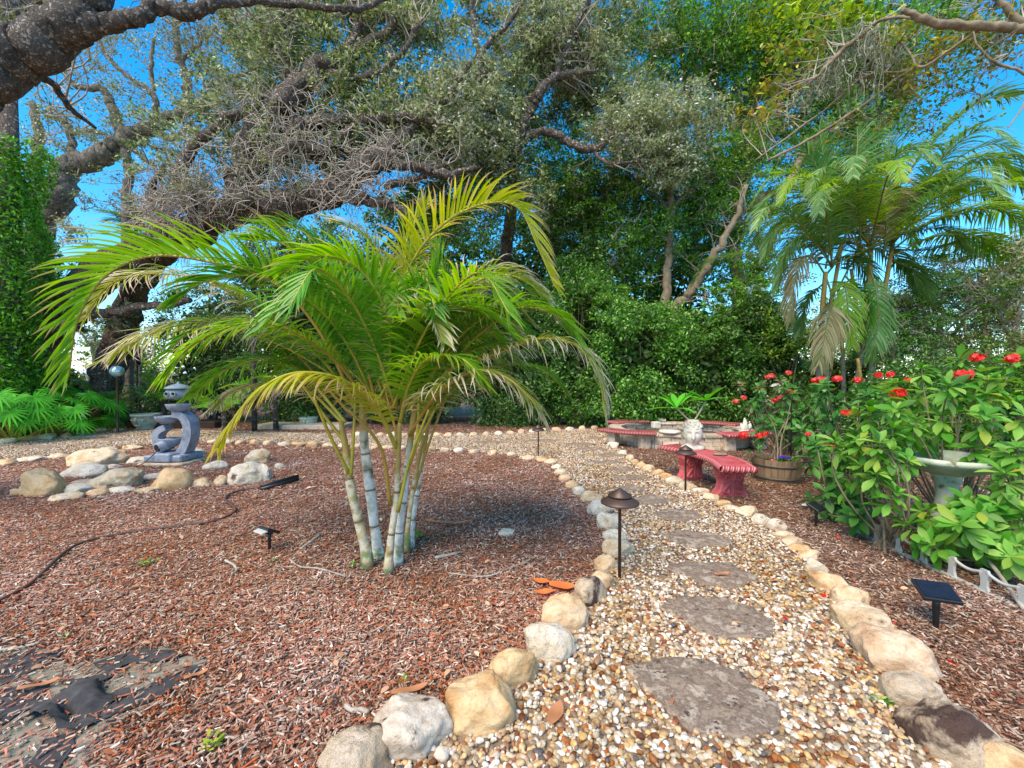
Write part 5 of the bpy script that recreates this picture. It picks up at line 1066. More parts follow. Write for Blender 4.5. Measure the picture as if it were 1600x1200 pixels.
# dead palm sheath / boots handled by brown fronds
# small fan / feather palms behind the fountain and behind the palm
def burst(name, px, py, Y, n, ln, mat, label, cat, seed, L=.25, el=(.2, 1.1), w=.02, base_h=0.0, nl=18, dr=.9, lab_group=None, az=(0, 6.28)):
    rr = random.Random(seed); b = P(px, py, Y); b[2] = 0; r = empty(name, b, 0, label, cat, lab_group)
    top = np.array([b[0], b[1], base_h])
    if base_h > .1: mb = MB(); mb.add(*tube([b - (0, 0, .05), top], [.07, .05], 8, rough=.1)); mb.build('trunk', M['bark'], r)
    for k in range(n):
        a = az[0] + (az[1] - az[0]) * (k + rr.random()) / n; e = rr.uniform(*el); l = ln * rr.uniform(.8, 1.15); d = np.array([math.cos(a) * math.cos(e), math.sin(a) * math.cos(e), math.sin(e)])
        p = [top, top + d * l * .4, top + d * l * .75 - (0, 0, l * .06), top + d * l - (0, 0, l * .22)]
        frond(r, p, L, nl, w, mat, r0=.008, seed=seed * 31 + k, droop=dr, vee=.3, segs=4, t0=.12)
    return r
burst('feather_palm', 350, 560, 9.8, 13, 1.25, 'frond_dark', 'dark green feather palm behind the blue fountain', 'palm', 1, base_h=.55, L=.34, w=.03)
burst('feather_palm', 255, 560, 11.5, 12, 1.2, 'frond_dark', 'small feather palm between the face planter and the leaning trunk', 'palm', 2, base_h=.7, L=.32, w=.03)
burst('feather_palm', 430, 560, 10.6, 12, 1.4, 'frond', 'bright feather palm hidden behind the big palm, left of the dark hedge', 'palm', 4, base_h=.9, L=.36, w=.03)
burst('feather_palm', 395, 400, 10.5, 14, 1.0, 'frond_far', 'blue green feather palm head just under the long oak limb', 'palm', 5, base_h=3.6, L=.45, w=.035)
burst('feather_palm', 212, 330, 13.5, 16, .9, 'frond_far', 'small dark palm head far behind the twisted pale limb', 'palm', 6, base_h=6.2, L=.4, w=.035)
burst('feather_palm', 165, 560, 11.2, 12, 1.2, 'frond_dark', 'feather palm left of the face planter in front of the leaning oak trunk', 'palm', 7, base_h=.6, L=.34, w=.03)
# low philodendrons at the left
def philodendron(px, py, Y, ln, seed, label, nf=28):
    rr = random.Random(seed); b = P(px, py, Y); b[2] = 0; r = empty('philodendron', b, 0, label, 'plant', 'lobed philodendrons at the far left')
    for k in range(nf):
        a = 6.28 * k / nf + rr.uniform(-.2, .2); e = rr.uniform(.35, 1.2); hh = rr.uniform(.45, 1.0) * ln * 1.15
        tip = b + np.array([math.cos(a) * math.cos(e), math.sin(a) * math.cos(e), math.sin(e)]) * hh
        st = MB(); mb = MB(); nrm = np.array([math.cos(a) * .6, math.sin(a) * .6 - .35, .7]); nrm /= np.linalg.norm(nrm)
        f = np.array([math.cos(a), math.sin(a), -.5]); f -= nrm * f.dot(nrm); f /= np.linalg.norm(f); s = np.cross(nrm, f)
        nlb = 17; sz = rr.uniform(.26, .38)
        for j in range(nlb):
            th = -2.5 + 5.0 * j / (nlb - 1); d = f * math.cos(th) + s * math.sin(th); L = sz * (1.15 - .35 * abs(th) / 2.5); wv = np.cross(nrm, d) * .017
            c = [tip + d * L * t - np.array([0, 0, 1]) * L * .22 * t * t for t in (0, .35, .7, 1.0)]
            V = []
            for q, w_ in zip(c, (.5, 1.1, .9, .1)): V += [q - wv * w_, q - nrm * .004, q + wv * w_]
            mb.add(V, [(i * 3 + u, i * 3 + u + 1, i * 3 + u + 4, i * 3 + u + 3) for i in range(3) for u in (0, 1)])
        lf = mb.build('leaf', M['fern'], r); st.add(*tube(spline([b, (b + tip) / 2 + (0, 0, .08), tip], 4), .007, 5)); st.build('leaf_stalk', M['rachis'], lf)
philodendron(20, 640, 8.6, 1.1, 1, 'lobed green philodendron nearest the left edge of the photo'); philodendron(80, 640, 9.4, 1.25, 2, 'tall lobed philodendron left of the gazing ball'); philodendron(-40, 640, 9.6, 1.3, 3, 'philodendron mostly outside the left edge'); philodendron(120, 630, 10.4, 1.0, 4, 'philodendron directly below the gazing ball')
philodendron(10, 600, 10.6, 1.5, 6, 'highest philodendron against the ivy covered trunk', 24)

# ---------------------------------------------------------------- plumeria in the head planter
r = empty('plumeria', (hx, hy, .78), 0, 'young plumeria with two leafy stems growing out of the white head planter', 'plant')
tips = [P(1057, 638, hy), P(1103, 626, hy)]
for i, (t, nl) in enumerate(zip(tips, (9, 9))):
    b = np.array([hx, hy, .76]); mesh('stem', [tube(spline([b, b * .55 + t * .45 + (0, 0, -.01), t], 6), np.linspace(.012, .009, 13), 8)], M['twig'], r)
    for k in range(nl):
        a = 6.28 * k / nl + i; e = R(random.uniform(0, 55)); d = Vector((math.cos(a) * math.cos(e), math.sin(a) * math.cos(e), math.sin(e)))
        L = random.uniform(.32, .42); V = []; nr = Vector((-math.cos(a) * math.sin(e), -math.sin(a) * math.sin(e), math.cos(e))); sd = d.cross(nr)
        for j in range(8):
            f = j / 7; w_ = .042 * math.sin(math.pi * min(1, f * .93 + .07)) ** .8 * (.6 + .6 * f); q = Vector(t) + d * L * f + Vector((0, 0, -1)) * L * .15 * f * f
            V += [q - sd * w_ + nr * w_ * .3, q, q + sd * w_ + nr * w_ * .3]
        mesh('leaf', [(V, [(j * 3 + u, j * 3 + u + 1, j * 3 + u + 4, j * 3 + u + 3) for j in range(7) for u in (0, 1)])], M['fern'], r)

# ================================================================ SHRUBS
LV = []
for j in range(6):
    f = j / 5; w_ = .5 * [.10, .42, .78, 1.0, .74, .10][j] * .42
    zz = -.18 * f * f + .05 * f
    LV += [(f, -w_, zz + w_ * .35), (f, 0, zz), (f, w_, zz + w_ * .35)]
LFO = (np.array(LV), [(j * 3 + u, j * 3 + u + 1, j * 3 + u + 4, j * 3 + u + 3) for j in range(5) for u in (0, 1)])
def whorls(mb, tips, dirs, nl, L, rr, spread=1.0, rows=2, sp=.045):
    pos = []; RM = []; sc = []
    for t, d in zip(tips, dirs):
        a0 = rr.uniform(0, 6.28)
        for row in range(rows):
            n = int(nl * (1 if row == 0 else .75)); el0 = (.55 - .45 * row)
            for k in range(n):
                a = a0 + row * .6 + 6.283 * k / n + rr.normal() * .12; e = el0 + rr.normal() * .34; e *= spread
                z = d / np.linalg.norm(d); ux = np.cross(z, [.3, .5, .1]); ux /= np.linalg.norm(ux); uy = np.cross(z, ux)
                x = (ux * math.cos(a) + uy * math.sin(a)) * math.cos(e) + z * math.sin(e); x /= np.linalg.norm(x)
                x = x + np.array([0, 0, -.15 - .2 * row]); x /= np.linalg.norm(x)
                nz_ = z - x * x.dot(z); nz_ = nz_ / (np.linalg.norm(nz_) + 1e-9); y = np.cross(nz_, x)
                pos.append(np.asarray(t) - z * sp * row * rr.uniform(.6, 1.6)); RM.append(np.stack([x, y, nz_], -1)); l = L * rr.uniform(.45, 1.2) * (1.1 if row else 1); sc.append(l)
    scatter(mb, LFO[0], LFO[1], None, np.array(pos), np.array(RM), np.array(sc))
def flowercluster(c, r_, mat, parent, seed, n=26):
    mb = MB(); rr = np.random.default_rng(seed)
    V = rr.normal(size=(n, 3)); V /= np.linalg.norm(V, axis=1, keepdims=True); V[:, 2] = V[:, 2] * .6 + .2
    for v in V:
        ce = np.asarray(c) + v * r_ * rr.uniform(.5, 1)
        u = np.cross(v, [.2, .9, .3]); u /= np.linalg.norm(u); w_ = np.cross(v, u); a0 = rr.uniform(0, 6)
        for k in range(5):
            a = a0 + k * 1.257; d = u * math.cos(a) + w_ * math.sin(a); s = np.cross(v, d) * r_ * .20; L = r_ * .50
            mb.add([ce, ce + d * L * .6 - s + v * .002, ce + d * L + v * .004, ce + d * L * .6 + s + v * .002], [(0, 1, 2, 3)])
    return mb.build('flower_cluster', M[mat], parent)
def shrub(px, Y, tips_px, L, label, cat, lmat, flowers, seed, nl=9, stems_r=.010, rows=3, fmat='red', name='flowering_shrub', extra=0, fr=.045, group=None, basez=0.0, spread=1.0, sp=.045):
    rr = np.random.default_rng(seed); b = P(px, 600, Y); b[2] = basez
    tips_px = [t for t in tips_px if not (1425 < t[0] < 1535 and 714 < t[1] < 785)]
    r = empty(name, b, 0, label, cat, group); tips = [P(x, y, Y + dy) for x, y, dy in tips_px]
    for k in range(extra):
        a = tips[rr.integers(len(tips_px))]; c = tips[rr.integers(len(tips_px))]; t = rr.random(); q = a * t + c * (1 - t) + rr.normal(size=3) * [.12, .2, .10]; q[2] *= rr.uniform(.55, 1); sx_, sy_ = 800 + q[0] / q[1] * F, 590 - (q[2] - CAMH) / q[1] * F
        if not (1425 < sx_ < 1535 and 714 < sy_ < 785): tips.append(q)
    dirs = []; st = MB()
    for t in tips:
        d = (t - b) * np.array([.8, .8, 1]); d /= np.linalg.norm(d); dirs.append(d + rr.normal(size=3) * .2 + [0, 0, .3])
        j = rr.normal(size=3) * .05; m1 = b * .65 + t * .35 + j * [1, 1, .3]; m2 = b * .25 + t * .75 + j
        st.add(*tube(spline([b + rr.normal(size=3) * [.05, .05, 0], m1, m2, t], 5), np.linspace(stems_r, stems_r * .45, 16), 5, cap=False))
    st.build('stems', M['bark_smooth'], r)
    mb = MB(); whorls(mb, tips, dirs, nl, L, rr, rows=rows, spread=spread, sp=sp); mb.build('foliage', M[lmat], r)
    for i, (x, y, dy) in enumerate(flowers): flowercluster(P(x, y, Y + dy), fr * rr.uniform(.85, 1.15), fmat if not isinstance(fmat, list) else fmat[i % len(fmat)], r, seed * 50 + i)
    return r
# right foreground
def rnd_tips(n, x0, x1, y0, y1, d0, d1, seed, shape=None):
    rr = random.Random(seed); out = []
    while len(out) < n:
        x, y = rr.uniform(x0, x1), rr.uniform(y0, y1)
        if shape and not shape(x, y): continue
        out.append((x, y, rr.uniform(d0, d1)))
    return out
shrub(1500, 3.6, [(1485, 605, -.4), (1500, 560, .1), (1440, 575, 0), (1560, 600, -.3), (1590, 560, 0), (1400, 640, -.4), (1540, 650, -.6), (1600, 650, -.5), (1470, 650, -.3), (1440, 610, .2), (1400, 600, .2), (1530, 590, .2), (1580, 700, -.7), (1520, 700, -.5), (1450, 680, -.1)] + rnd_tips(20, 1390, 1640, 580, 690, -.3, .6, 5), .125,
      'biggest red flowered shrub in the right foreground, around the bird bath', 'shrub', 'shrub_leaf', [(1527, 560, .0), (1582, 562, -.3), (1506, 586, -.3), (1402, 616, .1)], 11, fr=.055, nl=10, extra=14)
shrub(1395, 3.25, [(1395, 670, -.1), (1392, 705, -.2), (1360, 640, .1), (1420, 720, -.2), (1345, 690, 0), (1370, 740, -.2), (1400, 770, -.3), (1440, 780, -.35), (1340, 650, .2), (1350, 735, 0), (1425, 650, .1), (1320, 700, .2), (1380, 610, .2)], .118,
      'bright leaved shrub left of the bird bath pedestal', 'shrub', 'shrub_leaf', [(1403, 614, .2)], 12, nl=10, extra=12)
shrub(1580, 2.95, [(1590, 700, -.2), (1570, 740, -.2), (1560, 790, -.2), (1600, 800, -.3), (1540, 830, -.2), (1590, 850, -.3), (1620, 760, -.2), (1550, 770, 0), (1500, 800, 0), (1520, 760, .1), (1580, 870, -.35), (1470, 835, 0), (1440, 800, .1), (1500, 820, -.2), (1530, 800, -.2), (1455, 850, -.1), (1420, 820, 0)], .125,
      'leafy branches leaning over the white edging at the right edge', 'shrub', 'shrub_leaf', [], 13, nl=10, extra=8)
shrub(1305, 4.1, [(1300, 710, 0), (1275, 690, 0), (1310, 750, -.2), (1290, 770, -.2), (1330, 780, -.2), (1340, 740, 0), (1265, 715, 0), (1320, 690, .1), (1345, 800, -.3), (1300, 800, -.2), (1350, 770, -.1)], .13,
      'small dark leaved shrub with bare stems behind the small solar light', 'shrub', 'shrub_deep', [(1373, 763, 0), (1292, 693, 0), (1263, 679, 0)], 14, fmat='coral', fr=.03, extra=8)
shrub(1330, 5.0, rnd_tips(26, 1240, 1440, 600, 720, -.5, .6, 8), .13, 'round shrub with several red flower heads, right of the barrel planter', 'shrub', 'shrub_deep', [(1308, 593, 0), (1340, 595, 0), (1372, 587, .1), (1390, 586, .1), (1284, 594, .1), (1275, 596, .2), (1322, 646, -.4), (1420, 595, .2), (1335, 646, -.3), (1300, 700, -.3)], 15, extra=12, fr=.055)
shrub(1225, 6.4, rnd_tips(26, 1160, 1290, 605, 690, -.5, .5, 9), .13, 'loose shrub with pale coral flowers behind the barrel planter', 'shrub', 'shrub_deep', [(1200, 590, 0), (1232, 583, 0), (1234, 614, -.3), (1222, 622, -.3), (1210, 626, 0), (1246, 628, 0), (1162, 622, .2), (1205, 588, .3), (1150, 628, .2)], 16, extra=14, fmat='coral', fr=.05)
shrub(1180, 9.5, rnd_tips(18, 1150, 1250, 600, 650, -.4, .4, 10), .14, 'low pale flowered shrub at the back right of the fire pit', 'shrub', 'oak_pale', [(1160, 600, 0), (1185, 606, 0), (1215, 600, 0)], 17, extra=10, fmat='coral')
# thin plant in the barrel
shrub((1215), 5.4, [(1180, 690, 0), (1195, 685, 0), (1210, 670, 0), (1225, 680, 0), (1240, 690, 0), (1186, 700, -.1), (1237, 620, 0), (1245, 640, 0), (1200, 650, 0), (1170, 705, 0), (1228, 655, .1)], .07, 'thin bare stemmed plant with red flowers rising from the barrel planter', 'plant', 'shrub_deep', [(1163, 679, -.1), (1195, 679, -.1), (1187, 682, -.1), (1160, 683, 0)], 18, nl=5, rows=2, basez=.26, fr=.045, name='potted_plant')
mb = MB(); q = P(1237, 600, 5.3); mb.add(*tube([(q[0], q[1], .1), (q[0], q[1], 1.05)] + [(q[0] - .07 + .07 * math.cos(a), q[1], 1.05 + .07 * math.sin(a)) for a in np.linspace(0, math.pi, 8)][1:], .006, 6)); tag(mb.build('shepherd_hook', M['black'], origin=(q[0], q[1], 0)), 'thin black hook standing in the barrel planter', 'hook')
# irrigation pipe/branch bottom right
tag(mesh('bare_branch', [tube(spline([G(1500, 880) + (0, 0, .25), G(1540, 905) + (0, 0, .15), G(1600, 960) + (0, 0, .03)], 6), .012, 6)], M['twig'], origin=G(1560, 930)), 'bare grey branch leaning over the white edging', 'branch')

# ================================================================ TREES
def clump(mb, tw, c, rad, n, size, seed, tpl=LEAF4, sub=None, twig=None, twr=.006, hang=0.0, subr=None):
    rr = np.random.default_rng(seed); c = np.asarray(c, float); rad = np.asarray(rad, float)
    ns = sub or max(8, n // 90)
    d = rr.normal(size=(ns, 3)); d /= np.linalg.norm(d, axis=1, keepdims=True); cen = c + d * rad * (rr.random((ns, 1)) ** .5 * 1.3)
    sr = subr or max(.12, rad.mean() * .20)
    sd_ = rr.normal(size=(ns, 3)) * [1, 1, .6]; sd_ /= np.linalg.norm(sd_, axis=1, keepdims=True)
    k = rr.integers(ns, size=n); sz = sr * rr.uniform(.5, 1.2, ns)
    off = rr.normal(size=(n, 3)) * sz[k][:, None] * [.6, .6, .42] + sd_[k] * (rr.normal(size=n) * sz[k] * 1.5)[:, None]; pos = cen[k] + off
    if hang: pos[:, 2] -= np.abs(rr.normal(size=n)) * hang
    scatter(mb, tpl[0], tpl[1], None, pos, rotmats(n, .9, rr), rr.uniform(.6, 1.3, n) * size)
    if tw is not None:
        LP = np.asarray(twig, float)
        for i in range(ns):
            if i > 70: break
            dd = np.linalg.norm(LP - cen[i], axis=1); a = LP[rr.choice(np.argsort(dd)[:16])]
            if dd.min() > .75: a = cen[np.argsort(np.linalg.norm(cen - cen[i], axis=1))[rr.integers(1, 4)]]
            m_ = a * .5 + cen[i] * .5 + rr.normal(size=3) * np.linalg.norm(cen[i] - a) * .14
            tw.add(*tube(spline([a, m_, cen[i] + rr.normal(size=3) * sr * .3], 4), np.linspace(twr * 2.2, twr * .6, 9), 4, cap=False))
            for _ in range(2): tw.add(*tube(spline([m_, (m_ + cen[i]) / 2 + rr.normal(size=3) * .12, cen[i] + rr.normal(size=3) * sr], 2), np.linspace(twr, twr * .4, 5), 3, cap=False))
DENS = 1.75
def tree(name, label, cat, limbs, clumps, bark='bark', rgh=1, back=0.0, leafm='oak_leaf', seed=1, leaf=.09, group=None, twmat=None, twr=.008, trunkn=1, tpl=LEAF4, wob=.04, base=None):
    """limbs: list of [(px,py,Y,rad_px)...]; clumps: (px,py,Y,rx_px,ry_px,n[,mat,leafsize])"""
    def W(l): return np.array([P(x, y, Y) for x, y, Y, r in l]), np.array([r * Y / F for x, y, Y, r in l])
    p0, _ = W(limbs[0]); b = p0[0].copy(); b[2] = 0
    r = empty(name, b, 0, label, cat, group); ends = []
    rr = np.random.default_rng(seed)
    for i, l in enumerate(limbs):
        p, ra = W(l)
        if i < trunkn: p[0, 2] = -.1
        s = spline(p, 10 if len(p) > 2 else 6); n = len(s); q = np.interp(np.linspace(0, 1, n), np.linspace(0, 1, len(ra)), ra)
        s = s + np.array([[noise.noise(Vector((t * .45, i * 7.1, k * 3.3 + seed))) for k in range(3)] for t in range(n)]) * q[:, None] * (.9 if i >= trunkn else .5) * (.6 if rgh < 1 else 1)
        mb = MB(); mb.add(*tube(s, q, 16 if ra.max() > .12 else 8, rough=(.28 if ra.max() > .08 else .15) * rgh, seed=i)); mb.build('trunk' if i < trunkn else 'limb', M[bark], r); ends.append(s)
    allp = np.concatenate(ends); groups = {}; tw = MB()
    for j, c in enumerate(clumps):
        px, py, Y, rx, ry, n = c[:6]; mt = c[6] if len(c) > 6 else leafm; ls = c[7] if len(c) > 7 else leaf
        Y = Y + back; cc = P(px, py, Y); rad = np.array([rx * Y / F, min(rx, ry) * Y / F * .9, ry * Y / F])
        near = allp
        groups.setdefault(mt, MB()); clump(groups[mt], tw, cc, rad, int(n * DENS), ls, seed * 100 + j, tpl=tpl, twig=near, twr=twr)
    for k, mbb in groups.items(): mbb.build('crown', M[k], r)
    if tw.n: tw.build('twigs', M[twmat or 'twig'], r)
    return r
def hang_moss(mb, c, n, L, seed, spread=.2):
    rr = np.random.default_rng(seed)
    for _ in range(n):
        p = np.asarray(c) + rr.normal(size=3) * [spread, spread, .05]; l = L * rr.uniform(.4, 1.1); pts = [p]
        for k in range(5): pts.append(pts[-1] + np.array([rr.normal() * .02, rr.normal() * .02, -l / 5]))
        mb.add(*tube(pts, np.linspace(.008, .002, 6), 3, cap=False))
        m_ = 26; t = rr.integers(0, 5, m_); q = np.array(pts)[t] + rr.normal(size=(m_, 3)) * [.025, .025, .05]; scatter(mb, LEAF4[0] * [1, .5, 1], LEAF4[1], None, q, rotmats(m_, None, rr), rr.uniform(.03, .06, m_))

# -- main live oak with the long low limb
oak = tree('live_oak', 'massive live oak with a long low limb sweeping right above the palm', 'tree',
 [[(28, 690, 10.5, 44), (28, 600, 10.5, 38), (45, 530, 10.4, 34), (90, 478, 10.2, 27), (140, 440, 10, 25), (205, 402, 9.7, 23), (270, 370, 9.5, 23), (335, 342, 9.3, 23), (400, 322, 9.1, 22), (465, 312, 9, 21), (520, 298, 8.9, 20), (565, 262, 8.9, 15), (612, 228, 8.9, 12), (652, 190, 8.9, 9), (700, 150, 9, 6), (735, 100, 9, 4)],
  [(185, 690, 11.5, 22), (160, 620, 11.5, 20), (175, 560, 11.5, 19), (195, 500, 11.5, 17), (215, 450, 11, 16), (260, 390, 10.2, 15)],
  [(40, 560, 10.4, 18), (20, 480, 10.5, 20), (10, 400, 10.6, 17), (20, 300, 10.8, 14), (0, 200, 11, 10)],
  [(110, 500, 10.3, 10), (160, 490, 10.1, 7), (230, 480, 10, 6), (300, 470, 9.9, 4)],
  [(395, 325, 9.1, 20), (385, 280, 9.1, 20), (400, 225, 9.1, 20), (440, 165, 9.1, 18), (490, 118, 9.2, 15), (540, 85, 9.3, 11), (600, 50, 9.4, 7), (640, 10, 9.5, 5)],
  [(335, 345, 9.3, 12), (290, 310, 9.2, 11), (280, 270, 9.1, 9), (310, 220, 9, 8), (370, 180, 9, 6), (420, 150, 9, 4)],
  [(440, 200, 9.1, 11), (500, 190, 9, 9), (560, 185, 8.9, 7), (620, 182, 8.8, 6), (680, 190, 8.7, 3)],
  [(410, 245, 9.1, 12), (470, 235, 9, 10), (520, 222, 8.9, 8), (550, 200, 8.9, 5), (570, 180, 8.9, 3)],
  [(555, 270, 8.9, 9), (610, 258, 8.8, 8), (660, 264, 8.7, 7), (700, 272, 8.6, 6), (745, 262, 8.5, 3)],
  [(520, 305, 8.9, 10), (570, 312, 8.7, 8), (610, 320, 8.6, 6), (640, 336, 8.5, 4)],
  [(600, 290, 8.8, 6), (650, 280, 8.8, 5), (700, 255, 8.7, 3)], [(540, 85, 9.3, 7), (560, 40, 9.3, 5), (540, -10, 9.3, 4)],
  [(470, 130, 9.2, 7), (440, 80, 9.2, 5), (445, 20, 9.2, 4), (430, -20, 9.2, 3)], [(500, 110, 9.2, 6), (570, 120, 9.1, 5), (620, 90, 9.1, 4), (660, 30, 9.1, 3)],
  [(300, 350, 9.3, 8), (250, 330, 9.2, 6), (235, 300, 9.1, 5), (260, 260, 9, 4)]],
 [(620, 200, 8.9, 100, 50, 6000), (560, 150, 9, 70, 50, 4000), (500, 60, 9.2, 80, 60, 4500), (640, 60, 9.2, 60, 60, 3000), (600, 20, 9.3, 90, 40, 3500), (440, 120, 9, 50, 60, 3000), (380, 180, 8.9, 70, 60, 3200), (700, 200, 8.8, 60, 60, 5000, 'oak_pale'),
  (480, 250, 9.3, 90, 40, 1800, 'oak_leaf'), (320, 230, 9.3, 80, 60, 1500, 'oak_leaf'), (250, 280, 9.3, 60, 50, 700, 'oak_leaf'), (330, 270, 8.2, 90, 50, 800, 'oak_pale', .06), (430, 240, 8.2, 70, 60, 700, 'oak_leaf', .06), (300, 300, 8.3, 60, 40, 400, 'oak_sparse', .06), (270, 320, 9.3, 50, 50, 500, 'oak_sparse'), (420, 60, 9.3, 60, 60, 1500), (350, 120, 9.4, 60, 60, 900, 'oak_sparse'), (540, 240, 8.8, 70, 30, 2600), (420, 40, 9.3, 60, 50, 1800), (540, 0, 9.3, 90, 30, 3000), (160, 500, 10, 60, 20, 500), (200, 420, 9.6, 70, 20, 500),
  (480, 210, 9, 60, 30, 2400)],
 back=.55, seed=3, trunkn=2, leaf=.09, twr=.009)
# tangled grey twigs and moss on the limb
tg = MB(); rr = np.random.default_rng(5)
for (cx, cy, Y, w_, h_, n) in ((330, 290, 8.9, 85, 50, 300), (290, 315, 8.9, 60, 35, 150), (420, 250, 8.9, 60, 60, 130), (390, 180, 9.1, 60, 60, 160), (470, 160, 9.0, 60, 50, 140), (250, 330, 9.0, 30, 30, 200), (520, 290, 8.6, 110, 30, 260), (480, 210, 8.8, 70, 50, 160), (600, 240, 8.6, 70, 40, 160)):
    for _ in range(n):
        p = P(cx + rr.normal() * w_ * .55, cy + rr.normal() * h_ * .5, Y + rr.normal() * .35); d = rr.normal(size=3) * [1, .6, .8] ; d /= np.linalg.norm(d); pts = [p]; 
        for k in range(5): d = d + rr.normal(size=3) * .35 + [0, 0, -.06]; d /= np.linalg.norm(d); pts.append(pts[-1] + d * .13)
        tg.add(*tube(pts, np.linspace(.010, .005, 6), 3, cap=False))
tg.build('tangled_twigs', M['twig'], oak)
ms = MB()
for i, (px, py, Y, n, L) in enumerate([(425, 270, 8.8, 26, .7), (455, 240, 8.8, 16, .6), (380, 300, 8.8, 14, .6), (515, 215, 8.8, 10, .5), (300, 290, 8.8, 10, .6), (640, 270, 8.6, 4, .4), (350, 350, 9.0, 10, .4), (250, 420, 9.5, 10, .5), (290, 400, 9.4, 10, .5), (560, 310, 8.6, 6, .4)]): hang_moss(ms, P(px, py, Y), n, L, i, .22)
ms.build('spanish_moss', M['moss'], oak)

# -- near tree at top-left
tree('overhanging_oak', 'near oak whose thick rough limb crosses the top left corner', 'tree',
 [[(-420, 690, 3.7, 90), (-390, 500, 3.7, 75), (-330, 380, 3.6, 60), (-200, 255, 3.5, 44), (-60, 145, 3.4, 38), (30, 88, 3.4, 34), (95, 48, 3.4, 29), (135, 10, 3.4, 28), (150, -60, 3.4, 28), (170, -160, 3.5, 22)],
  [(118, 45, 3.4, 22), (165, 35, 3.4, 13), (215, 27, 3.4, 11), (250, 10, 3.45, 10), (290, 20, 3.5, 11), (325, 8, 3.5, 9), (380, 3, 3.6, 6), (450, 6, 3.7, 5), (520, 12, 3.8, 5), (560, 14, 3.9, 5), (620, -10, 4, 3)],
  [(-330, 380, 3.8, 40), (-150, 200, 4.6, 36), (-20, 100, 4.8, 36), (30, 40, 4.9, 34), (60, -40, 5, 30)],
  [(60, 30, 4.8, 8), (55, 10, 4.7, 6), (90, -20, 4.6, 5)], [(30, 110, 3.5, 10), (80, 130, 3.9, 5), (110, 170, 4.1, 4), (150, 200, 4.3, 2)]],
 [(110, 20, 3.9, 50, 30, 260, 'oak_sparse', .045), (90, 170, 4.4, 30, 40, 260, 'oak_leaf', .04), (300, 40, 3.9, 50, 20, 120, 'oak_sparse', .04), (20, 20, 4.4, 50, 40, 260, 'oak_sparse', .045), (400, 20, 4.0, 60, 20, 200, 'oak_leaf', .04)], bark='bark_near', rgh=.4, seed=8, leaf=.05, twr=.004)

# -- pale twisted oak behind
tree('twisted_oak', 'pale twisted oak with an S shaped limb against blue sky at the left', 'tree',
 [[(70, 690, 13, 18), (60, 560, 13, 17), (58, 450, 13, 16), (62, 350, 13, 17), (88, 318, 13, 18), (96, 290, 13, 17), (104, 262, 13, 15), (140, 250, 13, 14), (170, 238, 13, 13), (195, 216, 13, 12), (240, 198, 13, 9), (290, 172, 13, 8), (332, 158, 13, 5), (352, 125, 13, 4), (400, 112, 13, 3)],
  [(66, 380, 13, 10), (55, 280, 13, 9), (62, 220, 13.2, 7), (50, 160, 13.2, 5)], [(195, 225, 13, 6), (200, 270, 13, 6), (198, 320, 13, 6), (200, 400, 13, 6), (205, 690, 13, 7)],
  [(115, 258, 13, 6), (112, 215, 13, 5), (100, 190, 13, 4), (70, 180, 13, 2)], [(112, 210, 13, 3), (150, 205, 13, 3), (180, 218, 13, 2)],
  [(190, 215, 13, 7), (175, 170, 13, 7), (160, 140, 13, 5), (120, 135, 13, 4), (90, 100, 13, 3)], [(290, 172, 13, 6), (292, 130, 13, 6), (280, 90, 13, 5), (275, 40, 13, 4), (290, -10, 13, 3)],
  [(240, 198, 13, 5), (240, 150, 13, 4), (200, 120, 13, 3), (170, 90, 13, 3), (150, 50, 13, 2)], [(285, 95, 13, 3), (310, 70, 13, 3), (340, 40, 13, 2)], [(230, 200, 13, 4), (270, 215, 13, 6), (300, 190, 13, 3)], [(195, 225, 13, 4), (230, 250, 13, 3), (250, 270, 13, 2)],
  [(240, 150, 13, 3), (236, 110, 13, 3), (240, 60, 13, 2)], [(440, 90, 13, 4), (430, 50, 13, 4), (425, 0, 13, 3)]],
 [(180, 120, 13, 70, 60, 900, 'oak_sparse'), (270, 70, 13, 60, 60, 900, 'oak_sparse'), (120, 160, 13, 60, 50, 800), (230, 170, 13, 50, 40, 900), (330, 110, 13, 50, 60, 800), (80, 220, 13, 40, 60, 700), (350, 60, 13, 40, 50, 500, 'oak_sparse'), (250, 240, 13, 60, 30, 700), (150, 60, 13, 50, 40, 450, 'oak_sparse'), (350, 170, 13, 50, 40, 900), (110, 310, 13, 50, 15, 250), (160, 280, 13, 50, 20, 220), (110, 370, 13, 28, 24, 800, 'oak_pale'), (170, 320, 13, 40, 20, 260), (60, 300, 13.2, 20, 60, 500, 'oak_leaf'),
  (400, 60, 13, 50, 50, 700), (420, 130, 13, 50, 40, 900), (220, 80, 13, 90, 70, 900), (300, 180, 13, 60, 50, 700, 'oak_sparse'), (130, 230, 13, 60, 40, 500), (420, 20, 13, 60, 30, 500)], bark='bark_pale', seed=12, leaf=.075, twr=.008)
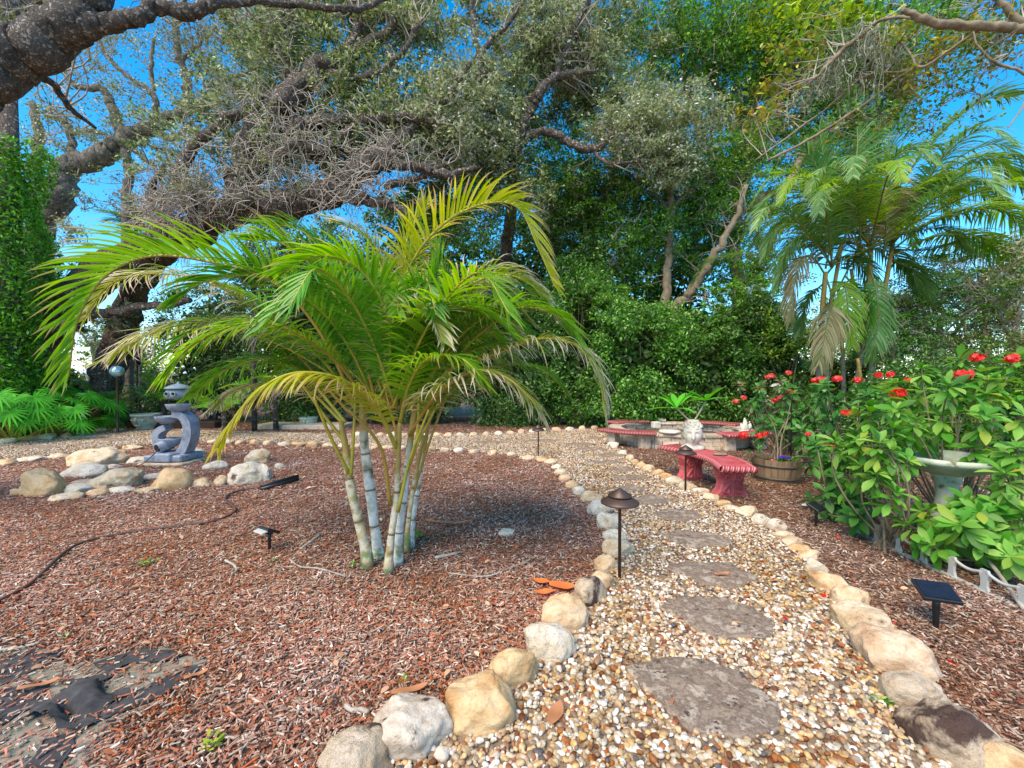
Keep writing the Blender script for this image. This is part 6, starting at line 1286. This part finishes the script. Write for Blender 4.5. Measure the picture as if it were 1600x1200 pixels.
# -- ivy covered trunk
ib = P(12, 600, 9.0); ib[2] = 0; r = empty('ivy_covered_tree', ib, 0, 'tree trunk thickly covered in bright green ivy at the left edge', 'tree')
mesh('trunk', [tube([ib - (0, 0, .1), ib + (0, 0, 3), ib + (.1, 0, 7.5)], [.3, .26, .15], 12, rough=.2)], M['bark'], r)
mb = MB(); n = 26000; h = rng.uniform(.9, 6.4, n); a = rng.uniform(0, 6.28, n); rad = (.62 + .22 * np.sin(h * 2.1) * .5 + .3 * rng.random(n)) * np.interp(h, [.9, 2, 4.5, 6.4], [.6, .7, .85, .8])
rad += .12 * np.sin(a * 3 + h * 3)
pos = np.column_stack([ib[0] - .1 + np.cos(a) * rad, ib[1] + np.sin(a) * rad, h]); scatter(mb, *LEAF4, None, pos, rotmats(n, None), rng.uniform(.06, .12, n)); mb.build('ivy', M['ivy'], r)

# -- centre oak
tree('grey_green_oak', 'fine leaved grey green oak standing in the middle behind the palm', 'tree',
 [[(765, 690, 13.4, 9), (770, 560, 13.4, 9), (785, 430, 12.8, 9), (800, 320, 11.6, 9), (805, 230, 10.4, 9), (825, 180, 10.3, 8), (840, 150, 10.2, 8), (875, 118, 10.2, 6), (930, 112, 10.2, 3)],
  [(800, 220, 10.4, 7), (850, 206, 10.3, 6), (880, 216, 10.3, 6), (925, 235, 10.2, 6), (960, 208, 10.1, 5), (1000, 198, 10, 3)], [(870, 120, 10.2, 5), (890, 60, 10.2, 4), (920, 0, 10.2, 4)], [(755, 120, 9.8, 5), (750, 90, 9.8, 5), (770, 60, 9.8, 4), (800, 30, 9.8, 3), (815, -10, 9.8, 3)], [(755, 130, 9.8, 5), (750, 90, 9.8, 4), (740, 40, 9.8, 4), (735, -10, 9.8, 3)],
  [(925, 235, 10.2, 3), (950, 255, 10.1, 3), (1000, 252, 10, 2)], [(805, 260, 10.4, 6), (780, 200, 10.2, 6), (757, 125, 9.9, 5)]],
 [(720, 170, 9.6, 70, 60, 9000, 'oak_pale'), (760, 230, 9.8, 60, 50, 6500, 'oak_pale'), (690, 240, 9.6, 40, 30, 3000), (850, 50, 10, 70, 55, 9000, 'oak_pale'), (900, 110, 10.2, 60, 40, 5500, 'oak_pale'), (880, 180, 10.6, 80, 30, 3500), (760, 300, 10, 90, 40, 4500), (1020, 200, 9.8, 80, 55, 9000, 'oak_pale'), (1050, 260, 9.8, 40, 30, 3000, 'oak_pale'), (960, 150, 10.6, 80, 40, 4500), (800, 140, 10, 50, 60, 3000), (680, 330, 9.9, 90, 40, 4000, 'green_leaf'), (950, 40, 10.6, 80, 50, 4500), (740, 20, 10, 60, 30, 1500), (850, 260, 11, 90, 50, 5000, 'green_leaf')],
 back=.6, seed=21, leaf=.095, twr=.008)
# -- big green tree behind, right of centre
tree('tall_green_tree', 'tall bright green tree filling the top right of centre', 'tree',
 [[(1165, 690, 12, 10), (1160, 560, 12, 9), (1150, 420, 12, 9), (1150, 330, 12, 8), (1172, 250, 12, 8), (1172, 190, 12, 6), (1190, 120, 12, 5), (1200, 40, 12, 4)],
  [(1150, 340, 12, 6), (1190, 310, 11.8, 6), (1225, 295, 11.6, 6), (1260, 240, 11.4, 5), (1330, 180, 11.2, 3)], [(1172, 240, 12, 4), (1220, 200, 12, 4), (1300, 150, 12, 3), (1380, 100, 12, 2)], [(1165, 200, 12, 5), (1120, 130, 12, 4), (1080, 60, 12, 3)], [(1160, 300, 12, 6), (1100, 220, 12.2, 5), (1070, 120, 12.2, 4), (1065, 20, 12.2, 3)], [(1172, 250, 12, 4), (1230, 170, 11.8, 4), (1260, 90, 11.8, 3)]],
 [(1150, 60, 11.6, 100, 60, 8000, 'green_leaf'), (1230, 30, 11.4, 100, 50, 7000, 'lime_leaf'), (1080, 100, 12, 70, 60, 4500, 'green_leaf'), (1200, 130, 11.8, 80, 40, 4500, 'green_leaf'), (1290, 100, 11.6, 90, 50, 5000, 'green_leaf'), (1180, 200, 12, 60, 60, 2800, 'autumn_leaf'), (1120, 270, 11.8, 60, 50, 3500, 'green_leaf'), (1000, 60, 12, 60, 60, 3000, 'green_leaf'), (1340, 40, 11.6, 80, 50, 4500, 'green_leaf'), (1260, 190, 11.8, 70, 35, 2200, 'green_leaf'), (1310, 250, 12, 60, 40, 2500, 'green_leaf'), (1200, 330, 12, 50, 50, 1400, 'green_leaf'), (1400, 110, 11.6, 90, 60, 3200, 'green_leaf'), (1440, 40, 11.6, 70, 40, 1500, 'oak_leaf'), (1350, 180, 11.8, 80, 40, 2200, 'green_leaf'), (1250, 260, 12, 60, 60, 1600, 'green_leaf'), (1230, 400, 12, 60, 40, 700, 'oak_leaf'),
  (950, 300, 12.5, 70, 60, 5000, 'hedge_dark'), (920, 400, 12.5, 60, 50, 5000, 'hedge_dark'), (880, 340, 12.6, 50, 60, 2600, 'hedge_dark'), (1010, 340, 12, 70, 60, 5000, 'green_leaf')], bark='bark_smooth', seed=31, leaf=.10, twr=.008)
# -- two-stemmed laurel in the hedge
tree('forked_laurel', 'forked tree with two slim grey stems rising out of the dark hedge', 'tree',
 [[(1030, 690, 11.5, 8), (1036, 600, 11.5, 8), (1038, 500, 11.5, 7), (1043, 420, 11.5, 6), (1048, 340, 11.5, 5.5), (1044, 260, 11.5, 4.5), (1040, 190, 11.5, 2)],
  [(1038, 500, 11.5, 7), (1070, 465, 11.4, 7), (1098, 425, 11.3, 6.5), (1118, 395, 11.2, 6), (1150, 340, 11.2, 4), (1165, 290, 11.2, 3)], [(1046, 330, 11.5, 2), (1010, 290, 11.4, 2), (980, 270, 11.4, 1.5)], [(1046, 330, 11.5, 2), (1085, 290, 11.4, 2), (1120, 260, 11.4, 1)]],
 [(1080, 330, 11.3, 70, 50, 3800, 'green_leaf'), (1130, 360, 11.2, 60, 45, 3500, 'green_leaf'), (1100, 280, 11.4, 60, 40, 2600, 'green_leaf'), (1000, 310, 11.5, 60, 40, 1800, 'oak_pale'), (1090, 400, 11.1, 25, 25, 900, 'green_leaf'), (1170, 420, 11.3, 30, 40, 900, 'green_leaf'), (930, 340, 11.2, 60, 50, 3000, 'laurel_leaf'), (980, 400, 11.0, 60, 50, 3000, 'laurel_leaf'), (900, 440, 11.2, 50, 40, 2200, 'laurel_leaf'), (1000, 250, 11.2, 60, 40, 2500, 'laurel_leaf'), (1120, 300, 11.0, 60, 50, 3000, 'laurel_leaf'), (1150, 430, 11, 50, 40, 2000, 'laurel_leaf'), (870, 290, 11.4, 50, 50, 2200, 'laurel_leaf'), (1160, 210, 11.3, 50, 50, 2200, 'laurel_leaf'), (950, 470, 9.8, 40, 35, 1300, 'laurel_leaf'), (1140, 480, 9.8, 35, 30, 1000, 'laurel_leaf'), (1180, 470, 10.8, 40, 35, 1200, 'laurel_leaf'), (890, 480, 10.8, 40, 40, 1200, 'laurel_leaf')], bark='bark_smooth', back=1.0, seed=41, leaf=.095, twr=.006)
# -- hedge shrubs (each one its own)
def bush(px0, px1, Y, top, label, mat, seed, n=9000, leaf=.095, mats2=None, name='hedge_bush', group='dark clipped bushes forming the back hedge', bot=640, depth=1.1, cat='bush', trans=None):
    n = int(n * 1.9); cx = (px0 + px1) / 2; b = P(cx, 640, Y); b[2] = 0; r = empty(name, b, 0, label, cat, group); rr = np.random.default_rng(seed)
    hw = (px1 - px0) / 2 * Y / F; H = P(cx, top, Y)[2]
    st = MB()
    for k in range(7): 
        a = rr.uniform(0, 6.28); t = b + np.array([math.cos(a) * hw * .6, math.sin(a) * depth * .5, H * rr.uniform(.6, .9)]); st.add(*tube(spline([b + (.1 * math.cos(a), .1 * math.sin(a), -.05), b * .5 + t * .5 + rr.normal(size=3) * .1, t], 5), np.linspace(.035, .01, 11), 5, cap=False))
    st.build('stems', M['bark_smooth'], r)
    # lumpy mass: shell of an ellipsoid broken into lumps
    nl_ = max(26, int(hw * H * 13)); d = rr.normal(size=(nl_, 3)); d[:, 1] = -np.abs(d[:, 1]) * .9 + .1 * d[:, 1]; d /= np.linalg.norm(d, axis=1, keepdims=True); d = np.sign(d) * np.abs(d) ** .7
    cen = np.column_stack([b[0] + d[:, 0] * hw * .92, b[1] + d[:, 1] * depth, H * .5 + d[:, 2] * H * .46]) + rr.normal(size=(nl_, 3)) * [.12, .16, .14]; k = rr.integers(nl_, size=n); lr = rr.uniform(.10, .36, nl_); sdir = rr.normal(size=(nl_, 3)) * [1, .7, .9] + [0, -.2, .3]; sdir /= np.linalg.norm(sdir, axis=1, keepdims=True)
    o = rr.normal(size=(n, 3)); o /= np.linalg.norm(o, axis=1, keepdims=True); rad = lr[k] * rr.random(n) ** .5 * 1.25; pos = cen[k] + o * rad[:, None] + sdir[k] * (rr.normal(size=n) * lr[k] * .8)[:, None]; pos[:, 2] = np.abs(pos[:, 2])
    RM = rotmats(n, None, rr); 
    # leaves face outwards from their lump
    z = o + rr.normal(size=(n, 3)) * .8 + [0, -.3, .45]; z /= np.linalg.norm(z, axis=1, keepdims=True); a = rr.normal(size=(n, 3)); x = a - z * (a * z).sum(1, keepdims=True); x /= np.linalg.norm(x, axis=1, keepdims=True); RM = np.stack([x, np.cross(z, x), z], -1)
    sel = rr.random(n) < (.3 if mats2 else 0); sc = rr.uniform(.6, 1.25, n) * leaf
    mb = MB(); scatter(mb, *LEAF4, None, pos[~sel], RM[~sel], sc[~sel]); mb.build('foliage', M[mat], r)
    if mats2: mb = MB(); scatter(mb, *LEAF4, None, pos[sel], RM[sel], sc[sel]); mb.build('new_growth', M[mats2], r)
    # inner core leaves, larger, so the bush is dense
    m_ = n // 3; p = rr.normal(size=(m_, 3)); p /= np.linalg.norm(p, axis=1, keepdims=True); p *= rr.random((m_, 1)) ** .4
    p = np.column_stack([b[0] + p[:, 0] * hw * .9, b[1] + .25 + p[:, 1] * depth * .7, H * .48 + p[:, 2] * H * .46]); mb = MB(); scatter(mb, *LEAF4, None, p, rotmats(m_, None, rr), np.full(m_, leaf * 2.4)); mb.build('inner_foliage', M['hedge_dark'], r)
    return r
Gd = 'bushes forming the dark back hedge'
bush(850, 960, 11.8, 410, 'dense dark bush at the palm frond tip, left end of the tall hedge', 'hedge_leaf', 1, 8000, mats2='hedge_dark', group=Gd)
bush(930, 1060, 11.0, 470, 'tall bright green bush below the forked grey stems, left of them', 'hedge_leaf', 2, 12000, mats2='green_leaf', group=Gd)
bush(1030, 1150, 11.0, 490, 'tall bushy hedge plant directly behind the two plumeria rosettes', 'hedge_leaf', 3, 11000, mats2='hedge_dark', group=Gd)
bush(1110, 1215, 11.4, 470, 'grey green hedge bush at the right end of the tall hedge', 'hedge_dark', 4, 8000, mats2='hedge_leaf', group=Gd)
bush(700, 880, 12.2, 440, 'dark bush directly behind the right half of the palm', 'hedge_dark', 5, 9000, mats2='hedge_leaf', group=Gd)
bush(540, 720, 12.4, 400, 'dark bush directly behind the middle of the palm', 'hedge_dark', 6, 9000, mats2='green_leaf', group=Gd)
bush(400, 560, 12.4, 400, 'dark bush behind the left half of the palm, right of the feather palms', 'hedge_dark', 7, 8000, mats2='green_leaf', group=Gd)
bush(255, 410, 12.8, 450, 'dark bush behind the blue fountain lantern', 'hedge_dark', 8, 6000, mats2='oak_leaf', group=Gd)
bush(-260, 0, 12.4, 420, 'dark bush beyond the ivy trunk, cut by the left edge', 'hedge_dark', 9, 8000, group=Gd)
bush(-10, 120, 12.4, 560, 'low bush behind the philodendrons and gazing ball', 'hedge_dark', 22, 4500, mats2='green_leaf', group=Gd)
bush(110, 260, 13.2, 612, 'knee high bush below the pale house roof', 'hedge_dark', 23, 3000, mats2='oak_leaf', group=Gd, leaf=.07)
bush(760, 950, 15, 330, 'tall dark bush mass behind the hedge, under the fine leaved oak', 'hedge_dark', 10, 8000, leaf=.13, mats2='green_leaf', group='tall bushes behind the hedge')
bush(560, 780, 15.5, 300, 'tall green bush mass behind the palm top', 'green_leaf', 11, 9000, leaf=.13, mats2='hedge_dark', group='tall bushes behind the hedge')
bush(380, 590, 15.5, 335, 'tall bush mass under the long oak limb', 'oak_leaf', 12, 7000, leaf=.13, mats2='green_leaf', group='tall bushes behind the hedge')
bush(950, 1120, 14.5, 340, 'tall green bush mass behind the forked grey stems', 'green_leaf', 13, 7000, leaf=.12, mats2='hedge_leaf', group='tall bushes behind the hedge')
bush(150, 250, 14, 560, 'loose bush in front of the board fence, right of the leaning trunk', 'oak_leaf', 24, 2600, mats2='green_leaf', group=Gd, leaf=.08)
bush(-60, 60, 13.5, 430, 'tall thin bush right of the ivy trunk, left of the long limb', 'hedge_dark', 25, 5000, mats2='oak_leaf', group=Gd)
# croton / lime shrub
bush(1185, 1262, 10.5, 500, 'yellow green croton bush left of the palm trunks', 'lime_leaf', 14, 3000, leaf=.09, mats2='green_leaf', name='croton_bush', group=None, depth=.6)
bush(1240, 1345, 12.5, 545, 'dark low bush behind the ringed palm trunks', 'hedge_dark', 15, 4500, mats2='hedge_leaf', group=Gd)
# right background trees
def bgtree(px, Y, top, rx, ry, cy, mats, n, label, seed, leaf=.09, trunk=8, name='leafy_tree'):
    limbs = [[(px, 690, Y, trunk), (px + 5, 600, Y, trunk * .8), (px - 4, cy + ry * .5, Y, trunk * .6), (px, cy, Y, trunk * .4)], [(px - 4, cy + ry * .6, Y, trunk * .4), (px + rx * .4, cy, Y, trunk * .25), (px + rx * .7, cy - ry * .4, Y, 1.5)], [(px, cy + ry * .6, Y, trunk * .4), (px - rx * .4, cy, Y, trunk * .25), (px - rx * .7, cy - ry * .3, Y, 1.5)]]
    rr = random.Random(seed); cl = []
    k = 9
    for i in range(k):
        a = 6.28 * i / k; q = .62 if i else 0
        cl.append((px + rx * q * math.cos(a), cy + ry * q * math.sin(a), Y + rr.uniform(-.8, .8), rx * .42, ry * .42, n // k, mats[i % len(mats)]))
    return tree(name, label, 'tree', limbs, cl, bark='bark_smooth', seed=seed, leaf=leaf, twr=.007)
bgtree(1470, 8.6, 400, 95, 90, 500, ['green_leaf', 'autumn_leaf', 'oak_leaf', 'green_leaf'], 9000, 'fine leaved tree with orange tips right of the palm trunks', 51, leaf=.06)
bgtree(1590, 7.8, 380, 100, 110, 480, ['autumn_leaf', 'oak_leaf', 'green_leaf'], 10000, 'bushy yellow tipped tree at the right edge above the red flowers', 52, leaf=.055)
bgtree(1400, 11.5, 420, 80, 80, 520, ['green_leaf', 'oak_pale', 'hedge_leaf'], 6000, 'green tree seen between the palm trunks and the right hand trees', 53)
bgtree(1540, 12, 250, 120, 70, 420, ['oak_leaf', 'green_leaf'], 3500, 'thin tree far behind at the right with sky showing through', 54)
bgtree(1720, 9.0, 420, 120, 200, 430, ['green_leaf', 'autumn_leaf'], 9000, 'leafy tree cut off by the right edge of the photo', 55)
for i, (a, b, t, lab) in enumerate([(1330, 1440, 585, 'low dark green bush between the palm trunks and the big red flowers'), (1430, 1560, 560, 'dark green bush behind the largest red flowered shrub'), (1540, 1740, 540, 'dark green bush at the right edge behind the red flower heads')]): bush(a, b, 7.4 + i * .2, t, lab, 'hedge_leaf', 60 + i, 5000, mats2='hedge_dark', leaf=.07, group='dark bushes behind the red flowered shrubs', depth=.5)
# -- near branch at top right
near = tree('sea_grape_tree', 'near tree reaching in from the top right with bare twigs and yellowing leaves', 'tree',
 [[(2050, 760, 4.2, 60), (2000, 500, 4.2, 45), (1900, 300, 4.1, 30), (1780, 130, 4, 16), (1700, 60, 4, 9), (1600, 45, 4, 7), (1540, 40, 4, 6), (1470, 38, 4, 6), (1440, 28, 4, 5), (1410, 15, 4, 3)],
  [(1640, 70, 4, 6), (1590, 30, 4, 5), (1560, 0, 4, 4), (1545, -30, 4, 3)], [(1700, 180, 4, 4), (1600, 115, 4, 2), (1560, 100, 4, 2), (1530, 75, 4, 1.5), (1520, 50, 4, 1)], [(1700, 200, 4, 3), (1620, 150, 4, 1.5), (1590, 180, 4, 1.2), (1575, 200, 4, .8)],
  [(1540, 40, 4, 2.5), (1480, 80, 4.2, 2), (1420, 110, 4.5, 2), (1340, 170, 4.8, 2), (1260, 220, 5, 2), (1200, 250, 5.2, 1.5)], [(1440, 28, 4, 2.5), (1380, 30, 4.4, 2.5), (1340, 60, 4.6, 3), (1320, 75, 4.7, 3.5), (1290, 105, 4.8, 3), (1270, 125, 4.9, 1.5)],
  [(1480, 80, 4.2, 2), (1440, 105, 4.3, 2), (1420, 80, 4.4, 1.5), (1400, 55, 4.5, 1)], [(1420, 110, 4.5, 1.5), (1350, 120, 4.7, 1.5), (1290, 170, 5, 1.5), (1180, 250, 5.2, 1)]],
 [(1300, 40, 5, 70, 30, 420, 'lime_leaf', .085), (1260, 80, 5.2, 30, 30, 160, 'autumn_leaf', .085), (1470, 70, 4.4, 60, 30, 260, 'autumn_leaf', .06), (1230, 130, 5.2, 50, 20, 150, 'autumn_leaf', .08), (1380, 140, 4.8, 50, 40, 260, 'autumn_leaf', .06), (1440, 30, 4.6, 50, 30, 260, 'green_leaf', .06), (1190, 185, 5.3, 30, 15, 70, 'autumn_leaf', .08), (1560, 85, 4.1, 30, 12, 60, 'oak_leaf', .06), (1350, 180, 4.9, 40, 20, 150, 'green_leaf', .06), (1530, 20, 4.1, 40, 20, 80, 'autumn_leaf', .06), (1500, 70, 4.6, 70, 40, 420, 'green_leaf', .06), (1420, 130, 4.8, 60, 50, 420, 'autumn_leaf', .06), (1350, 90, 4.9, 60, 50, 380, 'green_leaf', .06), (1560, 60, 4.4, 40, 30, 160, 'oak_leaf', .06), (1470, 170, 5, 50, 30, 160, 'green_leaf', .055)],
 bark='bark_smooth', seed=61, twr=.0035, tpl=LEAF6)
ms = MB()
for i, (px, py, Y, n, L) in enumerate([(1370, 55, 4.7, 40, .75), (1385, 90, 4.7, 26, .45), (1320, 90, 4.8, 22, .35), (1280, 125, 5, 16, .3), (1250, 150, 5.1, 14, .25), (1350, 50, 4.7, 20, .5)]): hang_moss(ms, P(px, py, Y), n, L, 90 + i, .10)
ms.build('spanish_moss', M['moss'], near)
# far filler trees so the horizon stays leafy
for i, (px, Y, cy, rx, ry, mats, n, lab) in enumerate([(60, 22, 470, 60, 60, ['oak_pale', 'green_leaf'], 2200, 'round far tree seen left of the leaning dark trunk'), (215, 24, 560, 40, 22, ['lime_leaf'], 1500, 'far sunlit yellow green tree beyond the board fence'), (150, 24, 520, 60, 50, ['oak_pale', 'lime_leaf'], 2500, 'pale far tree between the two leaning oak trunks'), (1220, 20, 540, 70, 50, ['lime_leaf', 'green_leaf'], 2500, 'far sunlit tree glimpsed left of the croton'), (1300, 22, 520, 80, 50, ['green_leaf', 'oak_leaf'], 2500, 'far tree glimpsed between the ringed palm trunks'), (1450, 22, 500, 120, 70, ['oak_leaf', 'green_leaf'], 3500, 'far dull green tree behind the fine leaved right hand tree'), (-180, 18, 420, 140, 160, ['hedge_dark', 'green_leaf'], 6000, 'broad far tree cut by the left edge'), (1700, 20, 450, 150, 120, ['hedge_dark', 'green_leaf'], 5000, 'broad far tree cut by the right edge')]):
    bgtree(px, Y, 0, rx, ry, cy, mats, n, lab, 80 + i, leaf=.16, trunk=5, name='far_tree')
bpy.context.view_layer.update()
